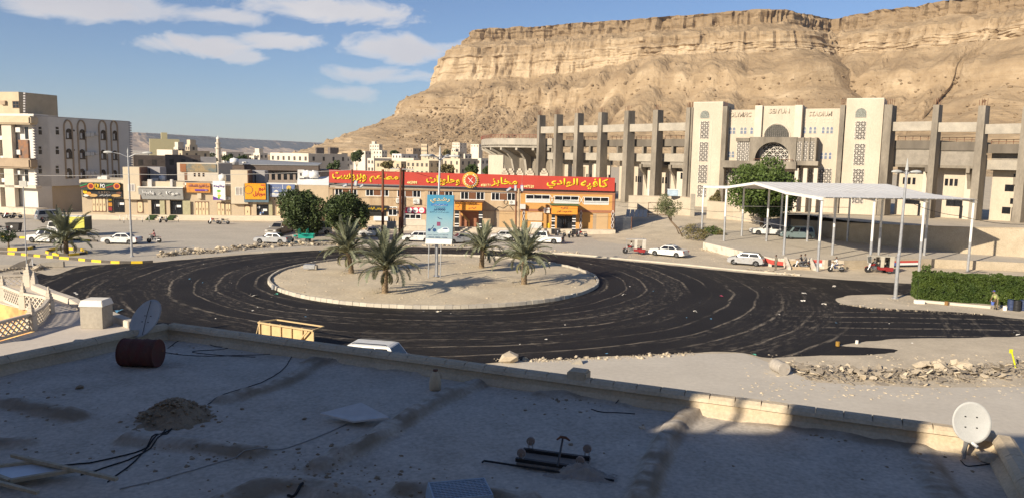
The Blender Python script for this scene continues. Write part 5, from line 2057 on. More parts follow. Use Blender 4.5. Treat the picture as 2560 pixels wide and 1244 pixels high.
for xs_, y0, y1 in (((1814, 1823, 1832), 319, 335), ((1851, 1860), 319, 335), ((1876,), 319, 335), ((2008,), 318, 334), ((2023, 2034), 318, 334), ((2055, 2066, 2076), 318, 334), ((1810, 1820, 1829), 379, 394), ((2051, 2061, 2072), 382, 398)):
 for x in xs_:
  a, b, c, d = ST.rect(x, y0, x + 6.5, y1, .02)
  r = (c - a) / 2
  pts = [(a, b), (c, b)] + [((a + c) / 2 + r * math.cos(t), d - r + r * math.sin(t)) for t in [math.pi * j / 8 for j in range(9)]]
  w = MB().prism([(x_ + (.12 if x_ > (a + c) / 2 else -.12), z_) for x_, z_ in pts], -.05, -.001).build('window', cream2, ST.root)
  MB().prism(pts, -.06, -.051).build('pane', blue_w, w)
  MB().box(a, c, -.07, -.061, (b + d) / 2 - .05, (b + d) / 2 + .05).build('glazing_bar', cream2, w)
  if y0 < 350:
   for dz in (.9, 1.5):
    MB().box((a + c) / 2 - .13, (a + c) / 2 + .13, -.08, -.001, d + dz, d + dz + .22).build('knob', cream2, ST.root)
star_lattice(ST, 1912, 312, 1973, 345, .92, 12, True, plain=True, m=mat('grey_lattice', (.20, .185, .16)))
a, b, c, d = ST.rect(1909, 309, 1976, 345, .95)
r = (c - a) / 2
MB().tube([((a + c) / 2 + r * math.cos(t), -.98, b + (d - b) * math.sin(t)) for t in [math.pi * j / 16 for j in range(17)]], .12, 5).build('arch_moulding', cream2, ST.root)
off = 3.0
a, b, c, d = ST.rect(1842, 343, 2002, 405, off)
ax0 = ST.uv(1887, 390, off)[0]
ax1 = ST.uv(1976, 390, off)[0]
xm_, r = (ax0 + ax1) / 2, (ax1 - ax0) / 2
zsp = b + (d - b) * .08
zap = ST.uv(1930, 356, off)[1]
arc = [(xm_ + r * math.cos(t), zsp + (zap - zsp) * math.sin(t)) for t in [math.pi * j / 18 for j in range(19)]]
lx, rx = ST.uv(1873, 380, off)[0], ST.uv(1990, 380, off)[0]
MB().prism([(lx, b), (ax0, b)] + arc[::-1] + [(ax1, b), (rx, b), (rx, d), (lx, d)], -off, -off + .5).build('portal', concrete_st, ST.root)
MB().prism([(lx, d - .5), (rx, d - .5), (rx, d - .02), (lx, d - .02)], -off + .501, -.95).build('portal_roof', concrete_st, ST.root)
star_lattice(ST, 1906, 359, 1971, 405, 1.0, 7, False)
for x0, x1 in ((1842, 1852.5), (1853, 1863), (1863.5, 1872.5), (1993, 2003), (2009, 2019), (2024, 2035)):
 star_lattice(ST, x0, 355, x1, 405, off - .4, 2)
for x0, x1 in ((2003.5, 2008.5), (2019.5, 2023.5), (2035, 2040)):
 ST.R('fin', x0, 344, x1, 405, off, 0, concrete_st)
ST.R('fin', 1840, 345, 1873, 354, off, 0, concrete_st)
ST.R('fin', 1990, 345, 2040, 354, off - .25, 0, concrete_st)
ST.R('balcony_slab', 1801, 403, 1990, 421, off + .8, 0, concrete_st)
ST.R('balcony_slab', 1990.5, 403, 2045, 414, off + .3, 0, concrete_st)
for k in range(7):
 px = 1884 + k * 16
 ST.R('balcony_post', px, 398, px + 1, 404, off + .6, off + .5, rust)
ST.R('balcony_rail', 1884, 398, 1982, 399, off + .65, off + .6, rust)
for x0, x1 in ((1806, 1840), (1842, 1866), (2042, 2078)):
 star_lattice(ST, x0, 422, x1, 458, .05, 6 if x1 - x0 > 30 else 4)
for x0, x1 in ((1993, 2004), (2016, 2030)):
 star_lattice(ST, x0, 424, x1, 458, .05, 3)
ST.R('entrance', 1880, 424, 1986, 530, .03, 0, dark_in)
for x0, x1 in ((1868, 1880), (1984, 1993), (2005, 2015), (2031, 2041)):
 ST.R('pillar', x0, 421, x1, 535, off, off - 1.2, cream2, z0=-.1)

mat('grey_brick_panel', (.25, .22, .18), var=.16, scale=1.3, fine=.14)
LCOL = [(1338, 1349, 288, 203), (1379, 1392, 286, 198), (1429, 1445, 283, 191), (1487, 1504, 281, 187), (1551, 1571, 277, 178), (1623, 1643, 275, 172), (1706, 1722, 269, 166)]
RCOL = [(2204, 2222, 264, 148), (2318, 2337, 262, 142), (2430, 2453, 264, 137), (2540, 2566, 266, 131), (2680, 2710, 268, 124)]
ANG = ST.a

def world_box(x0, x1, y0, z0, d, ang, dep):
 pass

def side(cols, dirx):
 pts = []
 for x0, x1, yt, d in cols:
  p, q = PD(x0, 420, d), PD(x1, 420, d)
  top = PD((x0 + x1) / 2, yt, d).z
  c = (p + q) / 2
  pts.append((c, top, (q - p).length))
 for i, (c, top, w) in enumerate(pts):
  a = pts[max(i - 1, 0)][0]
  b = pts[min(i + 1, len(pts) - 1)][0]
  dr = V((b.x - a.x, b.y - a.y, 0)).normalized()
  nm = V((dr.y, -dr.x, 0))
  mb = MB()
  l = c - pA
  hw, dep = w * .40, 2.6
  mb.hexa([l + dr * -hw + nm * .2 - V((0, 0, l.z + .5)), l + dr * hw + nm * .2 - V((0, 0, l.z + .5)), l + dr * hw - nm * dep - V((0, 0, l.z + .5)), l - dr * hw - nm * dep - V((0, 0, l.z + .5))],
    [V((*(l + dr * -hw * .9).xy, top - ZS)), V((*(l + dr * hw * .9).xy, top - ZS)), V((*(l + dr * hw * .9 - nm * dep * .8).xy, top - ZS)), V((*(l - dr * hw * .9 - nm * dep * .8).xy, top - ZS))])
  bv = mb.v
  inv = Matrix.Rotation(-ANG, 3, 'Z')
  mb.v = [tuple(inv @ V(q)) for q in bv]
  o = mb.build('column', concrete_st, ST.root)
  for k in range(6):
   q = inv @ (V((*(l + dr * hw * (k / 3 - .85) - nm * (.3 + .5 * (k % 2))).xy, top - ZS)))
   MB().tube([q, q + V((.05 * (k % 3 - 1), 0, 1.0 + .25 * (k % 2)))], .035, 4).build('rebar', rust, o)
 for i in range(len(pts) - 1):
  c0, t0, w0 = pts[i]
  c1, t1, w1 = pts[i + 1]
  d = V((c1.x - c0.x, c1.y - c0.y, 0))
  L = d.length
  f = Fac(ST.root, V((c0.x, c0.y, ZS)), math.atan2(d.y, d.x))
  rel = V((c0.x, c0.y, ZS)) - pA
  inv = Matrix.Rotation(-ANG, 3, 'Z')

  def put(mb, name, m, bevel=0, parent=None):
   ca, sa = math.cos(f.a - ANG), math.sin(f.a - ANG)
   r_ = inv @ rel
   mb.v = [(r_.x + x * ca - y * sa, r_.y + x * sa + y * ca, r_.z + z) for x, y, z in mb.v]
   return mb.build(name, m, parent or ST.root)
  H = (t0 + t1) / 2 - ZS
  e = .0
  zb0, zb1 = H - 4.7, H - 3.0       # upper beam
  put(MB().box(w0 * .38, L - w1 * .38, .5, 1.6, zb0, zb1), 'beam', concrete)
  yrail = 3.2
  zr_ = H - 5.6
  mb = MB()
  mb.beam((w0 * .4, yrail, zr_), (L - w1 * .4, yrail, zr_), .09)
  mb.beam((w0 * .4, yrail, zr_ - .35), (L - w1 * .4, yrail, zr_ - .35), .07)
  for k in range(6):
   x = L * (k + .5) / 6
   mb.beam((x, yrail, zr_ - .9), (x, yrail, zr_), .07)
  put(mb, 'railing', rust)
  put(MB().box(0, L, 3.0, 9, H - 8.0, H - 6.4), 'stand_rim', mat('shaded_concrete', (.10, .085, .068), c2=(.17, .145, .115), scale=.4, stretch=(1, 1, .3)))  # shade on the rim is put into this darker concrete colour
  put(MB().box(0, L, 5.5, 12, H - 6.41, H - 6.39), 'terrace_steps', concrete)
  return_pts = (f, L, H, put)
  if dirx > 0:
   bp = mat('grey_brick_panel', (.25, .22, .18), var=.16, scale=1.3, fine=.14)
   zt_ = H - 8.0
   zlo = 10.0 if i < 2 else 8.2
   if i < 2:
    put(MB().box(0, L, 3.3, 3.9, zlo, zt_ - .01), 'brick_panel', bp)
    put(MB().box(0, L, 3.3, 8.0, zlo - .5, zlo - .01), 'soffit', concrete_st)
   else:
    put(MB().box(0, L, 3.3, 3.9, zt_ - 2.9, zt_ - 1.2), 'brick_panel', concrete)
    put(MB().box(0, L, 5.0, 5.4, 9.2, zt_ - .01), 'brick_panel', bp)
   put(MB().box(-.1, L + .1, 6.2, 6.8, -.6, 12), 'lower_wall', cream)
   put(MB().box(L * .62, L * .84, 5.2, 6.19, -.6, zlo - .51), 'lower_wall', cream2)
   pr = [(3.2, zlo - .02), (6.0, zlo - .02), (6.0, 3.8), (5.4, 5.2), (4.6, 7.2), (3.8, zlo - 1.6), (3.2, zlo - 1.3)]
   mb = MB()
   n0 = len(pr)
   mb.v = [(L - w1 * .9 - .9, y, z) for y, z in pr] + [(L - w1 * .9 - .3, y, z) for y, z in pr]
   mb.f = [tuple(range(n0)), tuple(range(2 * n0 - 1, n0 - 1, -1))] + [(k, n0 + k, n0 + (k + 1) % n0, (k + 1) % n0) for k in range(n0)]
   mb.m = [0] * len(mb.f)
   put(mb, 'bracket', concrete_st)
   wins = ((.13, 6.2, .55, 1.3), (.24, 6.2, .55, 1.3), (.35, 6.2, .55, 1.3), (.2, 2.4, 1.5, 1.2), (.38, 2.4, 1.4, 1.2), (.52, .2, .9, 2.4)) if i < 2 else ((.30, 5.6, 1.5, 1.2), (.52, 5.6, 1.4, 1.2), (.47, 7.6, .6, 1.1), (.28, 1.6, 1.4, 1.2), (.5, .2, 1.3, 2.6), (.45, 3.4, .6, 1.0))
   for fx, z, ww, hh in wins:
    put(MB().box(L * fx, L * fx + ww, 6.15, 6.21, z, z + hh), 'window', dark_glass)
  else:
   bp = mat('grey_brick_panel')
   zt_ = H - 8.0
   mb = MB()
   put(MB().box(0, L, 3.1, 4.0, H - 11.4, H - 9.6), 'stand_beam', concrete)
   for fx in (.3, .72):
    put(MB().box(L * fx, L * fx + .5, 3.0, 4.2, H - 9.6, H - 8.0), 'stub', concrete_st)
   put(MB().box(0, L, 6.5, 7.0, 8.4 if i < 4 else 9, H - 11.2), 'brick_panel', bp)
   if i >= 4:
    put(MB().box(L * .25, L, 3.4, 4.0, 8.8, H - 11.41), 'brick_panel', bp)
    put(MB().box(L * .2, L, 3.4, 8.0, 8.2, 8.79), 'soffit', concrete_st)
    for fx in (.28, .7):
     pr = [(2.9, 8.9), (6.2, 8.9), (6.2, 2.5), (5.6, 4.2), (4.6, 6.4), (3.4, 7.4), (2.9, 8.0)]
     mb = MB()
     n0 = len(pr)
     mb.v = [(L * fx - .3, y, z) for y, z in pr] + [(L * fx + .3, y, z) for y, z in pr]
     mb.f = [tuple(range(n0)), tuple(range(2 * n0 - 1, n0 - 1, -1))] + [(k, n0 + k, n0 + (k + 1) % n0, (k + 1) % n0) for k in range(n0)]
     mb.m = [0] * len(mb.f)
     put(mb, 'bracket', concrete_st)
   hts = (9.5, 8.8, 9.6, 10.5, 9.0, 8.4)
   put(MB().box(L * .05, L * .98, 6.0, 6.45, -.6, hts[i % 6]), 'lower_wall', cream)
   put(MB().box(L * .35, L * .62, 5.0, 5.99, -.6, hts[i % 6] - 1.0), 'lower_wall', cream2)
   if i >= 1:
    for k in range(3):
     put(MB().box(L * .68 + k * .8, L * .68 + .45 + k * .8, 5.93, 6.01, 4.6, 6.0), 'window', dark_glass)
    put(MB().box(L * .47, L * .47 + .5, 4.93, 5.01, 5.8, 7.2), 'window', dark_glass)
    put(MB().box(L * .4, L * .4 + .6, 4.93, 5.01, 1.0, 3.2), 'window', frost)

side(LCOL, -1)
side(RCOL, 1)
inv = Matrix.Rotation(-ANG, 3, 'Z')
LZ = lambda p: inv @ (V(p) - pA)
plan = [(1380, 203), (1340, 208), (1290, 210), (1245, 214), (1218, 222), (1206, 232), (1203, 245)]
rim_o = [PD(px, 360, d) for px, d in plan]
rim_o = smooth_line([V((p.x, p.y, 0)) for p in rim_o], 6)
ztop_ = PD(1290, 346, 210).z
zbot_ = PD(1290, 369, 210).z
mb = MB()
for a, b in zip(rim_o, rim_o[1:]):
 d = (b - a).normalized()
 s = V((d.y, -d.x, 0))
 if s.y < 0:
  s = -s
 if b.x < a.x and s.x < 0:
  s = -s
 a0_, b0_ = a, b
 mb.hexa([LZ((a.x, a.y, zbot_)), LZ((b.x, b.y, zbot_)), LZ((b.x + s.x * .5, b.y + s.y * .5, zbot_)), LZ((a.x + s.x * .5, a.y + s.y * .5, zbot_))], [LZ((a.x, a.y, ztop_)), LZ((b.x, b.y, ztop_)), LZ((b.x + s.x * .5, b.y + s.y * .5, ztop_)), LZ((a.x + s.x * .5, a.y + s.y * .5, ztop_))])
mb.build('bowl_rim', concrete, ST.root)
cen = V((rim_o[0].x + 6, rim_o[0].y + 26, 0))
inner = [p + (cen - p).normalized() * 6.5 for p in rim_o]
mb = MB()
for a, b, c, d in zip(rim_o, rim_o[1:], inner[1:], inner):
 mb.hexa([LZ((q.x, q.y, zbot_ + .05 + e_)) for q, e_ in ((a, .3), (b, .3), (c, -2.6), (d, -2.6))], [LZ((q.x, q.y, zbot_ + .45 + e_)) for q, e_ in ((a, .3), (b, .3), (c, -2.4), (d, -2.4))])
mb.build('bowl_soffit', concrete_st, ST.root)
mb = MB()
for a, b in zip(inner, inner[1:]):
 mb.hexa([LZ((a.x, a.y, 0)), LZ((b.x, b.y, 0)), LZ((b.x, b.y + .5, 0)), LZ((a.x, a.y + .5, 0))], [LZ((a.x, a.y, zbot_ - 1.5)), LZ((b.x, b.y, zbot_ - 1.5)), LZ((b.x, b.y + .5, zbot_ - 1.5)), LZ((a.x, a.y + .5, zbot_ - 1.5))])
mb.build('lower_wall', concrete_st, ST.root)
for k in range(2, len(rim_o) - 4, 5):
 a, b = rim_o[k], inner[k]
 dv = (b - a)
 pr = [(.02, zbot_ + .2), (.02, zbot_ - .7), (.35, zbot_ - 1.6), (.6, zbot_ - 3.2), (.72, zbot_ - 6), (.74, 1), (1.0, 1), (1.0, zbot_ - 1.0)]
 sd = V((-dv.y, dv.x, 0)).normalized() * .35
 mb = MB()
 n0 = len(pr)
 mb.v = [tuple(LZ((a.x + dv.x * f - sd.x, a.y + dv.y * f - sd.y, z))) for f, z in pr] + [tuple(LZ((a.x + dv.x * f + sd.x, a.y + dv.y * f + sd.y, z))) for f, z in pr]
 mb.f = [tuple(range(n0)), tuple(range(2 * n0 - 1, n0 - 1, -1))] + [(q, n0 + q, n0 + (q + 1) % n0, (q + 1) % n0) for q in range(n0)]
 mb.m = [0] * len(mb.f)
 mb.build('bracket', concrete, ST.root)
mb = MB()
for i, p in enumerate(rim_o):
 q = LZ((p.x, p.y, ztop_))
 mb.beam(q, q + V((0, 0, 1.0)), .07)
 if i:
  mb.beam(prev + V((0, 0, 1.0)), q + V((0, 0, 1.0)), .07)
  mb.beam(prev + V((0, 0, .55)), q + V((0, 0, .55)), .06)
 prev = q
mb.build('railing', mat('red_railing', (.20, .05, .035), .6), ST.root)
p0, p1 = PD(1221, 400, 196), PD(1258, 400, 194)
q0, q1 = LZ((p0.x, p0.y, 0)), LZ((p1.x, p1.y, 0))
zt_ = PD(1240, 368, 195).z - ZS
MB().hexa([q0, q1, q1 + V((0, .6, 0)), q0 + V((0, .6, 0))], [q0 + V((0, 0, zt_)), q1 + V((0, 0, zt_)), q1 + V((0, .6, zt_)), q0 + V((0, .6, zt_))]).build('curtain_wall', cream, ST.root)
p2 = PD(1372, 400, 192)
q2 = LZ((p2.x, p2.y, 0))
zl = PD(1300, 438, 193).z - ZS
MB().hexa([q1, q2, q2 + V((0, .5, 0)), q1 + V((0, .5, 0))], [q1 + V((0, 0, zl)), q2 + V((0, 0, zl)), q2 + V((0, .5, zl)), q1 + V((0, .5, zl))]).build('curtain_wall', cream, ST.root)
for px in (1262, 1277, 1300, 1326, 1361):
 p = LZ(PD(px, 437, 192.5))
 for k, (w_, h0) in enumerate(((1.1, 0), (.75, .5), (.4, 1.0))):
  MB().box(p.x - w_, p.x + w_, p.y - .3, p.y + .3, p.z + h0 - .3, p.z + h0 + .5).build('merlon', cream, ST.root)

# ================================================================== WALLS AND PARKING TERRACE
wall_m = mat('rendered_wall', (.43, .365, .275), var=.1, scale=.5, fine=.08)
brickw = mat('block_wall', (.36, .295, .205), c2=(.45, .375, .27), scale=.7, fine=.18, bump=.3, bscale=6)

def wall_run(name, label, pts, h, th, m, cat='wall', seg=None):
 t = thing(name, label, cat, pts[0])
 o = pts[0]
 for i, (a, b) in enumerate(zip(pts, pts[1:])):
  d = V((b.x - a.x, b.y - a.y, 0)).normalized()
  s = V((-d.y, d.x, 0)) * th
  ha = h[i] if isinstance(h, (list, tuple)) else h
  hb = h[i + 1] if isinstance(h, (list, tuple)) else h
  A, B = a - o, b - o
  MB().hexa([A - V((0, 0, .5)), B - V((0, 0, .5)), B + s - V((0, 0, .5)), A + s - V((0, 0, .5))], [A + V((0, 0, ha)), B + V((0, 0, hb)), B + s + V((0, 0, hb)), A + s + V((0, 0, ha))]).build('panel', m, t)
  MB().hexa([A - s * .25 + V((0, 0, ha)), B - s * .25 + V((0, 0, hb)), B + s * 1.25 + V((0, 0, hb)), A + s * 1.25 + V((0, 0, ha))], [A - s * .25 + V((0, 0, ha + .08)), B - s * .25 + V((0, 0, hb + .08)), B + s * 1.25 + V((0, 0, hb + .08)), A + s * 1.25 + V((0, 0, ha + .08))]).build('coping', m, t)
 return t

wp = [PG(1570, 536), PG(1700, 538), PG(1729, 540)]
wall_run('boundary_wall', 'tan rendered wall below the stadium left of the gate gap', wp, [3.5, 3.3, 3.2], .3, wall_m)
p = PG(1730, 540)
mb = MB()
mb.box(-.35, .35, -.35, .35, -.4, 3.9)
o = mb.build('gate_post', concrete, bevel=.03)
o.location = p
tag(o, 'square concrete gate post at the right end of the tan stadium wall', 'gate post')
wp = [PG(1766, 545), PG(1832, 548), PG(1900, 552)]
wall_run('boundary_wall', 'lower tan wall right of the gate gap, behind the leafy bush', wp, [3.0, 2.9, 2.8], .3, wall_m)

ZP = 0.95
tp = [P(1758, 606, ZP), P(1868, 632, ZP), P(1930, 646, ZP), P(2062, 650, ZP), P(2110, 652, ZP), P(2330, 648, ZP), P(2620, 660, ZP)]
bk = [P(2700, 560, 1.6), P(2300, 545, 1.6), P(1900, 552, 1.6), P(1790, 562, 1.6)]
terr_px = tp + [V((b.x, b.y, ZP)) for b in bk]
pt = sheet('parking_terrace', terr_px, ZP, dust_paving)
rt_ = thing('retaining_wall', 'low plastered retaining wall of the canopy terrace with red and white paint', 'wall', tp[0])
paintw = mat('peeling_white_wall', (.58, .52, .43), c2=(.38, .32, .24), scale=1.2, fine=.12, thr=(.5, .7))
for i, (a, b) in enumerate(zip(tp, tp[1:])):
 A, B = a - tp[0], b - tp[0]
 d = V((b.x - a.x, b.y - a.y, 0)).normalized()
 s = V((d.y, -d.x, 0)) * .22
 MB().hexa([A - V((0, 0, 1.2)), B - V((0, 0, 1.2)), B - s - V((0, 0, 1.2)), A - s - V((0, 0, 1.2))], [A + V((0, 0, .06)), B + V((0, 0, .06)), B - s + V((0, 0, .06)), A - s + V((0, 0, .06))]).build('panel', (paintw, paintw, paintw, wall_m, brickw, brickw)[i], rt_)

def on_wall(i, f0, f1, z0, z1, m, name='painted_band', off=.02, zz=None):
 a, b = tp[i], tp[i + 1]
 d = V((b.x - a.x, b.y - a.y, 0)).normalized()
 n = V((d.y, -d.x, 0))
 A, B = a.lerp(b, f0) - tp[0] + n * off, a.lerp(b, f1) - tp[0] + n * off
 z2, z3 = zz or (z0, z1)
 return MB().hexa([A + V((0, 0, z0 - ZP)), B + V((0, 0, z2 - ZP)), B - n * (off - .002) + V((0, 0, z2 - ZP)), A - n * (off - .002) + V((0, 0, z0 - ZP))], [A + V((0, 0, z1 - ZP)), B + V((0, 0, z3 - ZP)), B - n * (off - .002) + V((0, 0, z3 - ZP)), A - n * (off - .002) + V((0, 0, z1 - ZP))]).build(name, m, rt_)

wallred = mat('wall_red', (.46, .07, .055), .8, var=.15, scale=3, fine=.1)
on_wall(1, .45, 1.0, .50, .96, wallred, zz=(.30, .80))
on_wall(2, .0, .22, .30, .80, wallred, zz=(.20, .62))
on_wall(2, .0, .25, .0, .28, black_paint, zz=(.0, .2))
on_wall(2, .72, .95, .62, .98, wallred)
on_wall(2, .72, .95, .22, .60, white_paint)
for k in range(5):
 a = tp[2].lerp(tp[3], .28)
 b = tp[2].lerp(tp[3], .66)
 d = (b - a).normalized()
 n = V((d.y, -d.x, 0))
 A, B = a - tp[0] + n * (.34 * k + .03), b - tp[0] + n * (.34 * k + .03)
 z = .82 - .18 * k - ZP
 MB().hexa([A - V((0, 0, ZP)), B - V((0, 0, ZP)), B + n * .335 - V((0, 0, ZP)), A + n * .335 - V((0, 0, ZP))], [A + V((0, 0, z)), B + V((0, 0, z)), B + n * .335 + V((0, 0, z)), A + n * .335 + V((0, 0, z))]).build('step', mat('sandstone_step', (.42, .33, .22), var=.12), rt_)
for f0 in (.23, .70):
 a = tp[2].lerp(tp[3], f0)
 n = V((d.y, -d.x, 0))
 A = a - tp[0]
 MB().hexa([A - V((0, 0, ZP)), A + d * .3 - V((0, 0, ZP)), A + d * .3 + n * 2.0 - V((0, 0, ZP)), A + n * 2.0 - V((0, 0, ZP))], [A + V((0, 0, .25)), A + d * .3 + V((0, 0, .25)), A + d * .3 + n * 2.0 + V((0, 0, -.7)), A + n * 2.0 + V((0, 0, -.7))]).build('cheek', paintw, rt_)
for z0, z1, m_ in ((.62, .86, wallred), (.36, .61, white_paint), (.12, .35, black_paint)):
 on_wall(4, .55, .86, z0, z1, m_, 'flag_stripe', .015)
on_wall(4, .52, .62, .12, .86, mat('flag_blue', (.06, .10, .30), .8, var=.2, scale=4), 'flag_triangle', .022, zz=(.47, .51))

hb = [P(1985, 598, 1.0), P(2130, 618, 1.0), P(2290, 632, 1.0), P(2410, 634, 1.0), P(2720, 646, 1.0)]
hw_t = [P(1985, 530, 1), ]
back = wall_run('block_wall', 'high tan block wall behind the parking, half in the canopy shade', [PD(1975, 600, 124) * 1, PD(2120, 616, 109) * 1, PD(2270, 626, 102) * 1, PD(2430, 634, 97), PD(2720, 640, 92)], 3.3, .35, brickw)
for ch in back.children:
 pass
plat = [PD(1975, 540, 124), PD(2120, 560, 109.4), PD(2270, 566, 102.4), PD(2430, 574, 97.4), PD(2760, 590, 92)]
mb = MB()
fr_ = [V((p.x, p.y, 3.9)) for p in plat]
bk_ = [V((p.x + 4 + i * 6, 150 - i * 3, 2.25)) for i, p in enumerate(plat)]
for i in range(4):
 mb.face([fr_[i], fr_[i + 1], bk_[i + 1], bk_[i]])
o = tag(mb.build('earth_platform', sand), kind='structure')
for f in o.data.polygons:
 if f.normal.z < 0:
  f.flip()

# ================================================================== CANOPY
c0, c1 = V((34.2, 85.3, 0)), V((28.0, 113.5, 0))
q0, q1 = P(2432, 682, 0), None
cdir = V((18.2, 2.4, 0))
can = thing('canopy', 'big white sheet metal parking canopy on tall slim posts', 'canopy', c0)
prof_c = [(0, 8.15), (.13, 8.30), (.24, 8.42), (.5, 9.30), (.76, 8.45), (.88, 8.35), (1.0, 8.25)]
rib_m = mat('canopy_white', (.70, .68, .64), .5, c2=(.58, .55, .49), scale=.5, fine=.06, thr=(.48, .78))

def cpos(s, u):
 p = c0.lerp(c1, s) - c0 + cdir * u
 return p

mb = MB()
NS = 30
strip = []
pz = lambda s: next(a[1] + (b[1] - a[1]) * ((s - a[0]) / (b[0] - a[0])) for a, b in zip(prof_c, prof_c[1:]) if s <= b[0] + 1e-9)
NC = 18
for k in range(NC):
 u0, u1 = k / NC, (k + 1) / NC - .004
 mbp = MB()
 n_ = 14
 for j in range(n_ + 1):
  s = j / n_
  s = -.02 + 1.04 * s
  z = pz(max(0, min(1, s)))
  for u in (u0, u1):
   p = cpos(s, u)
   mbp.v.append((p.x, p.y, z + .06))
   mbp.v.append((p.x, p.y, z + .10))
 for j in range(n_):
  b = j * 4
  for q in ((b + 1, b + 3, b + 7, b + 5), (b, b + 4, b + 6, b + 2), (b, b + 1, b + 5, b + 4), (b + 2, b + 6, b + 7, b + 3)):
   mbp.f.append(q)
   mbp.m.append(0)
 mbp.build('roof_panel', rib_m, can)
for u in (0.0, .34, .67, 1.0):
 for (s0, z0), (s1, z1) in zip(prof_c, prof_c[1:]):
  a, b = cpos(s0, u), cpos(s1, u)
  MB().beam((a.x, a.y, z0 - .10), (b.x, b.y, z1 - .10), .18, .28).build('rafter', rib_m, can)
for s, z in prof_c:
 a, b = cpos(s, 0), cpos(s, 1)
 MB().beam((a.x, a.y, z + .02), (b.x, b.y, z + .02), .12, .10).build('purlin', rib_m, can)
can_posts = []
for u in (0, .34, .67, 1.0):
 for s in (0.0, .24, .76, 1.0):
  p = cpos(s, u)
  w = p + c0
  inside = s > .05
  zb_ = ZP if inside else 0.0
  z = pz(s) - .24
  o = thing('post', None, None)
  bpy.data.objects.remove(o)
  mbp = MB()
  mbp.tube([(p.x, p.y, zb_ - .1), (p.x, p.y, zb_ + 3.4)], .15, 10)
  mbp.tube([(p.x, p.y, zb_ + 3.4), (p.x, p.y, z)], .135, 10, m=1)
  po = mbp.build('post', [steel, rib_m], can, smooth=False)
  MB().box(p.x - .28, p.x + .28, p.y - .28, p.y + .28, z, z + .02).build('cap_plate', rib_m, po)
for s in (.24, .76):
 for zz_ in (3.6,):
  a, b = cpos(s, 0), cpos(s, 1)
  MB().tube([(a.x, a.y, zz_ + 2.2), (b.x, b.y, zz_ + 2.2)], .03, 5).build('tie_pipe', steel, can)
a, b = cpos(0.24, 0), cpos(.76, 0)
MB().tube([(a.x, a.y, 4.4), (b.x, b.y, 4.5)], .03, 5).build('tie_pipe', steel, can)
# ================================================================== STREET FURNITURE
def lamp_post(label, base, height, head_z, arms, spike=0.0, r=.12, lean=(0, 0)):
 t = thing('street_lamp', label, 'street lamp', base)
 MB().tube([(0, 0, -.1), (0, 0, height * .35), (lean[0] * .35, 0, height * .35 + .01), (lean[0], lean[1], height)], [r, r * .9, r * .8, r * .55], 10).build('pole', steel, t)
 MB().lathe([(r * 1.9, 0), (r * 1.9, .05), (r * 1.2, .12)], 10).build('base_plate', steel, t)
 for ax, ay, up_ in arms:
  e = V((lean[0] + ax, lean[1] + ay, head_z + up_))
  MB().tube([(lean[0], lean[1], head_z - .35), (lean[0] + ax * .5, lean[1] + ay * .5, head_z - .05 + up_ * .5), tuple(e)], .045, 6).build('arm', steel, t)
  d = V((ax, ay, 0)).normalized()
  h = thing('x', None, None)
  bpy.data.objects.remove(h)
  mb = MB()
  pts = [e - d * .1, e + d * .12, e + d * .45, e + d * .8, e + d * .98]
  mb.tube(pts, [.05, .13, .19, .15, .04], 10)
  mb.v = [(x, y, z if z > e.z - .06 else e.z - .06 - (e.z - .06 - z) * .3) for x, y, z in mb.v]
  ho = mb.build('lamp_head', mat('lamp_head_grey', (.40, .40, .38), .5), t, smooth=True)
  MB().lathe([(.0, 0), (.13, -.005), (.1, -.06), (0, -.08)], 10, c=e + d * .5 + V((0, 0, -.115))).build('lens', mat('lamp_lens', (.5, .5, .46), .3), ho)
 if spike:
  MB().tube([(lean[0], lean[1], height - .05), (lean[0], lean[1], height + spike)], [r * .9, .02], 8).build('finial', mat('lamp_head_grey'), t)
 return t

b = P(1091, 690, isl_h(RC.x + 2, RC.y))
lp = b.y
hz = PD(1098, 402, lp).z
lamp_post('tall street lamp with wide arms rising behind the blue billboard in the island', b, hz + .1, hz, [(.95, -.1, .1), (-.95, .1, .1), (.45, .8, .1), (-.45, -.8, .1)], 1.0, .17, (.25, 0))
b = P(330, 641)
hz = PD(330, 386, b.y).z
lamp_post('double armed street lamp on the left by the yellow and black kerb', b, hz + .2, hz, [(1.6, .2, .15), (-1.6, -.2, .15)], .5, .13)
b = P(2238, 745)
hz = PD(2253, 430, b.y).z
lamp_post('double headed street lamp in front of the hedge on the right', b, hz + .2, hz, [(.45, .05, .0), (-.45, -.05, .0)], 1.0, .17, (.12, 0))

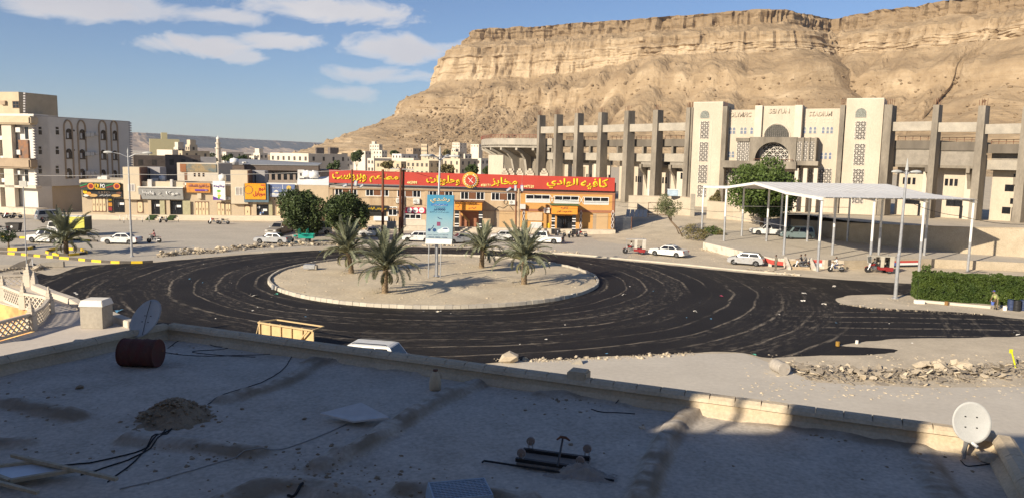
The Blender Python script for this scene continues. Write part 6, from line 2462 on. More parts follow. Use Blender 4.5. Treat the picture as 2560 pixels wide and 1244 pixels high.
bb = P(1090, 691, isl_h(RC.x + 2, RC.y)) + V((.1, -.55, 0))
BB = Fac(thing('billboard', 'tall blue and white advertising billboard on thin legs in the roundabout', 'billboard', bb, -.02), bb, -.02)
x0, x1 = BB.uv(1065, 545)[0], BB.uv(1131, 545)[0]
zb_, zm_, zt_ = BB.uv(1095, 610)[1], BB.uv(1095, 597)[1], BB.uv(1098, 488)[1]
sk = .12
def bbm():
 m = bpy.data.materials.new('billboard_print')
 m.use_nodes = True
 N, L = m.node_tree.nodes, m.node_tree.links
 b = N['Principled BSDF']
 b.inputs['Roughness'].default_value = .45
 tc = N.new('ShaderNodeTexCoord')
 sp = N.new('ShaderNodeSeparateXYZ')
 L.new(tc.outputs['Object'], sp.inputs[0])
 mr = N.new('ShaderNodeMapRange')
 mr.inputs[1].default_value, mr.inputs[2].default_value = zm_, zt_
 L.new(sp.outputs[2], mr.inputs[0])
 nz = N.new('ShaderNodeTexNoise')
 nz.inputs['Scale'].default_value = .9
 L.new(tc.outputs['Object'], nz.inputs['Vector'])
 ad = N.new('ShaderNodeMath')
 ad.operation = 'MULTIPLY_ADD'
 L.new(nz.outputs['Fac'], ad.inputs[0])
 ad.inputs[1].default_value = .35
 L.new(mr.outputs[0], ad.inputs[2])
 rp = N.new('ShaderNodeValToRGB')
 e = rp.color_ramp.elements
 e[0].position, e[0].color = .15, (.30, .37, .40, 1)
 e[1].position, e[1].color = 1.05, (.05, .23, .36, 1)
 k = e.new(.62)
 k.color = (.20, .35, .41, 1)
 L.new(ad.outputs[0], rp.inputs[0])
 L.new(rp.outputs[0], b.inputs['Base Color'])
 return m

MB().hexa([(x0, 0, zm_), (x1, 0, zm_), (x1, .12, zm_), (x0, .12, zm_)], [(x0 + sk, 0, zt_), (x1 + sk, 0, zt_), (x1 + sk, .12, zt_), (x0 + sk, .12, zt_)]).build('panel', bbm(), BB.root)
MB().hexa([(x0 - .06, .0, zb_), (x1 - .06, .0, zb_), (x1 - .06, .12, zb_), (x0 - .06, .12, zb_)], [(x0, .0, zm_ - .01), (x1, .0, zm_ - .01), (x1, .12, zm_ - .01), (x0, .12, zm_ - .01)]).build('skirting', white_paint, BB.root)
MB().tube([(x0 - .03, .06, zb_), (x0, .06, zm_), (x0 + sk, .06, zt_)], .05, 4).build('edge', steel, BB.root)
MB().tube([(x1 - .03, .06, zb_), (x1, .06, zm_), (x1 + sk, .06, zt_)], .05, 4).build('edge', steel, BB.root)
for px in (1071, 1101):
 x = BB.uv(px, 650)[0]
 MB().tube([(x, .08, -.1), (x + .05, .08, zb_ + .3)], .055, 6).build('leg', steel, BB.root)
navy = mat('navy_print', (.02, .06, .16), .5)
tan_l = mat('gold_print', (.55, .45, .25), .5)
BB.text('رشدي', 1076, 494, 1125, 508, .012, tan_l, .03, .01)
BB.R('strip', 1078, 510, 1119, 515, .012, 0, mat('blue_print', (.03, .14, .36), .5))
BB.text('لتأجير السيارات', 1082, 511, 1116, 515, .024, white_paint, .01, .005)
BB.text('يوميا بسعر الجملة', 1086, 517, 1113, 519.5, .012, navy, .008, .005)
BB.text('10000', 1091, 521, 1113, 527, .012, navy, .025, .01)
BB.text('ريال', 1084, 522, 1090, 527, .012, navy, .012, .01)
BB.text('بنزين في السعر على الطريق', 1074, 529, 1122, 532.5, .012, navy, .008, .005)
BB.R('picture_block', 1092, 555, 1101, 565, .012, 0, mat('maroon_print', (.22, .06, .12), .5))
pc = mat('pale_print', (.55, .62, .65), .5)
BB.poly('picture_car', [(1093, 580), (1094, 575), (1100, 573), (1106, 569), (1118, 568), (1123, 573), (1124, 579), (1118, 582), (1097, 583)], .012, 0, pc)
BB.poly('picture_glass', [(1106, 572.5), (1109, 570), (1117, 569.5), (1120, 573)], .02, .012, navy)
for cx, r in ((1073, 3.6), (1086, 4.6)):
 x, z = BB.uv(cx, 575, .0)
 q = BB.uv(cx + r, 575, 0)[0] - x
 MB().lathe([(q * .82, 0), (q, 0), (q, .01), (q * .82, .01)], 18, axis='y', c=(x, -.011, z)).build('picture_wheel', navy, BB.root)
a, b, c = BB.uv(1073, 575), BB.uv(1081, 570), BB.uv(1084, 563)
MB().tube([(a[0], -.01, a[1]), (b[0], -.01, b[1]), (c[0], -.01, c[1])], .03, 4).build('picture_frame', navy, BB.root)
a, b, c = BB.uv(1094, 543), BB.uv(1099, 547), BB.uv(1105, 548)
MB().tube([(a[0], -.01, a[1]), (b[0], -.01, b[1]), (c[0], -.01, c[1])], .03, 4).build('picture_bird', navy, BB.root)
BB.text('777012345 - 733054321 - 711223344', 1071, 592, 1118, 595, .012, navy, .008, .005)
BB.text('المكلا سيئون تريم', 1069, 586, 1120, 588.5, .012, navy, .006, .005)

def pole(label, px, ytop, ybot, r=.13, Y=None, m=None, lean=0):
 b = P(px, ybot) if Y is None else PD(px, ybot, Y)
 b.z = 0
 zt = PD(px + lean, ytop, b.y).z
 top = PD(px + lean, ytop, b.y)
 t = thing('utility_pole', label, 'pole', b)
 MB().tube([(0, 0, -.1), (top.x - b.x, 0, zt)], [r, r * .85], 10).build('shaft', m or wood_brown, t)
 return t, b, top

t1, b1_, tp1 = pole('single thick brown pole between the sandwich shop and the transformer', 957, 424, 612, .21, 112, wood_brown)
t2, b2_, tp2 = pole('left of the twin brown transformer poles, carrying the insulator bar', 999, 420, 606, .19, 112, None, 3)
t3_, b3_, tp3 = pole('right of the twin brown transformer poles', 1005, 419, 606, .20, 112.5, None, 4)
mb = MB()
a = tp2 - b2_
MB().beam((a.x - 1.5, 0, a.z - .15), (a.x + 1.9, 0, a.z - .2), .12).build('crossarm', steel, t2)
for k in range(9):
 x = a.x - 1.4 + k * .39
 MB().lathe([(.05, 0), (.09, .03), (.05, .07), (.09, .1), (.05, .14), (.08, .18), (0, .24)], 8, c=(x, 0, a.z - .09)).build('insulator', black_paint, t2)
f0 = PD(979, 572, 112)
tr = thing('transformer', 'grey finned electric transformer slung between the brown poles', 'transformer', f0)
w_ = (PD(990, 560, 112) - PD(969, 560, 112)).length
h_ = PD(979, 553, 112).z - f0.z
MB().box(-w_ / 2, w_ / 2, -.4, .4, 0.05, h_).build('tank', mat('transformer_grey', (.30, .31, .29), .5), tr, bevel=.03)
for k in range(9):
 x = -w_ / 2 + .08 + k * (w_ - .16) / 8
 MB().box(x - .02, x + .02, -.55, -.401, .12, h_ - .12).build('fin', mat('transformer_grey'), tr)
for k in range(3):
 MB().lathe([(.06, 0), (.1, .06), (.06, .12), (.1, .18), (.05, .24), (.03, .5), (0, .52)], 8, c=(-.4 + k * .4, 0, h_)).build('bushing', brass, tr)
MB().beam((-w_ * 1.0, .1, 0), (w_ * 1.15, .1, 0), .12).build('platform_beam', steel, tr)
t4, b4, tp4 = pole('left wooden pole of the pair carrying blue floodlights before the restaurant', 1290, 478, 572, .15, 118)
t5, b5, tp5 = pole('right pale wooden pole of the pair carrying blue floodlights', 1297, 472, 574, .17, 117.5, mat('pale_pole', (.40, .28, .17), .8, var=.2))
blue_l = mat('blue_lamp_case', (.13, .21, .42), .5)

def floodlights(t, a, spots):
 MB().beam((a.x - 1.4, 0, a.z - .15), (a.x + 1.4, 0, a.z - .15), .09).build('crossarm', rust, t)
 for x, z, w_, h_, tl in spots:
  o = MB().box(-w_ / 2, w_ / 2, -.2, .2, -h_ / 2, h_ / 2).build('floodlight', blue_l, t, bevel=.05)
  o.location = (a.x + x, -.1, a.z + z)
  o.rotation_euler = (0, tl, 0)
  MB().box(-w_ / 2 + .05, w_ / 2 - .05, -.215, -.2005, -h_ / 2 + .06, h_ / 2 - .06).build('glass', mat('lamp_lens'), o)

floodlights(t4, tp4 - b4, ((-1.1, .25, .35, .9, .9), (-.1, .45, .4, .9, 0), (.9, .45, .45, .95, 0)))
t6, b6, tp6 = pole('thin brown pole with blue floodlights rising behind the right round tree', 880, 424, 590, .15, 116)
a = PD(880, 466, 116) - b6
floodlights(t6, V((a.x, 0, a.z)), ((-1.0, .1, .35, .7, 1.1), (.6, .45, .45, .8, .1), (1.5, .1, .3, .7, .9)))
t7, b7, tp7 = pole('thin leaning grey pole on the far left over the rubble', 68, 465, 692, .055, None, steel, -10)
a = tp7 - b7
MB().box(a.x - .35, a.x + .35, -.06, .06, a.z - .1, a.z + .45).build('sign_plate', mat('back_plate', (.45, .43, .38)), t7)

def cable(label, pts, sag, r=.022, m=None, group='overhead cables'):
 out = []
 for a, b in zip(pts, pts[1:]):
  for i in range(13):
   f = i / 12
   p = a.lerp(b, f)
   out.append(p - V((0, 0, sag * 4 * f * (1 - f))))
 o0 = out[0]
 o = MB().tube([p - o0 for p in out], r, 4).build('cable', m or wire_black)
 o.location = o0
 return tag(o, label, 'cable', group)

wl = mat('pale_cable', (.42, .40, .37), .7)
cable('pale cable sagging in front of the shops up to the red sign', [PD(-40, 432, 120), PD(330, 436, 118), PD(880, 425, 116)], .35, .03, wl)
cable('dark overhead cable from the twin poles to the floodlight pair', [tp3 - V((0, 0, .2)), tp4 - V((0, 0, .1))], .6)
cable('cable from the floodlight pole past the single pole to the twin poles', [tp6 - V((0, 0, .3)), tp1 - V((0, 0, .2)), tp2 - V((0, 0, .2))], .3)
cable('cable from the floodlight pair by the restaurant corner to the gate post', [tp5 - V((0, 0, .3)), PD(1540, 505, 120), PG(1730, 505) + V((0, 0, 1.2))], .7)
cable('thin cable along the tan stadium wall to the canopy', [PD(1545, 515, 121), PD(1700, 521, 118), PD(1865, 530, 112)], .2)
cable('long cable across the canopy roof to the right lamp', [PD(2253, 495, 69), PD(2400, 540, 70), PD(2600, 560, 66)], .3)
cable('cable coiled from the transformer to the wall cooler', [PD(985, 500, 112), PD(1010, 512, 113), PD(1045, 505, 118)], .5)

# ================================================================== PLANTS
leafm = {}

def leaf_mat(name, a=None, b=None, scale=.9):
 m = mat(name, a, .6, c2=b, scale=scale, spec=.25, thr=(.3, .7))
 return m

LG = leaf_mat('tree_leaves', (.030, .047, .015), (.078, .105, .032))
LB = leaf_mat('bright_leaves', (.045, .075, .014), (.095, .13, .03))
LP = leaf_mat('palm_leaf', (.115, .13, .08), (.255, .265, .175), 1.4)
LD = leaf_mat('dry_leaves', (.11, .095, .035), (.20, .165, .075))
LH = leaf_mat('hedge_leaves', (.028, .052, .010), (.075, .105, .018))
bark = mat('bark', (.16, .115, .075), .9, var=.2, scale=6, fine=.2, bump=.4)
palm_bark = mat('palm_bark', (.30, .22, .13), .9, c2=(.17, .12, .075), scale=5, fine=.2)

def leaf_cloud(blobs, n, size, seed, aspect=.5, droop=0.0, shell=.45):
 """Leaf-sized quads spread through ellipsoidal clumps (x, y, z, rx, ry, rz)."""
 rg = np.random.default_rng(seed)
 bl = np.array(blobs, float)
 wt = (bl[:, 3] * bl[:, 4] * bl[:, 5]) ** (2 / 3)
 idx = rg.choice(len(bl), n, p=wt / wt.sum())
 d = rg.normal(size=(n, 3))
 d /= np.linalg.norm(d, axis=1, keepdims=True)
 r = shell + (1 - shell) * rg.random((n, 1)) ** .6
 rip = 1 + .22 * np.sin(d[:, :1] * 9 + idx[:, None]) * np.sin(d[:, 1:2] * 8 + idx[:, None] * 2) * np.sin(d[:, 2:3] * 8)
 c = bl[idx, :3] + d * r * rip * bl[idx, 3:6]
 u = rg.normal(size=(n, 3))
 u[:, 2] -= droop
 u /= np.linalg.norm(u, axis=1, keepdims=True)
 w = np.cross(u, rg.normal(size=(n, 3)))
 w /= np.linalg.norm(w, axis=1, keepdims=True)
 s = size * (.6 + .8 * rg.random((n, 1)))
 v = np.stack([c - u * s, c + w * s * aspect, c + u * s, c - w * s * aspect], 1).reshape(-1, 3)
 return v

def quads_mesh(name, v, m):
 n = len(v) // 4
 me = bpy.data.meshes.new(name)
 me.vertices.add(n * 4)
 me.vertices.foreach_set('co', v.astype(np.float32).ravel())
 me.loops.add(n * 4)
 me.loops.foreach_set('vertex_index', np.arange(n * 4, dtype=np.int32))
 me.polygons.add(n)
 me.polygons.foreach_set('loop_start', np.arange(0, n * 4, 4, dtype=np.int32))
 me.materials.append(m)
 me.update(calc_edges=True)
 me.validate()
 return me

def tree(name, label, base, trunk_h, cx, cz, rx, rz, n, size, m, seed, group=None, droop=0.0, lean=(0, 0), tr=.16, lumps=14, cat='tree', ry=None):
 t = thing(name, label, cat, base, group=group)
 rn = random.Random(seed)
 ry = ry or rx
 mb = MB()
 top = V((lean[0] + cx, lean[1], cz))
 mb.tube([(0, 0, -.2), (lean[0] * .3, lean[1] * .3, trunk_h * .5), tuple(V((lean[0] * .8, lean[1] * .8, trunk_h)))], [tr * 1.2, tr, tr * .85], 8)
 fork = V((lean[0] * .8, lean[1] * .8, trunk_h))
 blobs = []
 for k in range(lumps):
  a = k * 2.4 + rn.uniform(-.4, .4)
  z = -1 + 2 * (k + .5) / lumps
  q = math.sqrt(max(0, 1 - z * z))
  f = rn.uniform(.42, .86)
  p = top + V((math.cos(a) * q * rx * f, math.sin(a) * q * ry * f, z * rz * f))
  s = rn.uniform(.24, .54)
  blobs.append((p.x, p.y, p.z, rx * s, ry * s, rz * s))
  if k % 2 == 0:
   mb.tube([tuple(fork), tuple(fork.lerp(p, .55) + V((0, 0, .1))), tuple(p)], [tr * .5, tr * .3, tr * .1], 5)
 mb.build('trunk', bark, t, smooth=True)
 link_mesh('crown', quads_mesh('crown', leaf_cloud(blobs, n, size, seed, droop=droop), m), t)
 return t

def at_depth(px, py, z=0.0):
 return P(px, py, z)

def px_m(y, n):
 return n * y / F

b = P(757, 590)
cz_ = PD(755, 530, b.y).z
tree('round_tree', 'dense round green tree before the blue car sign, left of its pair', b, 1.6, 0, cz_, px_m(b.y, 56), px_m(b.y, 58), 15000, .17, LG, 1, 'round trees before the shops', tr=.2, lumps=22)
b = P(862, 602)
cz_ = PD(860, 535, b.y).z
tree('round_tree', 'smaller round green tree at the left end of the restaurant', b, 1.5, 0, cz_, px_m(b.y, 53), px_m(b.y, 47), 13000, .17, LG, 2, 'round trees before the shops', tr=.2, lumps=20)
b = PD(1905, 560, 123)
b.z = 1.4
cz_ = PD(1902, 492, 123).z
tree('tall_tree', 'big bushy tree between the canopy and the stadium entrance', b, 2.6, 0, cz_ - .2, px_m(123, 78), px_m(123, 72), 16000, .24, LB, 3, tr=.3, lumps=26)
b = PG(1708, 590)
tree('leaning_tree', 'thin tree leaning left with two feathery clumps beside the dirt road', b, 2.3, -.3, 4.3, 1.9, 1.7, 1800, .10, leaf_mat('feathery', (.06, .075, .03), (.14, .15, .065)), 4, droop=.8, lean=(-2.3, .2), tr=.1, lumps=9)
b = PG(1700, 560)
tree('feathery_tree', 'upper pale feathery tree by the tan stadium wall', b, 2.0, -.4, 4.6, 1.7, 1.7, 1500, .10, leaf_mat('feathery'), 5, droop=.8, lean=(-1.9, .2), tr=.08, lumps=8)
for i, (px, py, w_, h_, lb) in enumerate(((1728, 600, 26, 40, 'dry yellow green bush at the foot of the leaning tree'), (1752, 603, 20, 34, 'thorny dry bush against the end of the retaining wall'), (1780, 568, 30, 34, 'leafy light green bush left of the first canopy posts'), (1800, 570, 14, 22, 'small dry bush right of the leafy bush'))):
 b = PG(px, py)
 r = px_m(b.y, w_)
 tree('bush', lb, b, .3, 0, px_m(b.y, h_) * .55, r, px_m(b.y, h_) * .55, 900 if i != 2 else 1300, .10, LD if i != 2 else LB, 40 + i, 'bushes by the dirt road', tr=.05, lumps=9, cat='bush')

h0, h1 = P(2296, 750), P(2700, 772)
t = thing('hedge', 'long clipped green hedge behind the road worker on the right', 'hedge', h0)
d = (h1 - h0)
L_ = d.length
d.normalize()
s = V((-d.y, d.x, 0))
hh = PD(2310, 687, h0.y).z
rg = np.random.default_rng(9)
N_ = 42000
fx = rg.random(N_) * L_
side_ = rg.random(N_)
ty, tz = np.empty(N_), np.empty(N_)
front = side_ < .55
ty[front] = .02 + .12 * rg.random(front.sum())
tz[front] = rg.random(front.sum()) * hh
tp_ = (side_ >= .55) & (side_ < .93)
ty[tp_] = rg.random(tp_.sum()) * 2.6
tz[tp_] = hh - .12 * rg.random(tp_.sum())
rest = side_ >= .93
ty[rest] = rg.random(rest.sum()) * 2.6
tz[rest] = rg.random(rest.sum()) * hh
fx[rest] = rg.random(rest.sum()) * .15
wav = np.array([noise.noise(V((x * .9, z * .9, y_ * .9))) for x, z, y_ in zip(fx, tz, ty)])
wav2 = np.array([noise.noise(V((x * 3.1, z * 3.1, y_ * 3 + 4))) for x, z, y_ in zip(fx, tz, ty)])
keep = wav2 > -.42
ty = np.where(front, ty - wav * .30 - wav2 * .10, ty)
tz = np.where(tp_, tz + wav * .22 + np.maximum(wav2, 0) * .28, tz)
c = np.stack([d.x * fx + s.x * ty, d.y * fx + s.y * ty, tz], 1)[keep]
n_ = len(c)
u = rg.normal(size=(n_, 3)); u /= np.linalg.norm(u, axis=1, keepdims=True)
w = np.cross(u, rg.normal(size=(n_, 3))); w /= np.linalg.norm(w, axis=1, keepdims=True)
sz = .07 * (.6 + .8 * rg.random((n_, 1)))
v = np.stack([c - u * sz, c + w * sz * .6, c + u * sz, c - w * sz * .6], 1).reshape(-1, 3)
o = link_mesh('foliage', quads_mesh('foliage', v, LH), t)
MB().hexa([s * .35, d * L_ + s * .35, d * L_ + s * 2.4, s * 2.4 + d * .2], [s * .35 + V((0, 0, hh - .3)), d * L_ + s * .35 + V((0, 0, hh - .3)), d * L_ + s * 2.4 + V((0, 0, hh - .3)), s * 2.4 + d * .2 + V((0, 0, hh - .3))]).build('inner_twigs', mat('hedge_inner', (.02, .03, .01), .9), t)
k0, k1 = P(2290, 752), P(2470, 768)
MB().beam((0, 0, .1), tuple(k1 - k0 + V((0, 0, .1))), .3, .22).build('x', cream2)
o = bpy.data.objects['x']
o.name = 'hedge_kerb'
o.data.name = 'hedge_kerb'
o.location = k0 + V((0, -.3, 0))
tag(o, kind='structure')
tree('sapling', 'small light sapling sticking up at the left end of the hedge', P(2324, 748) + V((0, .9, 0)), 1.6, 0, hh + .35, .55, .6, 600, .07, LB, 61, tr=.04, lumps=6)

def frond_mesh(seed, L=2.3, droop=1.0, leaf=.36):
 rn = random.Random(seed)
 mb = MB()
 pts, n = [], 16
 p, ang = V((0, 0, 0)), 1.0
 for i in range(n + 1):
  pts.append(p.copy())
  f = i / n
  a = 1.1 - droop * 1.4 * f * (.45 + .55 * f)
  p = p + V((math.cos(a), 0, math.sin(a))) * (L / n)
 mb.tube(pts, [.028 * (1 - .85 * i / n) for i in range(n + 1)], 4, m=0)
 K = 50
 for i in range(K):
  f = .16 + .84 * i / (K - 1)
  x = f * n
  j = min(int(x), n - 1)
  q = pts[j].lerp(pts[j + 1], x - j)
  tg = (pts[j + 1] - pts[j]).normalized()
  nm = V((-tg.z, 0, tg.x))
  ln = leaf * (1 - .55 * abs(f - .45) ** 1.2 / .5) * rn.uniform(.8, 1.1)
  for sgn in (-1, 1):
   dv = (tg * (.75 + .4 * f) + V((0, sgn, 0)) * rn.uniform(.65, .95) + nm * rn.uniform(.15, .5)).normalized()
   e = q + dv * ln - V((0, 0, ln * .18))
   wv = dv.cross(nm).normalized() * .015
   m_ = q.lerp(e, .5) + V((0, 0, ln * .04))
   b = len(mb.v)
   mb.v += [tuple(q - wv * .6), tuple(q + wv * .6), tuple(m_ + wv), tuple(e), tuple(m_ - wv)]
   mb.f.append((b, b + 1, b + 2, b + 3, b + 4))
   mb.m.append(1)
 return mb.mesh('frond', [mat('rachis', (.16, .15, .07), .7), LP], fix=False)

FR = [frond_mesh(i, 2.25, dr) for i, dr in enumerate((.35, .6, .85, 1.05, 1.3))]
DRY = frond_mesh(11, 1.7, 1.9, .3)
DRY.materials.clear()
DRY.materials.append(mat('rachis'))
DRY.materials.append(mat('dry_frond', (.27, .20, .11), .9))

def palm(label, base, H, seed, scale=1.0, nf=44, lean=(0, 0)):
 nf += 24
 t = thing('date_palm', label, 'palm tree', base, group='date palms')
 rn = random.Random(seed)
 mb = MB()
 n = 14
 pts = [V((lean[0] * (i / n) ** 1.5, lean[1] * (i / n) ** 1.5, H * i / n)) for i in range(n + 1)]
 pts[0].z = -.15
 mb.tube(pts, [.27 - .08 * (i / n) + (.06 if i == 0 else 0) for i in range(n + 1)], 12)
 tk = mb.build('trunk', palm_bark, t, smooth=True)
 mb = MB()
 rows = int(H / .13)
 for r in range(rows):
  f = r / rows
  q = pts[int(f * n)].lerp(pts[min(int(f * n) + 1, n)], f * n - int(f * n))
  rd = .27 - .08 * f
  for k in range(8):
   a = (k + .5 * (r % 2)) / 8 * 6.283
   o = V((math.cos(a), math.sin(a), 0))
   sd = V((-o.y, o.x, 0)) * .075
   b = q + o * (rd - .03)
   mb.face([b - sd, b + sd, b + o * .085 + sd * .55 + V((0, 0, .13)), b + o * .085 - sd * .55 + V((0, 0, .13))])
   mb.face([b - sd + V((0, 0, .13)), b + o * .085 - sd * .55 + V((0, 0, .13)), b + o * .085 + sd * .55 + V((0, 0, .13)), b + sd + V((0, 0, .13))])
 tag(mb.build('leaf_scars', palm_bark, tk), kind='stuff')
 top = pts[-1]
 for k in range(nf):
  f = k / nf
  kind = min(4, int(f * 5))
  o = link_mesh('frond', FR[kind], t)
  a = k * 2.39996 + rn.uniform(-.25, .25)
  o.location = top + V((math.cos(a) * .1, math.sin(a) * .1, .25 - .45 * f))
  tilt = (-.38, -.12, .10, .32, .58)[kind] + rn.uniform(-.3, .3)
  o.rotation_euler = (rn.uniform(-.4, .4), tilt, a)
  s = scale * 1.33 * rn.uniform(.74, 1.12)
  o.scale = (s, s, s)
 for k in range(7):
  o = link_mesh('dry_frond', DRY, t)
  a = rn.uniform(0, 6.28)
  o.location = top + V((math.cos(a) * .15, math.sin(a) * .15, -.35))
  o.rotation_euler = (0, rn.uniform(.9, 1.2), a)
  s = scale * rn.uniform(.7, .95)
  o.scale = (s, s, s)
 return t

for i, (lb, px, py, ptop, sc_, ln, nf) in enumerate((('left rear palm of the island, in front of the smaller round tree', 878, 682, 628, 1.05, (-.35, 0), 46), ('front left palm of the island, its shadow lying across the sand', 962, 731, 668, 1.12, (.1, 0), 48),
                                       ('slender rear palm just right of the blue billboard', 1204, 668, 622, .95, (.1, 0), 40), ('front right palm of the island with hanging dry fronds', 1310, 709, 645, 1.1, (-.05, 0), 50))):
 b = P(px, py, .3)
 H = PD(px, ptop, b.y).z - .3
 palm(lb, V((b.x, b.y, .25)), H, 70 + i, sc_, nf, ln)
b = P(166, 634, .1)
palm('solitary palm on the far left inside a yellow and black kerb', V((b.x, b.y, .05)), PD(166, 602, b.y).z, 80, 1.22, 46)

b = P(22, 622, .1)
tree('topiary_tree', 'clipped round topiary with a side ball at the left edge', b, .7, 0, 1.5, 1.0, .8, 2600, .06, leaf_mat('topiary', (.018, .035, .010), (.04, .065, .016)), 90, tr=.1, lumps=10)
b = P(-20, 616, .1)
tree('topiary_tree', 'flat topped topiary bush cut by the left edge', b, .4, 0, 1.5, 1.5, .6, 2200, .06, leaf_mat('topiary'), 91, tr=.1, lumps=10)
mb = MB()
rn = random.Random(77)
for px, py, k in ((955, 731, 60), (875, 684, 40), (1205, 669, 35), (1308, 710, 45), (1300, 704, 20)):
 b = P(px, py, .25)
 for _ in range(k):
  a, q = rn.uniform(0, 6.28), abs(rn.gauss(0, .7)) + .3
  p = V((b.x + q * math.cos(a), b.y + q * math.sin(a) * .8, 0))
  p.z = isl_h(p.x, p.y) - .02
  e = p + V((rn.uniform(-.15, .15), rn.uniform(-.15, .15), rn.uniform(.1, .3)))
  w_ = V((rn.uniform(-.02, .02), rn.uniform(-.02, .02), 0))
  mb.face([p - w_, p + w_, e])
tag(mb.build('dry_grass', LD, fix=False), kind='stuff')
# ================================================================== PEOPLE
def person(label, base, rz, pose, shirt, trousers, hair=(.012, .01, .009), h=1.0, cap=None, vest=None, group=None, rot=None, name='person'):
 """One continuous skinned body; forward is +x."""
 J = {}
 if pose == 'ride':
  J = dict(pel=(0, 0, .80), che=(.07, 0, 1.10), nec=(.10, 0, 1.33), hed=(.13, 0, 1.42), sh=(.08, .17, 1.27), el=(.27, .25, 1.07), wr=(.50, .27, 1.04), hip=(.03, .10, .78), kn=(.40, .19, .74), an=(.26, .17, .36), to=(.40, .17, .32))
 elif pose == 'pillion':
  J = dict(pel=(0, 0, .86), che=(.03, 0, 1.17), nec=(.05, 0, 1.40), hed=(.07, 0, 1.49), sh=(.03, .17, 1.34), el=(.14, .24, 1.10), wr=(.30, .17, 1.02), hip=(.03, .10, .84), kn=(.38, .22, .74), an=(.22, .20, .40), to=(.36, .20, .36))
 elif pose == 'bend':
  J = dict(pel=(0, 0, .88), che=(.16, 0, 1.14), nec=(.27, 0, 1.31), hed=(.33, 0, 1.38), sh=(.22, .18, 1.27), el=(.26, .23, 1.0), wr=(.40, .18, .78), hip=(0, .10, .86), kn=(.03, .12, .47), an=(-.04, .12, .08), to=(.12, .13, .04))
 else:
  J = dict(pel=(0, 0, .92), che=(0, 0, 1.22), nec=(.01, 0, 1.44), hed=(.03, 0, 1.53), sh=(0, .18, 1.38), el=(-.02, .22, 1.10), wr=(.06, .21, .86), hip=(0, .09, .90), kn=(.03, .10, .48), an=(-.02, .10, .08), to=(.13, .11, .04))
 vs_, es, rs, seg = [], [], [], []

 def add(p, r):
  vs_.append(V(p))
  rs.append(r)
  return len(vs_) - 1

 def link(a, b, m):
  es.append((a, b))
  seg.append((a, b, m))
 pel, che, nec, hed = add(J['pel'], .125), add(J['che'], .135), add(J['nec'], .055), add(J['hed'], .05)
 link(pel, che, 0)
 link(che, nec, 0)
 link(nec, hed, 2)
 for s in (-1, 1):
  f = lambda k: (J[k][0], J[k][1] * s, J[k][2])
  sh, el, wr = add(f('sh'), .06), add(f('el'), .045), add(f('wr'), .032)
  link(che, sh, 0)
  link(sh, el, 0)
  link(el, wr, 2)
  hp, kn, an, to = add(f('hip'), .09), add(f('kn'), .06), add(f('an'), .042), add(f('to'), .035)
  link(pel, hp, 1)
  link(hp, kn, 1)
  link(kn, an, 1)
  link(an, to, 3)
 me = bpy.data.meshes.new('body')
 me.from_pydata([tuple(v) for v in vs_], es, [])
 ob = bpy.data.objects.new('tmp', me)
 col.objects.link(ob)
 ob.modifiers.new('s', 'SKIN')
 ob.modifiers.new('u', 'SUBSURF').levels = 1
 for i, r in enumerate(rs):
  d = me.skin_vertices[0].data[i]
  d.radius = (r, r)
  d.use_root = i == 0
 dg = bpy.context.evaluated_depsgraph_get()
 dg.update()
 b = bpy.data.meshes.new_from_object(ob.evaluated_get(dg))
 bpy.data.objects.remove(ob)
 mb = MB()
 mb.v = [tuple(v.co) for v in b.vertices]
 for p in b.polygons:
  c = p.center
  best, bm_ = 9, 0
  for a, e, m in seg:
   A, B = vs_[a], vs_[e]
   t = max(0, min(1, (c - A).dot(B - A) / (B - A).length_squared))
   dd = (c - A - (B - A) * t).length / max(rs[a], .03)
   if dd < best:
    best, bm_ = dd, m
  mb.f.append(tuple(p.vertices))
  mb.m.append(bm_)
 hc = vs_[hed] + V((.01, 0, .10))
 prof_ = [(.0, -.125), (.05, -.115), (.072, -.07), (.085, 0), (.083, .05), (.062, .10), (0, .125)]
 n0 = len(mb.v)
 mb.lathe(prof_, 12, c=hc, m=2)
 for i in range(n0, len(mb.v)):
  x, y, z = mb.v[i]
  mb.v[i] = (hc.x + (x - hc.x) * 1.15, hc.y + (y - hc.y) * .92, z)
 mb.hexa([hc + V(q) for q in ((.09, -.016, -.03), (.125, -.012, -.03), (.125, .012, -.03), (.09, .016, -.03))], [hc + V(q) for q in ((.09, -.008, .025), (.097, -.006, .025), (.097, .006, .025), (.09, .008, .025))], 2)
 for s in (-1, 1):
  mb.box(hc.x - .015, hc.x + .02, hc.y + s * .085 - .01, hc.y + s * .085 + .01, hc.z - .03, hc.z + .03, 2)
  mb.box(hc.x + .086, hc.x + .098, hc.y + s * .032 - .012, hc.y + s * .032 + .012, hc.z + .012, hc.z + .026, 3)
  w = V((J['wr'][0], J['wr'][1] * s, J['wr'][2]))
  e = V((J['el'][0], J['el'][1] * s, J['el'][2]))
  d = (w - e).normalized()
  sd = d.cross(V((0, 1, 0))).normalized()
  mb.beam(w - d * .01, w + d * .09, .035, .075, 2, upv=sd)
  for k, ln in enumerate((.055, .072, .078, .07)):
   q = w + d * .088 + sd * (.03 - .02 * k)
   mb.tube([q, q + d * ln * .55, q + d * ln + V((0, -s * .02, -.01))], [.0095, .009, .007], 5, 2)
  q = w + d * .03 + sd * .038
  mb.tube([q, q + (d + sd).normalized() * .035, q + (d * 1.4 + sd * .5).normalized() * .065], [.011, .010, .008], 5, 2)
 mb.box(hc.x + .09, hc.x + .099, -.025 + hc.y, .025 + hc.y, hc.z - .068, hc.z - .058, 3)
 mm = lambda n, c: mat('cloth_%s' % '_'.join('%02d' % int(x * 100) for x in c), c, .9, var=.15, scale=9)
 t = thing(name, label, 'person', base, rz, group)
 if rot:
  t.rotation_euler = rot
 t.scale = (h, h, h)
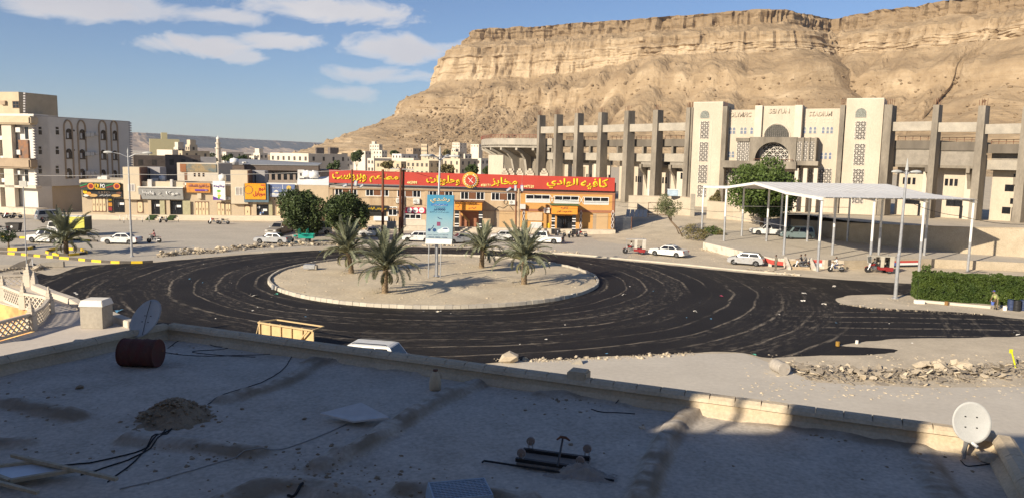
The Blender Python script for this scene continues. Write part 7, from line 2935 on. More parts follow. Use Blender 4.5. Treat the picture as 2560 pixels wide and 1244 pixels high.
 mb.build('body', [mm('s', shirt), mm('t', trousers), skin_m, black_paint], t, smooth=True)
 mbh = MB()
 mbh.lathe([(.088, .015), (.092, .05), (.07, .11), (0, .137)], 12, c=hc + V((-.012, 0, 0)))
 mbh.v = [(hc.x + (x - hc.x) * 1.12, y, z) for x, y, z in mbh.v]
 if cap:
  mbh.hexa([hc + V(q) for q in ((.07, -.07, .05), (.19, -.05, .045), (.19, .05, .045), (.07, .07, .05))], [hc + V(q) for q in ((.07, -.07, .06), (.19, -.05, .055), (.19, .05, .055), (.07, .07, .06))])
 mbh.build('cap' if cap else 'hair', mm('h', cap or hair), t, smooth=False)
 if vest:
  mv = MB()
  p, c = V(J['pel']), V(J['che'])
  n = V(J['nec'])
  mv.tube([p + (c - p) * .1, c.lerp(p, .4), c, c.lerp(n, .55)], [.165, .17, .185, .13], 12, cap=False)
  mv.build('vest', mm('v', vest), t, smooth=True)
 return t

# ================================================================== VEHICLES
def wheel(t, x, y, r, w=.2, rim=chrome, name='wheel'):
 s = 1 if y > 0 else -1
 mb = MB()
 mb.lathe([(r * .62, -w / 2), (r * .93, -w / 2), (r, -w / 2 + .04), (r, w / 2 - .04), (r * .93, w / 2), (r * .62, w / 2)], 18, axis='y', c=(x, y, r))
 wo = mb.build(name, rubber, t, smooth=False)
 mb = MB()
 yy = y + s * (w / 2 - .03)
 mb.lathe([(0, 0), (r * .2, 0), (r * .24, .012), (r * .62, .012), (r * .66, -.02)] if s < 0 else [(0, 0), (r * .2, 0), (r * .24, -.012), (r * .62, -.012), (r * .66, .02)], 14, axis='y', c=(x, yy, r))
 for k in range(5):
  a = k * 1.2566
  mb.beam((x + r * .18 * math.cos(a), yy + s * .012, r + r * .18 * math.sin(a)), (x + r * .6 * math.cos(a), yy + s * .012, r + r * .6 * math.sin(a)), .03, .05, upv=(0, 1, 0))
 mb.build('rim', rim, wo)
 return wo

light_w = mat('headlamp', (.55, .55, .53), .2, spec=.6)
light_r = mat('tail_lamp', (.25, .02, .015), .3)
KIND = {  # windscreen foot, roof front, roof rear, rear foot (fractions of L from the front), bonnet z, belt z, deck z, roof z, panes
 'sedan': (.27, .42, .68, .84, .86, .92, .98, 1.42, 2), 'hatch': (.20, .38, .84, .95, .92, 1.0, 1.02, 1.50, 2), 'wagon': (.25, .38, .90, .97, .86, .92, .94, 1.45, 3), 'suv': (.27, .38, .90, .98, 1.02, 1.10, 1.12, 1.78, 3),
 'van': (.13, .28, .93, .985, 1.0, 1.06, 1.06, 1.85, 3), 'pickup': (.26, .37, .50, .54, .98, 1.05, .98, 1.68, 1), 'pickup4': (.25, .34, .60, .64, .98, 1.06, .98, 1.72, 2)}

def car(label, kind, paint, base, rz, L, cat='car', name='parked_car', group='vehicles round the square', trim=None, rails=False):
 f0, f1, f2, f3, hz, bz, dz, rz_, np_ = KIND[kind]
 W = {'sedan': 1.68, 'hatch': 1.66, 'wagon': 1.68, 'suv': 1.86, 'van': 1.8, 'pickup': 1.72, 'pickup4': 1.76}[kind]
 t = thing(name, label, cat, base, rz, group)
 X = lambda f: L * (.5 - f)
 rw = .31 if kind in ('sedan', 'hatch', 'wagon') else .36
 xf, xr = X(.19), X(.80)
 ra = rw + .055
 up_ = kind.startswith('pickup')

 def outline(ins):
  h = L / 2 - ins
  o = [(h - .06, .30), (h, .42), (h, .62), (h - .06, hz - .16 - ins), (h - .22, hz - .05 - ins), (X(f0) , bz - ins * .4 - .02)]
  if up_:
   o += [(X(f3), bz - ins * .4 - .02), (X(f3) - .02, dz - ins * .5), (-h + .02, dz - ins * .5)]
  else:
   o += [(X(f3), dz - ins * .4), (-h + .10, dz - .05 - ins)]
  o += [(-h, dz - .25), (-h, .45), (-h + .08, .30)]
  arcp = lambda x: [(x + ra * math.cos(a), max(.26, rw + ra * math.sin(a))) for a in [math.pi * (1 - k / 9) for k in range(10)]]
  o += [(xr - ra - .01, .26)] + arcp(xr) + [(xr + ra + .01, .26), (xf - ra - .01, .26)] + arcp(xf) + [(xf + ra + .01, .26)]
  return o
 a_, b_ = outline(.05), outline(0)
 n = len(a_)
 mb = MB()
 st = [(-W / 2, a_), (-W / 2 + .09, b_), (W / 2 - .09, b_), (W / 2, a_)]
 for y, o in st:
  mb.v += [(x, y, z) for x, z in o]
 for k in range(3):
  for i in range(n):
   j = (i + 1) % n
   mb.f.append((k * n + i, k * n + j, (k + 1) * n + j, (k + 1) * n + i))
   mb.m.append(0)
 mb.f += [tuple(range(n)), tuple(range(4 * n - 1, 3 * n - 1, -1))]
 mb.m += [0, 0]
 me = mb.mesh('body', paint)
 bm = bmesh.new()
 bm.from_mesh(me)
 bmesh.ops.triangulate(bm, faces=[f for f in bm.faces if len(f.verts) > 4])
 bm.to_mesh(me)
 bm.free()
 body = link_mesh('body', me, t)
 y0, y1 = W / 2 - .07, W / 2 - .24
 zb = bz - .06
 xb0, xb1, xt0, xt1 = X(f0), X(f3), X(f1), X(f2)
 zt = rz_ - .05
 mb = MB()
 q0 = [(xb0, -y0, zb), (xb0, y0, zb), (xb1, y0, zb), (xb1, -y0, zb)]
 q1 = [(xt0, -y1, zt), (xt0, y1, zt), (xt1, y1, zt), (xt1, -y1, zt)]
 q2 = [(xt0 - .16, -y1 + .12, rz_), (xt0 - .16, y1 - .12, rz_), (xt1 + .14, y1 - .12, rz_), (xt1 + .14, -y1 + .12, rz_)]
 mb.hexa(q0, q1)
 n0 = len(mb.v)
 mb.v += q2
 b = 4
 for k in range(4):
  j = (k + 1) % 4
  mb.f.append((4 + k, 4 + j, n0 + j, n0 + k))
  mb.m.append(0)
 mb.f.append((n0, n0 + 1, n0 + 2, n0 + 3))
 mb.m.append(0)
 mb.build('cabin', paint, t)
 B0, B1, T0, T1 = V((xb0, y0, zb)), V((xb1, y0, zb)), V((xt0, y1, zt)), V((xt1, y1, zt))

 def S(u, v, s, off):
  p = B0.lerp(B1, u).lerp(T0.lerp(T1, u), v)
  nrm = V((0, (zt - zb), (y0 - y1))).normalized()
  p = p + nrm * off
  return V((p.x, p.y * s, p.z))
 vlo = (bz + .03 - zb) / (zt - zb)
 for s in (-1, 1):
  for k in range(np_):
   u0, u1 = .07 + .88 * k / np_ + .012, .07 + .88 * (k + 1) / np_ - .012
   MB().hexa([S(u0, vlo, s, .006), S(u1, vlo, s, .006), S(u1, .88, s, .006), S(u0, .88, s, .006)], [S(u0, vlo, s, -.02), S(u1, vlo, s, -.02), S(u1, .88, s, -.02), S(u0, .88, s, -.02)]).build('window', dark_glass, t)
 for nm, A, B, sg in (('windscreen', (xb0, zb), (xt0, zt), 1), ('rear_window', (xb1, zb), (xt1, zt), -1)):
  g = lambda v, y, off: V((A[0] + (B[0] - A[0]) * v + off * sg, y, A[1] + (B[1] - A[1]) * v))
  wl0, wl1 = y0 - .08, y1 - .07
  yy = lambda v: y0 + (y1 - y0) * v - .08
  v0, v1 = (vlo, .92) if nm == 'windscreen' else (vlo + .05, .88)
  MB().hexa([g(v0, -yy(v0), .008), g(v0, yy(v0), .008), g(v1, yy(v1), .008), g(v1, -yy(v1), .008)], [g(v0, -yy(v0), -.03), g(v0, yy(v0), -.03), g(v1, yy(v1), -.03), g(v1, -yy(v1), -.03)]).build(nm, dark_glass, t)
 nd = max(1, min(2, np_))
 xd0, xd1 = X(f0) - .02, (X(f3) + .06 if up_ else max(X(.78), X(f3)))
 for s in (-1, 1):
  for k in range(nd):
   p, q = xd0 + (xd1 - xd0) * k / nd - .012, xd0 + (xd1 - xd0) * (k + 1) / nd + .012
   ya, yb = (W / 2 - .02, W / 2 + .006) if s > 0 else (-W / 2 - .006, -W / 2 + .02)
   zlo = .34 if not (q < xr + ra) else .34 + .3
   d_ = MB().box(q, p, ya, yb, zlo, bz - .10).build('door', paint, t)
   MB().box(q + .06, q + .22, ya + (.0 if s > 0 else -.02), yb + (.02 if s > 0 else 0), bz - .2, bz - .165).build('handle', trim or black_paint, d_)
  MB().box(X(f0) - .30, X(f0) - .16, s * (W / 2 + .10) - .09, s * (W / 2 + .10) + .09, bz + .0, bz + .13).build('mirror', trim or black_paint, t)
  MB().box(L / 2 - .14, L / 2 - .015, s * W * .36 - .16, s * W * .36 + .14, hz - .30, hz - .15).build('headlight', light_w, t, bevel=.02)
  MB().box(-L / 2 - .008, -L / 2 + .14, s * (W / 2 - .12) - .115, s * (W / 2 - .12) + .115, dz - .30, dz - .12).build('taillight', light_r, t)
 MB().box(L / 2 - .06, L / 2 + .05, -W / 2 + .08, W / 2 - .08, .32, .50).build('bumper', trim or paint, t, bevel=.03)
 MB().box(-L / 2 - .05, -L / 2 + .06, -W / 2 + .08, W / 2 - .08, .34, .52).build('bumper', trim or paint, t, bevel=.03)
 MB().box(L / 2 - .01, L / 2 + .012, -.36, .36, hz - .31, hz - .20).build('grille', black_paint, t)
 for x in (xf, xr):
  for s in (-1, 1):
   wheel(t, x, s * (W / 2 - .11), rw)
 MB().box(xr - ra * .8, xf + ra * .8, -W / 2 + .25, W / 2 - .25, .2, .5).build('underbody', black_paint, t)
 if up_:
  for s in (-1, 1):
   MB().box(-L / 2 + .03, X(f3) - .04, s * (W / 2 - .07) - .05, s * (W / 2 - .07) + .05, dz - .03, dz + .05).build('bed_rail', trim or paint, t)
  MB().box(-L / 2 + .06, X(f3) - .08, -W / 2 + .14, W / 2 - .14, dz - .028, dz - .022).build('bed_floor', dark_in, t)
  MB().box(-L / 2 - .012, -L / 2 + .05, -W / 2 + .1, W / 2 - .1, dz - .42, dz + .04).build('tailgate', trim or paint, t)
 if rails:
  for s in (-1, 1):
   MB().tube([(xt0 - .2, s * (y1 - .12), rz_ + .0), (xt0 - .3, s * (y1 - .12), rz_ + .06), (xt1 + .3, s * (y1 - .12), rz_ + .06), (xt1 + .2, s * (y1 - .12), rz_)], .022, 6).build('roof_rail', black_paint, t)
 return t

def carpx(label, kind, paint, fp, rp, z=0.0, **kw):
 a, b = P(*fp, z), P(*rp, z)
 d = a - b
 L = d.length
 d.normalize()
 nrm = V((-d.y, d.x, 0))
 if nrm.y < 0:
  nrm = -nrm
 c = (a + b) / 2 + nrm * .85
 return car(label, kind, paint, c, math.atan2(d.y, d.x), L, **kw)

cw = mat('car_white', (.62, .61, .58), .35, c2=(.47, .43, .36), scale=2.2, spec=.5, thr=(.5, .8))
cs = mat('car_silver', (.38, .38, .38), .36, c2=(.30, .275, .235), scale=2.2, metal=.4, spec=.5, thr=(.5, .8))
cg = mat('car_beige_grey', (.26, .23, .19), .5, var=.1)
ct = mat('car_teal_grey', (.20, .26, .26), .35, metal=.3, var=.05)
cd = mat('car_dark', (.055, .06, .065), .35, var=.1)
carpx('silver people carrier parked below the steps at the far left', 'van', cs, (170, 551), (92, 554), name='people_carrier', cat='van')
carpx('white off-roader driving left beside the solitary palm', 'suv', cw, (64, 606), (151, 610), name='off_roader', trim=cs)
carpx('white saloon passing the left street lamp', 'sedan', cw, (251, 610), (341, 612), name='saloon_car')
carpx('silver saloon behind the rubble bank, left of the green cargo trike', 'sedan', cs, (633, 608), (717, 611), name='saloon_car')
carpx('dusty beige pickup in the shade of the left round tree', 'pickup4', cg, (690, 590), (742, 577), name='pickup_truck', cat='pickup', trim=steel)
carpx('silver grey van half hidden in the shade between the round trees', 'van', cs, (766, 587), (830, 586), name='van', cat='van')
carpx('white saloon mostly hidden behind the left rear palm', 'sedan', cw, (898, 593), (958, 592), name='saloon_car')
carpx('white estate car left of the billboard legs', 'wagon', cw, (1004, 604), (1080, 606), name='estate_car', trim=black_paint)
carpx('silver saloon just right of the billboard', 'sedan', cs, (1118, 610), (1198, 608), name='saloon_car')
carpx('white hatchback nose showing between the two right palms', 'hatch', cw, (1226, 603), (1290, 604), name='hatchback_car')
carpx('white double cab pickup behind the front right palm', 'pickup4', cw, (1306, 606), (1404, 611), name='pickup_truck', cat='pickup', trim=mat('dark_bumper', (.05, .05, .05), .6))
carpx('white saloon driving left behind the red tuk tuk', 'sedan', cw, (1620, 637), (1708, 646), name='saloon_car', rails=True)
carpx('silver hatchback driving left near the painted wall', 'hatch', cs, (1817, 660), (1907, 667), name='hatchback_car')
carpx('white single cab pickup parked under the canopy', 'pickup', cw, (1877, 587), (1975, 590), ZP, name='pickup_truck', cat='pickup', trim=black_paint)
carpx('grey green minivan parked under the canopy', 'van', ct, (1962, 598), (2038, 599), ZP, name='minivan', cat='van')
carpx('dark car hidden behind the grey green minivan', 'hatch', cd, (1956, 594), (2012, 593), ZP + .0, name='hatchback_car')
b = P(960, 862, 1.72)
car('white estate with roof rails whose roof shows above the parapet', 'suv', cw, V((b.x, b.y + .2, 0)), rad(-12), 4.6, name='off_roader', rails=True, trim=black_paint)

a, b = P(116, 589), P(212, 591)
t = thing('box_truck', 'white cab truck with a yellow green cargo box behind the solitary palm', 'truck', (a + b) / 2 + V((0, 1.0, 0)), math.atan2((a - b).y, (a - b).x), 'vehicles round the square')
L = (a - b).length
lime = mat('lime_box', (.48, .44, .05), .6, c2=(.55, .52, .12), scale=1.2)
MB().box(-L / 2, L * .22, -.95, .95, .75, 2.65).build('cargo_box', [lime], t, bevel=.03)
MB().box(-L / 2 - .02, L * .22 + .02, -.98, .98, 2.655, 2.72).build('box_roof', white_paint, t)
MB().box(-L / 2 - .012, -L / 2 - .002, -.9, .9, .85, 2.6).build('rear_door', mat('dark_green_board'), t)
MB().prism([(L * .24, .45), (L / 2, .45), (L / 2, 1.1), (L * .44, 1.95), (L * .36, 2.05), (L * .24, 2.05)], -.88, .88).build('cab', cw, t, bevel=.04)
for s in (-1, 1):
 MB().prism([(L * .27, 1.25), (L * .45, 1.25), (L * .425, 1.85), (L * .27, 1.85)], s * .885 - .006, s * .885 + .006).build('window', dark_glass, t)
 MB().box(L / 2 - .02, L / 2 + .02, s * .6 - .15, s * .6 + .15, .7, .9).build('headlight', light_w, t)
MB().hexa([(L / 2 - .01, -.75, 1.2), (L / 2 + .01, -.75, 1.2), (L / 2 + .01, .75, 1.2), (L / 2 - .01, .75, 1.2)], [(L * .44 + .02, -.7, 1.88), (L * .44 + .04, -.7, 1.88), (L * .44 + .04, .7, 1.88), (L * .44 + .02, .7, 1.88)]).build('windscreen', dark_glass, t)
MB().box(-L / 2 + .1, L * .4, -.5, .5, .5, .74).build('chassis', black_paint, t)
for x in (L * .36, -L * .28):
 for s in (-1, 1):
  wheel(t, x, s * .78, .38, .24)

def moto_parts(t, paint, three=False):
 """Motorcycle about 1.95 m long, forward +x."""
 for x in ((.66,) if three else (.66, -.62)):
  mb = MB()
  mb.lathe([(.24, -.045), (.29, -.045), (.305, 0), (.29, .045), (.24, .045)], 18, axis='y', c=(x, 0, .305))
  w = mb.build('wheel', rubber, t)
  mb = MB()
  mb.lathe([(.225, -.02), (.245, -.02), (.245, .02), (.225, .02)], 18, axis='y', c=(x, 0, .305))
  mb.lathe([(.05, -.05), (.05, .05)], 8, axis='y', c=(x, 0, .305))
  for k in range(8):
   a = k * .785
   mb.beam((x, 0, .305), (x + .235 * math.cos(a), 0, .305 + .235 * math.sin(a)), .012)
  mb.build('rim', chrome, w)
  MB().prism([(x + .34 * math.cos(a), .305 + .34 * math.sin(a)) for a in [.5 + k * .25 for k in range(9)]] + [(x + .325 * math.cos(a), .305 + .325 * math.sin(a)) for a in [2.5 - k * .25 for k in range(9)]], -.06, .06).build('mudguard', paint, t)
 for s in (-1, 1):
  MB().tube([(.66, s * .07, .305), (.46, s * .07, .82), (.42, s * .06, .95)], .022, 6).build('fork', chrome, t)
 MB().tube([(.42, 0, .90), (.40, .2, 1.0), (.30, .36, 1.02)], .015, 6).build('handlebar', black_paint, t)
 MB().tube([(.42, 0, .90), (.40, -.2, 1.0), (.30, -.36, 1.02)], .015, 6).build('handlebar', black_paint, t)
 MB().lathe([(.02, -.06), (.09, -.02), (.10, .04), (0, .05)], 12, axis='x', c=(.50, 0, .85)).build('headlight', light_w, t)
 MB().tube([(.40, 0, .80), (.25, 0, .50), (-.15, 0, .42), (-.62, 0, .305)], .03, 6).build('frame', black_paint, t)
 MB().lathe([(.05, -.24), (.12, -.16), (.15, .02), (.12, .18), (.06, .24)], 12, axis='x', c=(.17, 0, .80)).build('fuel_tank', paint, t, smooth=True)
 MB().box(-.16, .2, -.13, .13, .34, .62).build('engine', mat('engine_grey', (.16, .16, .16), .5, metal=.4), t, bevel=.04)
 MB().prism([(-.62, .80), (.0, .74), (.06, .80), (-.10, .83), (-.60, .89), (-.70, .90)], -.13, .13).build('seat', black_paint, t)
 if not three:
  MB().tube([(.1, .16, .4), (-.3, .17, .34), (-.75, .18, .42)], [.025, .04, .045], 8).build('exhaust', chrome, t)
  MB().box(-.80, -.74, -.07, .07, .72, .80).build('taillight', light_r, t)
  for s in (-1, 1):
   MB().tube([(-.62, s * .12, .305), (-.45, s * .12, .72)], .025, 6).build('shock', steel, t)
  MB().tube([(-.55, .12, .88), (-.85, .1, .92), (-.85, -.1, .92), (-.55, -.12, .88)], .012, 5).build('rear_rack', steel, t)

def moto(label, px, py, rz, paint, z=0.0, lean=.14, group='motorcycles'):
 t = thing('motorcycle', label, 'motorcycle', P(px, py, z), rz, group)
 t.rotation_euler = (lean, 0, rz)
 moto_parts(t, paint)
 return t

mr, mk = red_paint, black_paint
mtan = mat('moto_tan', (.45, .40, .30), .5)
moto('motorcycle ridden left by the man in a pink shirt', 386, 607, rad(184), mk, lean=0)
b = P(386, 607)
person('man in a pink shirt riding a motorcycle left of the rubble', b + V((.10, 0, .05)), rad(184), 'ride', (.50, .20, .19), (.05, .05, .06))
moto('motorcycle carrying two riders in front of the painted steps', 2002, 672, rad(176), mtan, lean=0)
b = P(2002, 672)
person('man in black steering the two man motorcycle', b + V((.08, 0, .05)), rad(176), 'ride', (.03, .03, .035), (.10, .10, .11))
person('passenger in dark clothes sitting behind the rider in black', b + V((.50, .02, .04)), rad(176), 'pillion', (.16, .15, .14), (.05, .05, .06))
moto('pale motorcycle of the rider in a white shirt', 2090, 679, rad(178), mtan, lean=0)
b = P(2090, 679)
person('rider in a white shirt and blue trousers under the canopy edge', b + V((.10, 0, .05)), rad(178), 'ride', (.62, .60, .57), (.04, .05, .13))
moto('motorcycle parked between the two green carpeted stairs', 409, 556, rad(250), mk)
moto('left of the pair of motorcycles parked before the oval doors', 535, 560, rad(195), mr)
moto('right of the pair of motorcycles parked before the oval doors', 560, 561, rad(188), mk)
moto('left of three motorcycles parked under the right orange porch', 1402, 592, rad(205), mk)
moto('middle of three motorcycles parked under the right orange porch', 1428, 594, rad(240), mk)
moto('right of three motorcycles parked under the right orange porch', 1455, 593, rad(195), mr)
moto('motorcycle standing in front of the silver people carrier', 118, 557, rad(60), mk)
for i, px in enumerate((6, 22, 40)):
 moto(('first', 'second', 'third')[i] + ' of the three motorcycles on the steps at the left edge', px, 546, rad(200 + i * 9), (mk, mr, mk)[i], .15)
moto('dark motorcycle left of the rubbish skip, cut by the left edge', 4, 581, rad(185), mk)

def tuktuk(label, px, py, rz, cabin, group='red tuk tuks'):
 t = thing('tuk_tuk', label, 'tuk tuk', P(px, py), rz, group)
 t.scale = (1.15, 1.15, 1.15)
 moto_parts(t, red_paint, True)
 MB().box(-1.55, -.25, -.58, .58, .34, .62).build('tub', red_paint, t, bevel=.04)
 for s in (-1, 1):
  wheel(t, -1.15, s * .52, .25, .12)
  MB().prism([(-1.15 + .33 * math.cos(a), .27 + .33 * math.sin(a)) for a in [k * .314 for k in range(11)]], s * .60 - .05, s * .60 + .05).build('mudguard', red_paint, t)
  MB().box(-1.55, -1.15, s * .57 - .015, s * .57 + .015, .63, 1.62).build('side_curtain', cabin, t)
  MB().box(-.62, -.30, s * .57 - .015, s * .57 + .015, .63, 1.62).build('side_curtain', cabin, t)
 MB().box(-1.56, -1.53, -.55, .55, .63, 1.62).build('rear_curtain', cabin, t)
 MB().box(-1.45, -.95, -.5, .5, .63, .80).build('bench', black_paint, t)
 MB().box(-1.42, -1.3, -.5, .5, .8, 1.2).build('bench_back', black_paint, t)
 MB().hexa([(-1.62, -.62, 1.621), (.62, -.55, 1.621), (.62, .55, 1.621), (-1.62, .62, 1.621)], [(-1.55, -.55, 1.70), (.5, -.45, 1.66), (.5, .45, 1.66), (-1.55, .55, 1.70)]).build('roof', cabin, t)
 for s in (-1, 1):
  MB().tube([(.52, s * .42, .9), (.55, s * .5, 1.62)], .02, 5).build('post', steel, t)
 MB().hexa([(.50, -.42, .95), (.52, -.42, .95), (.52, .42, .95), (.50, .42, .95)], [(.55, -.46, 1.5), (.57, -.46, 1.5), (.57, .46, 1.5), (.55, .46, 1.5)]).build('windscreen', mat('thin_glass', (.08, .09, .09), .15), t)
 MB().tube([(-1.2, -.3, 1.70), (-1.2, -.3, 1.78), (-1.2, .3, 1.78), (-1.2, .3, 1.70)], .02, 5).build('roof_rack', steel, t)
 return t

tk = tuktuk('red three wheeled tuk tuk with pale curtains leading the white saloon', 1578, 634, rad(172), mat('pale_canvas', (.46, .42, .36), .8))
person('tuk tuk driver in white beside the dirt road', P(1578, 634) + V((.12, .1, -.02)), rad(172), 'ride', (.58, .55, .5), (.2, .19, .17))
tuktuk('red three wheeled tuk tuk by the flag mural on the right', 2186, 681, rad(176), mat('tan_canvas', (.42, .38, .30), .8))
person('tuk tuk driver in grey in front of the flag mural', P(2186, 681) + V((.12, .1, -.02)), rad(176), 'ride', (.13, .13, .13), (.06, .06, .07))

t = thing('cargo_trike', 'turquoise green motor cargo trike parked under the left round tree', 'cargo trike', P(742, 604), rad(186))
teal = mat('turquoise_paint', (.015, .30, .22), .5, var=.08)
mb = MB()
moto_parts(t, teal, True)
MB().box(-2.3, -.35, -.72, .72, .52, .56).build('bed_floor', teal, t)
for a_, b_ in (((-2.3, -.72), (-.35, -.72)), ((-2.3, .72), (-.35, .72)), ((-.35, -.72), (-.35, .72)), ((-2.3, -.72), (-2.3, .72))):
 MB().beam((a_[0], a_[1], .82), (b_[0], b_[1], .82), .05, .52).build('side_board', teal, t)
for x, s in ((-.33, -1), (-.33, 1), (-1.4, -1), (-1.4, 1)):
 MB().tube([(x, s * .68, .6), (x, s * .68, 1.75)], .03, 5).build('post', teal, t)
MB().tube([(-.33, -.68, 1.75), (-.33, .68, 1.75)], .03, 5).build('crossbar', teal, t)
for s in (-1, 1):
 wheel(t, -1.5, s * .55, .30, .16)
MB().box(-2.2, -1.2, -.6, .6, .57, .72).build('load', rust, t, bevel=.05)

person('man in a long grey brown shirt standing by the roadside, head bowed', P(1939, 675), rad(200), 'stand', (.16, .14, .105), (.15, .13, .10))
wk = P(2490, 773)
person('road worker with blue cap and yellow green vest bending beside the hedge', wk, rad(188), 'bend', (.25, .23, .12), (.17, .13, .08), cap=(.05, .07, .28), vest=(.36, .40, .13), h=1.04)
# ================================================================== TOWN
def ground_at(px, py, d):
 p = PD(px, py, d)
 h = hill_bvh.ray_cast(V((p.x, p.y, 400)), V((0, 0, -1)))[0]
 return max(gz(p.x, p.y), h.z if h else 0.0)

def house(label, x0, x1, yt, d, q, alpha, m, rows=2, wl=3, wr=2, cat='house', name='house', group='houses of the town', box=0, dark=None, wsz=1.0, arch=False):
 """Flat roofed house: its near corner at fraction q between its left and right outline, lit left face, shaded right face."""
 px = x0 + q * (x1 - x0)
 n = PD(px, yt, d)
 zg = ground_at(px, yt, d)
 wpx = (x1 - x0) * d / F
 La = max(1.0, wpx * q / math.cos(alpha))
 Lb = min(26.0, max(1.5, wpx * (1 - q) / math.sin(alpha))) if q < .995 else 8.0
 t = thing(name, label, cat, (n.x, n.y, zg), 0, group)
 H = max(2.2, n.z - zg)
 e, g = V((-math.cos(alpha), math.sin(alpha), 0)), V((math.sin(alpha), math.cos(alpha), 0))
 c = [V((0, 0, 0)), g * Lb, g * Lb + e * La, e * La]
 MB().hexa([p - V((0, 0, 3)) for p in c], [p + V((0, 0, H - .5)) for p in c]).build('wall', m, t)
 k = lambda f: [V((0, 0, 0)) + (e * La + g * Lb) / 2 + (p - (e * La + g * Lb) / 2) * f for p in c]
 mb = MB()
 for i in range(4):
  j = (i + 1) % 4
  a, b = k(1.0)[i], k(1.0)[j]
  a2, b2 = k(.96)[i], k(.96)[j]
  z = V((0, 0, H - .499))
  mb.hexa([a + z, b + z, b2 + z, a2 + z], [p + V((0, 0, H)) for p in (a, b, b2, a2)])
 mb.build('roof_parapet', m, t)
 if box:
  p = e * La * .6 + g * Lb * .4
  MB().hexa([p + V((0, 0, H - .6)), p + g * 2.6 + V((0, 0, H - .6)), p + g * 2.6 + e * 3 + V((0, 0, H - .6)), p + e * 3 + V((0, 0, H - .6))], [p + V((0, 0, H + box)), p + g * 2.6 + V((0, 0, H + box)), p + g * 2.6 + e * 3 + V((0, 0, H + box)), p + e * 3 + V((0, 0, H + box))]).build('stair_head', m, t)
 wm = dark or mat('far_window', (.07, .06, .05), .6, var=.3)
 for dv, L, nw, out in ((e, La, wl, V((-math.sin(alpha), -math.cos(alpha), 0))), (g, Lb, wr, V((math.cos(alpha), -math.sin(alpha), 0)))):
  for r in range(rows):
   z = H - 1.9 - r * 3.0
   if z < .4:
    break
   for i in range(nw):
    w_ = min(.55 * wsz, L / nw * .3)
    p = dv * (L * (i + .5) / nw) + out * .03
    a, b = p - dv * w_, p + dv * w_
    top = [a + V((0, 0, z + .9)), a - out * .06 + V((0, 0, z + .9)), b - out * .06 + V((0, 0, z + .9)), b + V((0, 0, z + .9))]
    MB().hexa([a + V((0, 0, z - .4)), a - out * .06 + V((0, 0, z - .4)), b - out * .06 + V((0, 0, z - .4)), b + V((0, 0, z - .4))], top).build('window', wm, t)
 return t

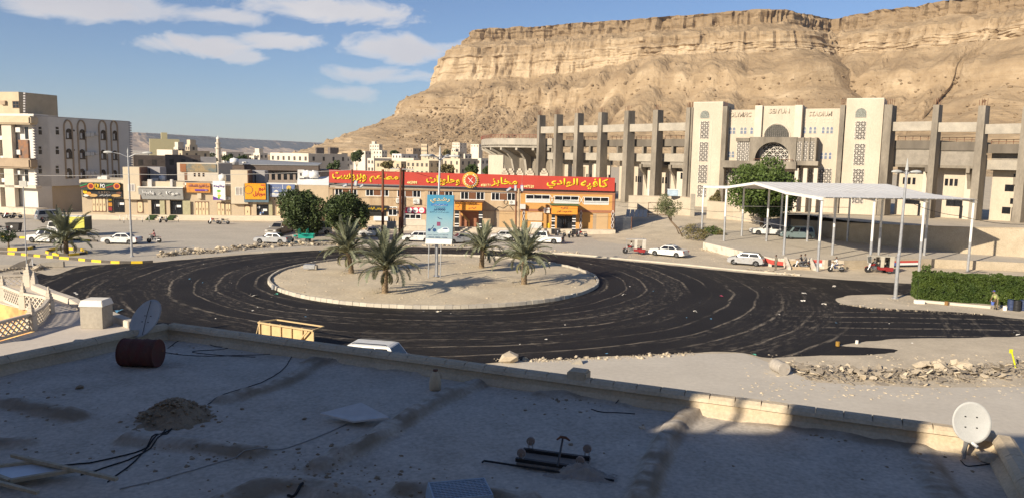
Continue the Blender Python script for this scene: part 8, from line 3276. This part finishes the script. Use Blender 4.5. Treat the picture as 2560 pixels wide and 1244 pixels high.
A40, A30, A25 = rad(40), rad(30), rad(25)
tw_ = mat('town_white', (.58, .51, .41), var=.12, scale=.15, fine=.08)
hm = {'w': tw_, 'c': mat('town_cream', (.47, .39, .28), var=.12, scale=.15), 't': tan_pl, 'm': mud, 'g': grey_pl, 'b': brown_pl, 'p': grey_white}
oli = mat('olive_tan', (.42, .37, .22), var=.06)
house('tall tan block with a plain gridded face left of the minaret', 367, 434, 347, 360, .10, rad(62), oli, 0, 0, 0, 'building', 'tower_block', box=3)
b_ = [o for o in col.objects if o.get('label') == 'tall tan block with a plain gridded face left of the minaret'][0]
for spec in (
 ('low white wall block below the tall tan block', 378, 440, 375, 330, .85, A30, 'w', 0, 2, 1), ('white house with a stepped roof right of the tall tan block', 428, 456, 368, 345, .6, A40, 'w', 1, 2, 2),
 ('cream house with a roof room left of the minaret', 458, 487, 362, 340, .55, A40, 'c', 1, 2, 1), ('grey tan long house in shade left of the minaret', 440, 502, 377, 310, .25, A40, 't', 1, 1, 3),
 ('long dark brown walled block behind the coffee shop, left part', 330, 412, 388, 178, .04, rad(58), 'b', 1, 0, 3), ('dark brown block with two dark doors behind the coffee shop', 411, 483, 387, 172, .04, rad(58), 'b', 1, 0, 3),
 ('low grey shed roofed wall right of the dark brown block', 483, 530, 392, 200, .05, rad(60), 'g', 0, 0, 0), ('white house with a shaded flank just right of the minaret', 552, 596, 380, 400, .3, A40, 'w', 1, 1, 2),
 ('cream house row beyond the minaret trees', 592, 622, 385, 420, .5, A40, 'c', 1, 2, 2), ('small white house over the grey school roof', 618, 642, 390, 300, .7, A40, 'w', 1, 2, 1),
 ('bright white stepped house left of the arcaded building', 630, 662, 383, 380, .6, A30, 'w', 1, 2, 2), ('long white arcaded building with a shaded brown right wing', 655, 842, 384, 245, .62, A30, 'w', 1, 7, 4),
 ('brown dark house at the foot of the slope above the arcaded building', 787, 806, 369, 760, .2, A40, 'b', 1, 1, 2), ('brown house with a pointed dark roofline at the slope foot', 818, 842, 369, 740, .3, A40, 'b', 1, 1, 3),
 ('tall white house with rooftop railings below the scree', 922, 954, 361, 620, .8, A25, 'w', 3, 4, 1), ('white row house below the white railed house', 880, 924, 378, 560, .75, A30, 'w', 1, 4, 2),
 ('white three bay house between railed house and grey block', 930, 965, 376, 520, .7, A30, 'w', 2, 3, 2), ('wide pale grey concrete house with a shaded right flank', 978, 1037, 385, 430, .43, A30, 'p', 1, 3, 3),
 ('square white house at the left of the wide white roofs', 917, 968, 396, 330, .35, A25, 'w', 2, 2, 3), ('low white long roof behind the red sign', 935, 1045, 396, 340, .9, A25, 'w', 0, 0, 0),
 ('tan house with a yellow tree behind the red sign', 932, 1015, 404, 300, .85, A25, 't', 1, 4, 2), ('cream house with round windows behind the billboard lamp', 1012, 1096, 402, 290, .72, A25, 'c', 2, 5, 2),
 ('tall narrow ruin of tan mud behind the lamp', 1052, 1070, 361, 560, .85, A30, 't', 3, 3, 1), ('mud brick house heap left of the tall narrow ruin', 1013, 1052, 371, 600, .5, A40, 'm', 1, 2, 2),
 ('white villa high on the slope left of the stadium bowl', 1130, 1165, 357, 760, .55, A30, 'w', 2, 4, 2), ('white villa tucked beside the stadium bowl', 1176, 1206, 361, 700, .7, A30, 'w', 1, 3, 1),
 ('cream house with a tall arched window right of the lamp', 1126, 1158, 380, 400, .6, A40, 'c', 2, 1, 1), ('white tower house right of the arched window house', 1152, 1178, 385, 420, .4, A40, 'w', 1, 1, 2),
 ('large cream house with a dark shaded flank right of the lamp', 1104, 1192, 397, 290, .52, A40, 'c', 2, 3, 3), ('white house cut off by the stadium wall', 1190, 1222, 396, 330, .4, A40, 'w', 1, 1, 2),
 ('small white house under the slope villa', 1128, 1146, 372, 640, .6, A40, 'w', 1, 2, 2), ('white house with two window bands by the dark trees', 846, 872, 392, 420, .8, A25, 'w', 2, 4, 1),
 ('sandy house left of the white banded house', 842, 866, 383, 480, .5, A40, 't', 1, 2, 2), ('cream walled house above the red sign centre', 1064, 1120, 388, 430, .7, A25, 'c', 1, 3, 1)):
 lb, x0, x1, yt, d, q, al, mk_, rows, wl_, wr_ = spec
 house(lb, x0, x1, yt, d, q, al, hm[mk_], rows, wl_, wr_, box=(2.2 if 'roof room' in lb or 'stepped' in lb or 'railings' in lb else 0), wsz=.85)
rn = random.Random(33)
mark = ((700, 'beyond the white arcaded building'), (790, 'above the lying water tanks'), (850, 'above the left end of the red sign'), (905, 'left of the white railed house'), (960, 'under the white railed house'), (1020, 'left of the narrow mud ruin'), (1075, 'around the narrow mud ruin'), (1130, 'right of the billboard lamp'), (1230, 'by the stadium bowl'))
cols = (('white', 'w'), ('cream', 'c'), ('tan', 't'), ('mud brown', 'm'), ('pale grey', 'p'), ('white', 'w'))
small = []
for i in range(62):
 px = rn.uniform(690, 1215)
 yb = rn.uniform(374, 405)
 d = max(330, min(820, 12 * F / max(9, (yb - 388)) * rn.uniform(.8, 1.1)))
 w_ = rn.uniform(9, 15) * F / d * .42
 cn, mk_ = rn.choice(cols)
 place = next((p for x, p in mark if px < x), 'by the stadium bowl')
 st_ = rn.choice((1, 1, 2))
 small.append((px, d, w_, cn, mk_, place, st_))
small.sort(key=lambda q: q[0])
ORD = ('leftmost', 'second from left', 'third from left', 'fourth from left', 'fifth from left', 'sixth from left', 'seventh from left', 'eighth from left')
for px, d, w_, cn, mk_, place, st_ in small:
 same = [q for q in small if (q[3], q[5], q[6]) == (cn, place, st_)]
 zg = ground_at(px, 392, d)
 yt = 392 + .02 * (px - 1280) + (12 - zg - 3.1 * st_ - .3) * F / d
 lb = 'small %s %s house %s' % (cn, 'two storey' if st_ == 2 else 'one storey', place)
 if len(same) > 1:
  k = [q[0] for q in same].index(px)
  lb += ', ' + (ORD[k] if k < len(same) - 1 else 'rightmost')
 house(lb, px - w_ / 2, px + w_ / 2, yt, d, rn.uniform(.35, .75), rn.choice((A40, A30, A25)), hm[mk_], st_, rn.choice((1, 2, 3)), rn.choice((1, 2)), box=rn.choice((0, 0, 2)), group='small houses of the town', wsz=.8)

b = PD(546, 392, 410)
b.z = 0
t = thing('minaret', 'slim pale minaret with two balconies standing over the town', 'minaret', b)
zt_ = PD(546, 341, 410).z
MB().lathe([(1.3, -1), (1.25, zt_ * .66), (1.7, zt_ * .67), (1.7, zt_ * .70), (1.1, zt_ * .70), (1.05, zt_ * .80)], 12).build('shaft', cream2, t)
MB().lathe([(1.45, zt_ * .801), (1.45, zt_ * .83), (.8, zt_ * .831), (.75, zt_ * .92)], 12).build('balcony', cream2, t)
MB().lathe([(.9, zt_ * .921), (.95, zt_ * .94), (.6, zt_ * .97), (.1, zt_ * .99), (.05, zt_ + .6), (0, zt_ + .7)], 12).build('dome', white_pl, t)
b = PD(1157, 392, 700)
b.z = ground_at(1157, 392, 700)
e_ = Fac(thing('upper_house', 'white upper storey with a peeling painted signboard behind the orange signs', 'house', PD(444, 460, 150) - V((0, 0, 6)), .02), PD(444, 460, 150) - V((0, 0, 6)), .02)
e_.R('wall', 443, 408, 546, 462, 0, -8, cream2)
e_.R('painted_board', 450, 410, 541, 430, .15, .002, mat('peeling_board', (.10, .15, .17), c2=(.30, .22, .12), scale=.35, fine=.2, thr=(.42, .6)))
e_.R('rusty_panel', 450, 410, 465, 430, .2, .15, mat('rust_panel', (.26, .11, .05)))
for px in (484, 495, 506):
 e_.window(px, 433, px + 5, 442, .03, brass, dark_glass, 1, 1, .05)
e_.R('door', 461, 433, 468, 451, .03, 0, brass)
tank(e_, 'white upright tank on the roof of the grey roofed school', 586, 396, 412, .9, -14)
g_ = Fac(thing('school', 'long dark arcaded school under a grey metal roof behind the shops', 'school', PD(542, 455, 168) - V((0, 0, 5)), 0.0), PD(542, 455, 168) - V((0, 0, 5)), 0.0)
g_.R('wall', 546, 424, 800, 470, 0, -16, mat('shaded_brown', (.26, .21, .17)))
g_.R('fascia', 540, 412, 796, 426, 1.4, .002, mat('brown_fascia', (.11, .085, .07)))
a, b = g_.uv(540, 412, 1.5), g_.uv(796, 418, 1.5)
zr0 = g_.uv(560, 398, -12)[1]
xpk = g_.uv(744, 405, -3)[0]
roofm_ = mat('grey_metal_roof', (.27, .27, .27), .5, var=.06, stretch=(4, .2, 1))
MB().hexa([(a[0], -1.6, a[1] + .01), (b[0], -1.6, b[1] + .3), (b[0] - 3, 14, zr0 - .6), (a[0], 14, zr0)], [(a[0], -1.6, a[1] + .12), (b[0], -1.6, b[1] + .42), (b[0] - 3, 14, zr0 - .48), (a[0], 14, zr0 + .12)]).build('roof', roofm_, g_.root)
for px in range(664, 742, 15):
 q = g_.rect(px, 430, px + 8, 450, .02)
 r = (q[2] - q[0]) / 2
 MB().prism([(q[0], q[1]), (q[2], q[1])] + [((q[0] + q[2]) / 2 + r * math.cos(t_), q[3] - r + r * math.sin(t_)) for t_ in [math.pi * k / 8 for k in range(9)]], -.05, -.001).build('window', dark_glass, g_.root)
for px, py in ((562, 405), (610, 407)):
 f = g_.sub('air_cooler', 'box cooler on the grey school roof, ' + ('left of the tank' if px < 580 else 'right of the tank'), 'air cooler', px, py + 4, -3)
 f.R('case', px - 5, py - 2, px + 5, py + 4, 0, -1, ac_white)
 f.R('grille', px - 1, py - 1, px + 4, py + 3.5, .03, .001, dark_in)
for i, (px, py, d, w_, h_, lb) in enumerate(((520, 398, 330, 24, 12, 'dark bushy tree left of the minaret'), (572, 396, 330, 15, 9, 'small tree right below the minaret'), (606, 398, 300, 17, 8, 'low tree left of the white arcaded building'), (834, 428, 190, 22, 20, 'dark tree above the left end of the red sign'), (892, 392, 380, 19, 12, 'spreading dark tree beside the white banded house'),
           (970, 413, 260, 17, 8, 'yellowish tree behind the red sign'), (1180, 424, 210, 16, 13, 'dark tree behind the round emblem'), (1122, 424, 215, 20, 11, 'thin pale tree right of the billboard lamp'), (1215, 428, 205, 10, 9, 'small dark tree at the corner of the stadium wall'), (130, 384, 600, 30, 8, 'distant tree hidden beyond the white block'), (1790, 500, 150, 14, 18, 'dry brown tree beside the first stadium tower'), (1118, 383, 600, 12, 8, 'grey thorn tree on the slope by the white villa'), (985, 383, 500, 10, 5, 'small dark tree under the scree'))):
 b = PD(px, py, d)
 b.z = ground_at(px, py, d)
 r = px_m(d, w_)
 zc_ = PD(px, py, d).z - b.z
 tree('town_tree', lb, b, max(.5, zc_ * .5), 0, max(zc_, 1.5), r, px_m(d, h_) * 1.2, 1500, .0009 * d + .12, LD if 'yellow' in lb or 'dry' in lb or 'pale' in lb or 'thorn' in lb else LG, 120 + i, 'trees of the town', tr=.2, lumps=9)
tank(SH, 'white roof tank beside the grey block over the coffee sign', 405, 440, 454, .5, -3)
q = [hill_hit(*a) for a in ((1000, 367), (1040, 350), (1068, 338), (1100, 366), (1150, 345), (1185, 330))]

# ================================================================== RUBBLE, KERBS, LITTER
slab_m = mat('broken_asphalt', (.33, .275, .205), c2=(.20, .17, .135), scale=2.2, fine=.15)
pale_rock = mat('pale_rock', (.48, .40, .29), var=.12, scale=2, fine=.15)

def slab_mesh(i, m):
 rn = random.Random(100 + i)
 k = rn.randint(5, 7)
 pts = [((1 + rn.uniform(-.35, .3)) * math.cos(2 * math.pi * j / k), (1 + rn.uniform(-.35, .3)) * .75 * math.sin(2 * math.pi * j / k)) for j in range(k)]
 mb = MB().slab(pts, -.12, .12)
 mb.v = [(x, y, z + rn.uniform(-.05, .05)) for x, y, z in mb.v]
 return mb.mesh('slab', m)

SLABS = [slab_mesh(i, slab_m) for i in range(7)] + [slab_mesh(20 + i, pale_rock) for i in range(2)]
STONES = []
for i in range(5):
 me = bpy.data.meshes.new('stone')
 me.from_pydata([tuple(v) for v in ROCKS[i][0]], [], ROCKS[i][1])
 me.materials.append(pale_rock if i < 2 else isl_m)
 STONES.append(me)

def rubble(label, path, spread, n, smin, smax, meshes, seed, name='rubble_pile', fill=500, up_=.25, fm=None, piece='slab', flat=.35):
 pts = smooth_line([PG(*p) for p in path], 8)
 t = thing(name, label, 'rubble', pts[0])
 rn = random.Random(seed)
 for i in range(n):
  p = rn.choice(pts)
  o = link_mesh(piece, rn.choice(meshes), t)
  s = rn.uniform(smin, smax)
  off = rn.gauss(0, .42)
  o.location = p - pts[0] + V((rn.uniform(-.5, .5), off * spread, max(.04, up_ * (1 - abs(off))) * rn.uniform(.3, 1)))
  o.rotation_euler = (rn.gauss(0, flat), rn.gauss(0, flat), rn.uniform(0, 6.28))
  o.scale = (s, s, s * rn.uniform(.6, 1))
 mb = MB()
 for i in range(fill):
  p = rn.choice(pts) - pts[0]
  off = rn.gauss(0, .55)
  add_rock(mb, (p.x + rn.uniform(-.6, .6), p.y + off * spread, max(0, up_ * .6 * (1 - abs(off)))), rn.uniform(.03, smin * .8), rn, .7)
 tag(mb.build('gravel', fm or slab_m, t, fix=False), kind='stuff')
 return t

rubble('long heap of broken asphalt slabs on the right beside the grey barrel', [(1995, 925), (2080, 932), (2200, 940), (2330, 938), (2450, 930), (2600, 920)], 1.9, 290, .10, .34, SLABS, 1, fill=1100, up_=.34)
rubble('pale boulders heaped on the asphalt slabs at right', [(2330, 925), (2360, 922), (2400, 920)], .8, 14, .24, .46, STONES[:2], 2, fill=60, up_=.6, fm=pale_rock, piece='boulder', name='boulder_heap')
rubble('bank of stones and dug earth along the far left rim of the black asphalt', [(405, 640), (470, 634), (540, 630), (620, 621), (700, 616), (800, 613), (860, 612)], 1.2, 230, .10, .34, STONES[1:] + SLABS[:5], 3, name='rubble_bank', fill=1300, up_=.65, fm=isl_m, piece='stone')
rubble('low stones along the rim of the asphalt behind the billboard', [(1000, 618), (1090, 614), (1180, 617), (1300, 622), (1450, 635)], .9, 60, .10, .26, STONES, 4, name='stone_row', fill=400, up_=.2, fm=isl_m, piece='stone')
rubble('broken slabs at the left edge of the roundabout island', [(700, 690), (730, 680), (760, 672), (800, 668), (745, 700), (790, 715)], .9, 55, .10, .30, SLABS, 5, name='slab_heap', fill=160, up_=.12)
rubble('scattered pale stones at the right end of the roundabout island', [(1400, 690), (1440, 688), (1470, 700), (1440, 720), (1290, 742), (1260, 738)], .9, 50, .08, .20, STONES, 6, name='stone_scatter', fill=260, up_=.06, fm=isl_m, piece='stone')
rubble('white stones beside the foot of the billboard', [(1110, 668), (1130, 672)], .6, 16, .09, .18, STONES[:2], 7, name='stone_scatter', fill=30, up_=.05, piece='stone')
rubble('crumbled kerb stones along the dirt edge near the parapet', [(1260, 900), (1330, 900), (1450, 898), (1600, 890), (1720, 884)], .5, 40, .06, .2, STONES, 8, name='stone_scatter', fill=500, up_=.05, fm=pale_rock, piece='stone')
rubble('broken slabs and earth by the leaning grey pole on the far left', [(-20, 682), (40, 672), (110, 668), (40, 690)], 1.6, 45, .14, .45, SLABS + STONES, 9, name='rubble_pile', fill=260, up_=.25)
rubble('rough stones at the roadside near the standing man', [(1905, 676), (1940, 682), (1975, 686), (1870, 672)], .6, 34, .10, .26, STONES + SLABS, 10, name='stone_scatter', fill=150, up_=.1, piece='stone')
rubble('earth and stones along the foot of the retaining wall', [(1760, 625), (1800, 632), (1850, 642)], 1.2, 30, .08, .25, STONES, 11, name='stone_scatter', fill=260, up_=.15, fm=sand, piece='stone')
rubble('small stones and chips around the sandy median tip at right', [(2120, 762), (2200, 772), (2320, 778), (2450, 785)], .5, 36, .06, .16, STONES + SLABS, 12, name='stone_scatter', fill=200, up_=.05, piece='stone')
p = P(1275, 905)
mb = MB()
add_rock(mb, (0, 0, .3), .62, random.Random(5), .8)
o = mb.build('boulder', pale_rock)
o.location = p
tag(o, 'pale boulder just beyond the parapet at the edge of the asphalt', 'boulder')
p = P(1442, 907)
o = MB().prism([(-.35, 0), (.35, 0), (.2, .32)], -.2, .2).build('wedge', concrete)
o.location = p
tag(o, 'grey wedge shaped block on the pale pavement beyond the parapet', 'block')
a, b = P(1936, 925), P(1972, 944)
barrel('barrel', 'dusty grey barrel lying at the left end of the broken slabs', mat('grey_dust', (.36, .32, .27), .8, var=.12, scale=5), mat('barrel_end', (.42, .30, .2), .8), 1.05, .36, a + V((0, 0, .36)), math.atan2((b - a).y, (b - a).x) + math.pi / 2)
dkb = mat('tar_blue', (.03, .045, .10), .5, var=.3, scale=6)
for px, py, m_, lb in ((2527, 774, dkb, 'dark blue tar barrel nearest the road worker'), (2541, 776, black_paint, 'black tar stained barrel between two blue ones'), (2558, 775, dkb, 'blue barrel cut by the right edge')):
 barrel('barrel', lb, m_, black_paint, .88, .30, P(px, py), 0, standing=True, group='tar barrels by the hedge')
for px, py, s, m_, lb in ((2298, 758, .32, white_pl, 'white box lying on the sandy median before the hedge'), (2366, 762, .34, mat('tin', (.22, .12, .04), .6), 'brown tin standing on the median before the hedge'), (2512, 775, .36, white_pl, 'small pale bucket beside the blue barrel'), (2094, 864, .30, mat('amber_tin', (.3, .17, .03), .6), 'amber tar tin standing on the asphalt at right'), (2142, 858, .22, white_pl, 'small pale can on the asphalt right of the amber tin'), (683, 722, .34, steel, 'dented tin at the left kerb of the island')):
 o = MB().lathe([(s * .42, 0), (s * .45, .02), (s * .45, s), (s * .40, s + .01), (0, s + .012)], 14).build('tin', m_)
 if 'box' in lb:
  bpy.data.objects.remove(o)
  o = MB().box(-.4, .4, -.2, .2, 0, .32).build('box', m_, bevel=.02)
 o.location = P(px, py, .17 if 'kerb' in lb else .0)
 tag(o, lb, 'box' if 'box' in lb else 'tin')
p = P(2490, 773)
t = thing('bucket', 'blue bucket in the hand of the road worker', 'bucket', p + V((-.45, -.18, .42)))
MB().lathe([(.10, 0), (.14, .28), (.15, .29), (.13, .27), (.09, .01), (0, .01)], 12).build('pail', mat('blue_plastic', (.08, .13, .4), .5), t)
MB().tube([(-.14, 0, .28), (-.08, 0, .40), (.08, 0, .40), (.14, 0, .28)], .008, 5).build('handle', steel, t)
a, b = P(2540, 918), PD(2528, 873, P(2540, 918).y)
o = MB().tube([(0, 0, -.05), tuple((b - a) * .9)], .05, 6).build('stake', mat('lime_yellow_paint', (.6, .62, .02), .5))
o.location = a
MB().box(b.x - a.x - .1, b.x - a.x + .1, -.02, .02, (b - a).z * .9 - .1, (b - a).z * .9 + .14).build('tag', mat('lime_yellow_paint'), o)
tag(o, 'bright yellow stake leaning in the rubble at the right edge', 'stake')
p = P(775, 672, .3)
t = thing('water_trough', 'grey metal trough lying on the left rear of the island', 'trough', p)
MB().box(-.6, .6, -.35, .35, .05, .5).build('tub', steel, t, bevel=.05)
MB().box(.15, .75, -.3, .3, .0, .42).build('end_box', concrete, t, bevel=.03)
a, b = P(652, 850), P(786, 872)
d_ = b - a
t = thing('timber_frame', 'sunlit timber frame with a tan panel standing just behind the parapet', 'barrier', a, math.atan2(d_.y, d_.x))
L = d_.length
zt_ = PD(715, 803, a.y).z
MB().box(.1, L, -.02, .02, .1, zt_ - .15).build('panel', mat('tan_panel', (.55, .40, .2), .7), t)
for k in range(6):
 x = L * k / 5
 MB().box(x - .05, x + .05, -.12, -.021, 0, zt_).build('batten', wood_pale, t)
for z in (.3, zt_ - .06):
 MB().box(-.05, L + .05, -.20, -.121, z - .05, z + .05).build('rail', wood_pale, t)
MB().beam((L * .72, -.25, .2), (L * .93, -.25, zt_ - .1), .08).build('brace', wood_pale, t)
MB().beam((-.9, .5, 0), (-.02, -.02, zt_), .09).build('brace', wood_pale, t)
MB().beam((0, .0, zt_ - .04), (L * .1, 1.0, zt_ - .04), .08).build('batten', wood_pale, t)
MB().beam((L, .0, zt_ - .04), (L * .98, 1.0, zt_ - .04), .08).build('batten', wood_pale, t)
MB().beam((L * .08, 1.0, zt_ - .04), (L * .98, 1.0, zt_ - .04), .08).build('rail', wood_pale, t)
p = P(36, 580)
t = thing('rubbish_skip', 'dark wheeled rubbish skip with a white mark on the far left', 'skip', p, .1)
MB().prism([(-.75, .25), (.75, .25), (.9, 1.25), (-.9, 1.25)], -.5, .5).build('bin', mat('dark_skip', (.05, .045, .04), .7), t)
MB().box(-.95, .95, -.55, .55, 1.251, 1.32).build('lid', black_paint, t)
MB().lathe([(0, 0), (.16, 0), (.16, .01), (0, .01)], 12, axis='y', c=(-.1, -.512, .8)).build('mark', white_paint, t)
for sx in (-.6, .6):
 for sy in (-.4, .4):
  MB().lathe([(.12, -.04), (.12, .04)], 10, axis='y', c=(sx, sy, .12)).build('wheel', rubber, t)

kb = mat('kerb_dark', (.10, .085, .07), .9, var=.2, scale=3)

def painted_kerb(label, path, closed=False, L=.95):
 pts = smooth_line([P(a, b, 0) for a, b in path], 10, closed)
 t = thing('painted_kerb', label, 'kerb', pts[0], group='yellow and black kerbs')
 acc, k = 0.0, 0
 seg = [pts[0]]
 for a, b in zip(pts, pts[1:] + ([pts[0]] if closed else [])):
  acc += (b - a).length
  seg.append(b)
  if acc >= L:
   p, q = seg[0] - pts[0], seg[-1] - pts[0]
   d = (q - p).normalized()
   s = V((-d.y, d.x, 0)) * .11
   p, q = p + d * .01, q - d * .01
   u = V((0, 0, .26))
   MB().hexa([p - s, q - s, q + s, p + s], [p - s * .8 + u, q - s * .8 + u, q + s * .8 + u, p + s * .8 + u]).build('kerb_stone', (yellow_paint, kb)[k % 2], t)
   k += 1
   acc, seg = 0.0, [b]
 return t

painted_kerb('near kerb line of yellow and black stones along the left asphalt rim', [(-60, 632), (30, 636), (110, 643), (190, 650), (270, 657), (340, 658), (385, 656)])
painted_kerb('ring of yellow and black stones round the solitary palm', [(116, 632), (160, 640), (215, 634), (200, 626), (140, 625)], True)
painted_kerb('far yellow and black kerb line behind the solitary palm', [(-40, 594), (60, 596), (150, 599), (250, 605)])
painted_kerb('kerb of yellow and black stones under the topiary', [(-60, 622), (20, 626), (70, 625), (90, 618)])
for i, (px, py) in enumerate(((300, 553), (310, 558), (318, 551), (356, 556), (373, 555), (399, 558), (415, 556), (446, 555))):
 b = P(px, py)
 t = thing('bollard', 'thin white and black bollard %s' % ('left of the left street lamp, %s' % ('first', 'second', 'third')[i] if i < 3 else 'right of the left street lamp, %s' % ('nearest it', 'second', 'left of the parked motorcycle', 'right of the parked motorcycle', 'by the second stair')[i - 3]), 'bollard', b, group='bollards before the shops')
 MB().tube([(0, 0, -.05), (0, 0, .4)], .045, 6).build('foot', black_paint, t)
 MB().tube([(0, 0, .4), (0, 0, .95)], .045, 6).build('tube', white_paint, t)
p = P(128, 668)
o = MB().hexa([(-1.0, -.2, 0), (1.1, .3, 0), (1.1, .55, 0), (-1.0, .1, 0)], [(-1, -.2, .45), (1.1, .3, .62), (1.1, .55, .62), (-1, .1, .45)]).build('kerb_block', concrete, bevel=.04)
o.location = p
tag(o, 'long broken concrete block lying before the solitary palm', 'block')
p = P(38, 672)
t = thing('fallen_board', 'dark tilted board propped on a stick by the leaning grey pole', 'board', p)
MB().hexa([(-1.0, 0, 0), (.9, .3, .1), (.9, .34, .1), (-1.0, .04, 0)], [(-.2, .9, .55), (1.1, 1.0, 1.0), (1.1, 1.04, 1.0), (-.2, .94, .55)]).build('panel', kb, t)
MB().tube([(1.1, 1.0, 1.0), (1.5, .5, 0)], .03, 5).build('prop', steel, t)
p = PG(1620, 541)
t = thing('scaffold_rack', 'low iron scaffold rack with white sheets against the tan stadium wall', 'rack', p, -.05)
for x in (-1.5, 0, 1.6, 3.2):
 MB().tube([(x, 0, 0), (x, 0, 2.6 if x > -1 else 1.3)], .05, 5).build('post', rust, t)
for z in (.4, .9, 1.4, 2.55):
 MB().tube([(0, 0, z), (3.2, 0, z)], .045, 5).build('rail', rust, t)
for k in range(5):
 MB().hexa([(-4.0 + k * .75, -.7, 0), (-3.35 + k * .75, -.7, 0), (-3.35 + k * .75, -.66, 0), (-4.0 + k * .75, -.66, 0)], [(-3.8 + k * .75, -.1, 1.25), (-3.15 + k * .75, -.1, 1.25), (-3.15 + k * .75, -.06, 1.25), (-3.8 + k * .75, -.06, 1.25)]).build('sheet', grey_white, t)
p = PG(1557, 577)
t = thing('wire_gate', 'rickety wire mesh gate beside the shaded restaurant flank', 'gate', p, .1)
for x in (-1.4, 1.4):
 MB().tube([(x, 0, 0), (x, 0, 2.3)], .07, 6).build('post', wood_brown, t)
for z in (.1, 2.2):
 MB().tube([(-1.4, 0, z), (1.4, 0, z)], .03, 5).build('rail', steel, t)
mb = MB()
for k in range(14):
 mb.beam((-1.4 + k * .2, 0, .1), (-1.2 + k * .2, 0, 2.2), .014)
 mb.beam((-1.2 + k * .2, .01, .1), (-1.4 + k * .2, .01, 2.2), .014)
tag(mb.build('mesh_infill', steel, t), kind='stuff')
p = PG(1678, 512)
o = thing('cool_box', 'pale blue plastic chest on top of the tan stadium wall', 'chest', PG(1680, 538) + V((0, .15, 3.42)))
MB().box(-.9, .9, -.4, .4, 0, 1.1).build('case', mat('pale_blue_plastic', (.42, .52, .60), .5), o, bevel=.05)
MB().box(-.95, .95, -.45, .45, 1.101, 1.25).build('lid', white_paint, o)
mb = MB()
rn = random.Random(55)
lm = [white_pl, mat('litter_pink', (.5, .08, .14), .6), mat('litter_blue', (.12, .3, .45), .6), mat('litter_green', (.1, .35, .25), .6)]
for px, py, k in ((640, 740, .5), (690, 735, .4), (1098, 778, .45), (2008, 733, .4), (2008, 752, .4), (1740, 780, .4), (2080, 715, .5), (1800, 740, .4), (2540, 835, .5), (1880, 885, .4), (985, 885, .3), (275, 770, .6), (300, 778, .5), (190, 735, .4), (1560, 738, .3), (2160, 768, .5), (2060, 760, .4)):
 p = P(px, py, .012)
 m_ = rn.choice((0, 0, 1, 2, 3))
 for _ in range(3):
  a = rn.uniform(0, 6.28)
  q = p + V((rn.uniform(-.2, .2), rn.uniform(-.3, .3), rn.uniform(0, .1)))
  e = V((math.cos(a), math.sin(a), .3)) * k * .4
  f_ = V((-math.sin(a), math.cos(a), .1)) * k * .3
  mb.face([q - e, q + f_, q + e, q - f_ + V((0, 0, .06))], m_)
for _ in range(110):
 x, y = rn.uniform(-45, 32), rn.uniform(46, 100)
 if math.hypot(x - RC.x, y - RC.y) < RI + .6 or (x > 12 and y > 80):
  continue
 q = V((x, y, .012))
 a, s = rn.uniform(0, 6.28), rn.uniform(.03, .12)
 e, f_ = V((math.cos(a), math.sin(a), .1)) * s, V((-math.sin(a), math.cos(a), 0)) * s
 mb.face([q - e, q + f_, q + e, q - f_ + V((0, 0, .03))], rn.choice((0, 0, 0, 2)))
tag(mb.build('litter', lm, fix=False), kind='stuff')
mb = MB()
for _ in range(2000):
 k = rn.random()
 if k < .45:
  a, q = rn.uniform(0, 6.28), RI * math.sqrt(rn.random()) * .98
  p = V((RC.x + q * math.cos(a), RC.y + q * math.sin(a), 0))
  p.z = isl_h(p.x, p.y)
 elif k < .7:
  p = PG(rn.uniform(1560, 1900), rn.uniform(585, 660))
 elif k < .73:
  p = P(rn.uniform(2125, 2300), rn.uniform(743, 764))
 else:
  p = P(rn.uniform(1850, 2560), rn.uniform(885, 1000))
 add_rock(mb, p, abs(rn.gauss(0, .045)) + .02, rn, .6)
tag(mb.build('pebbles', isl_m, fix=False), kind='stuff')
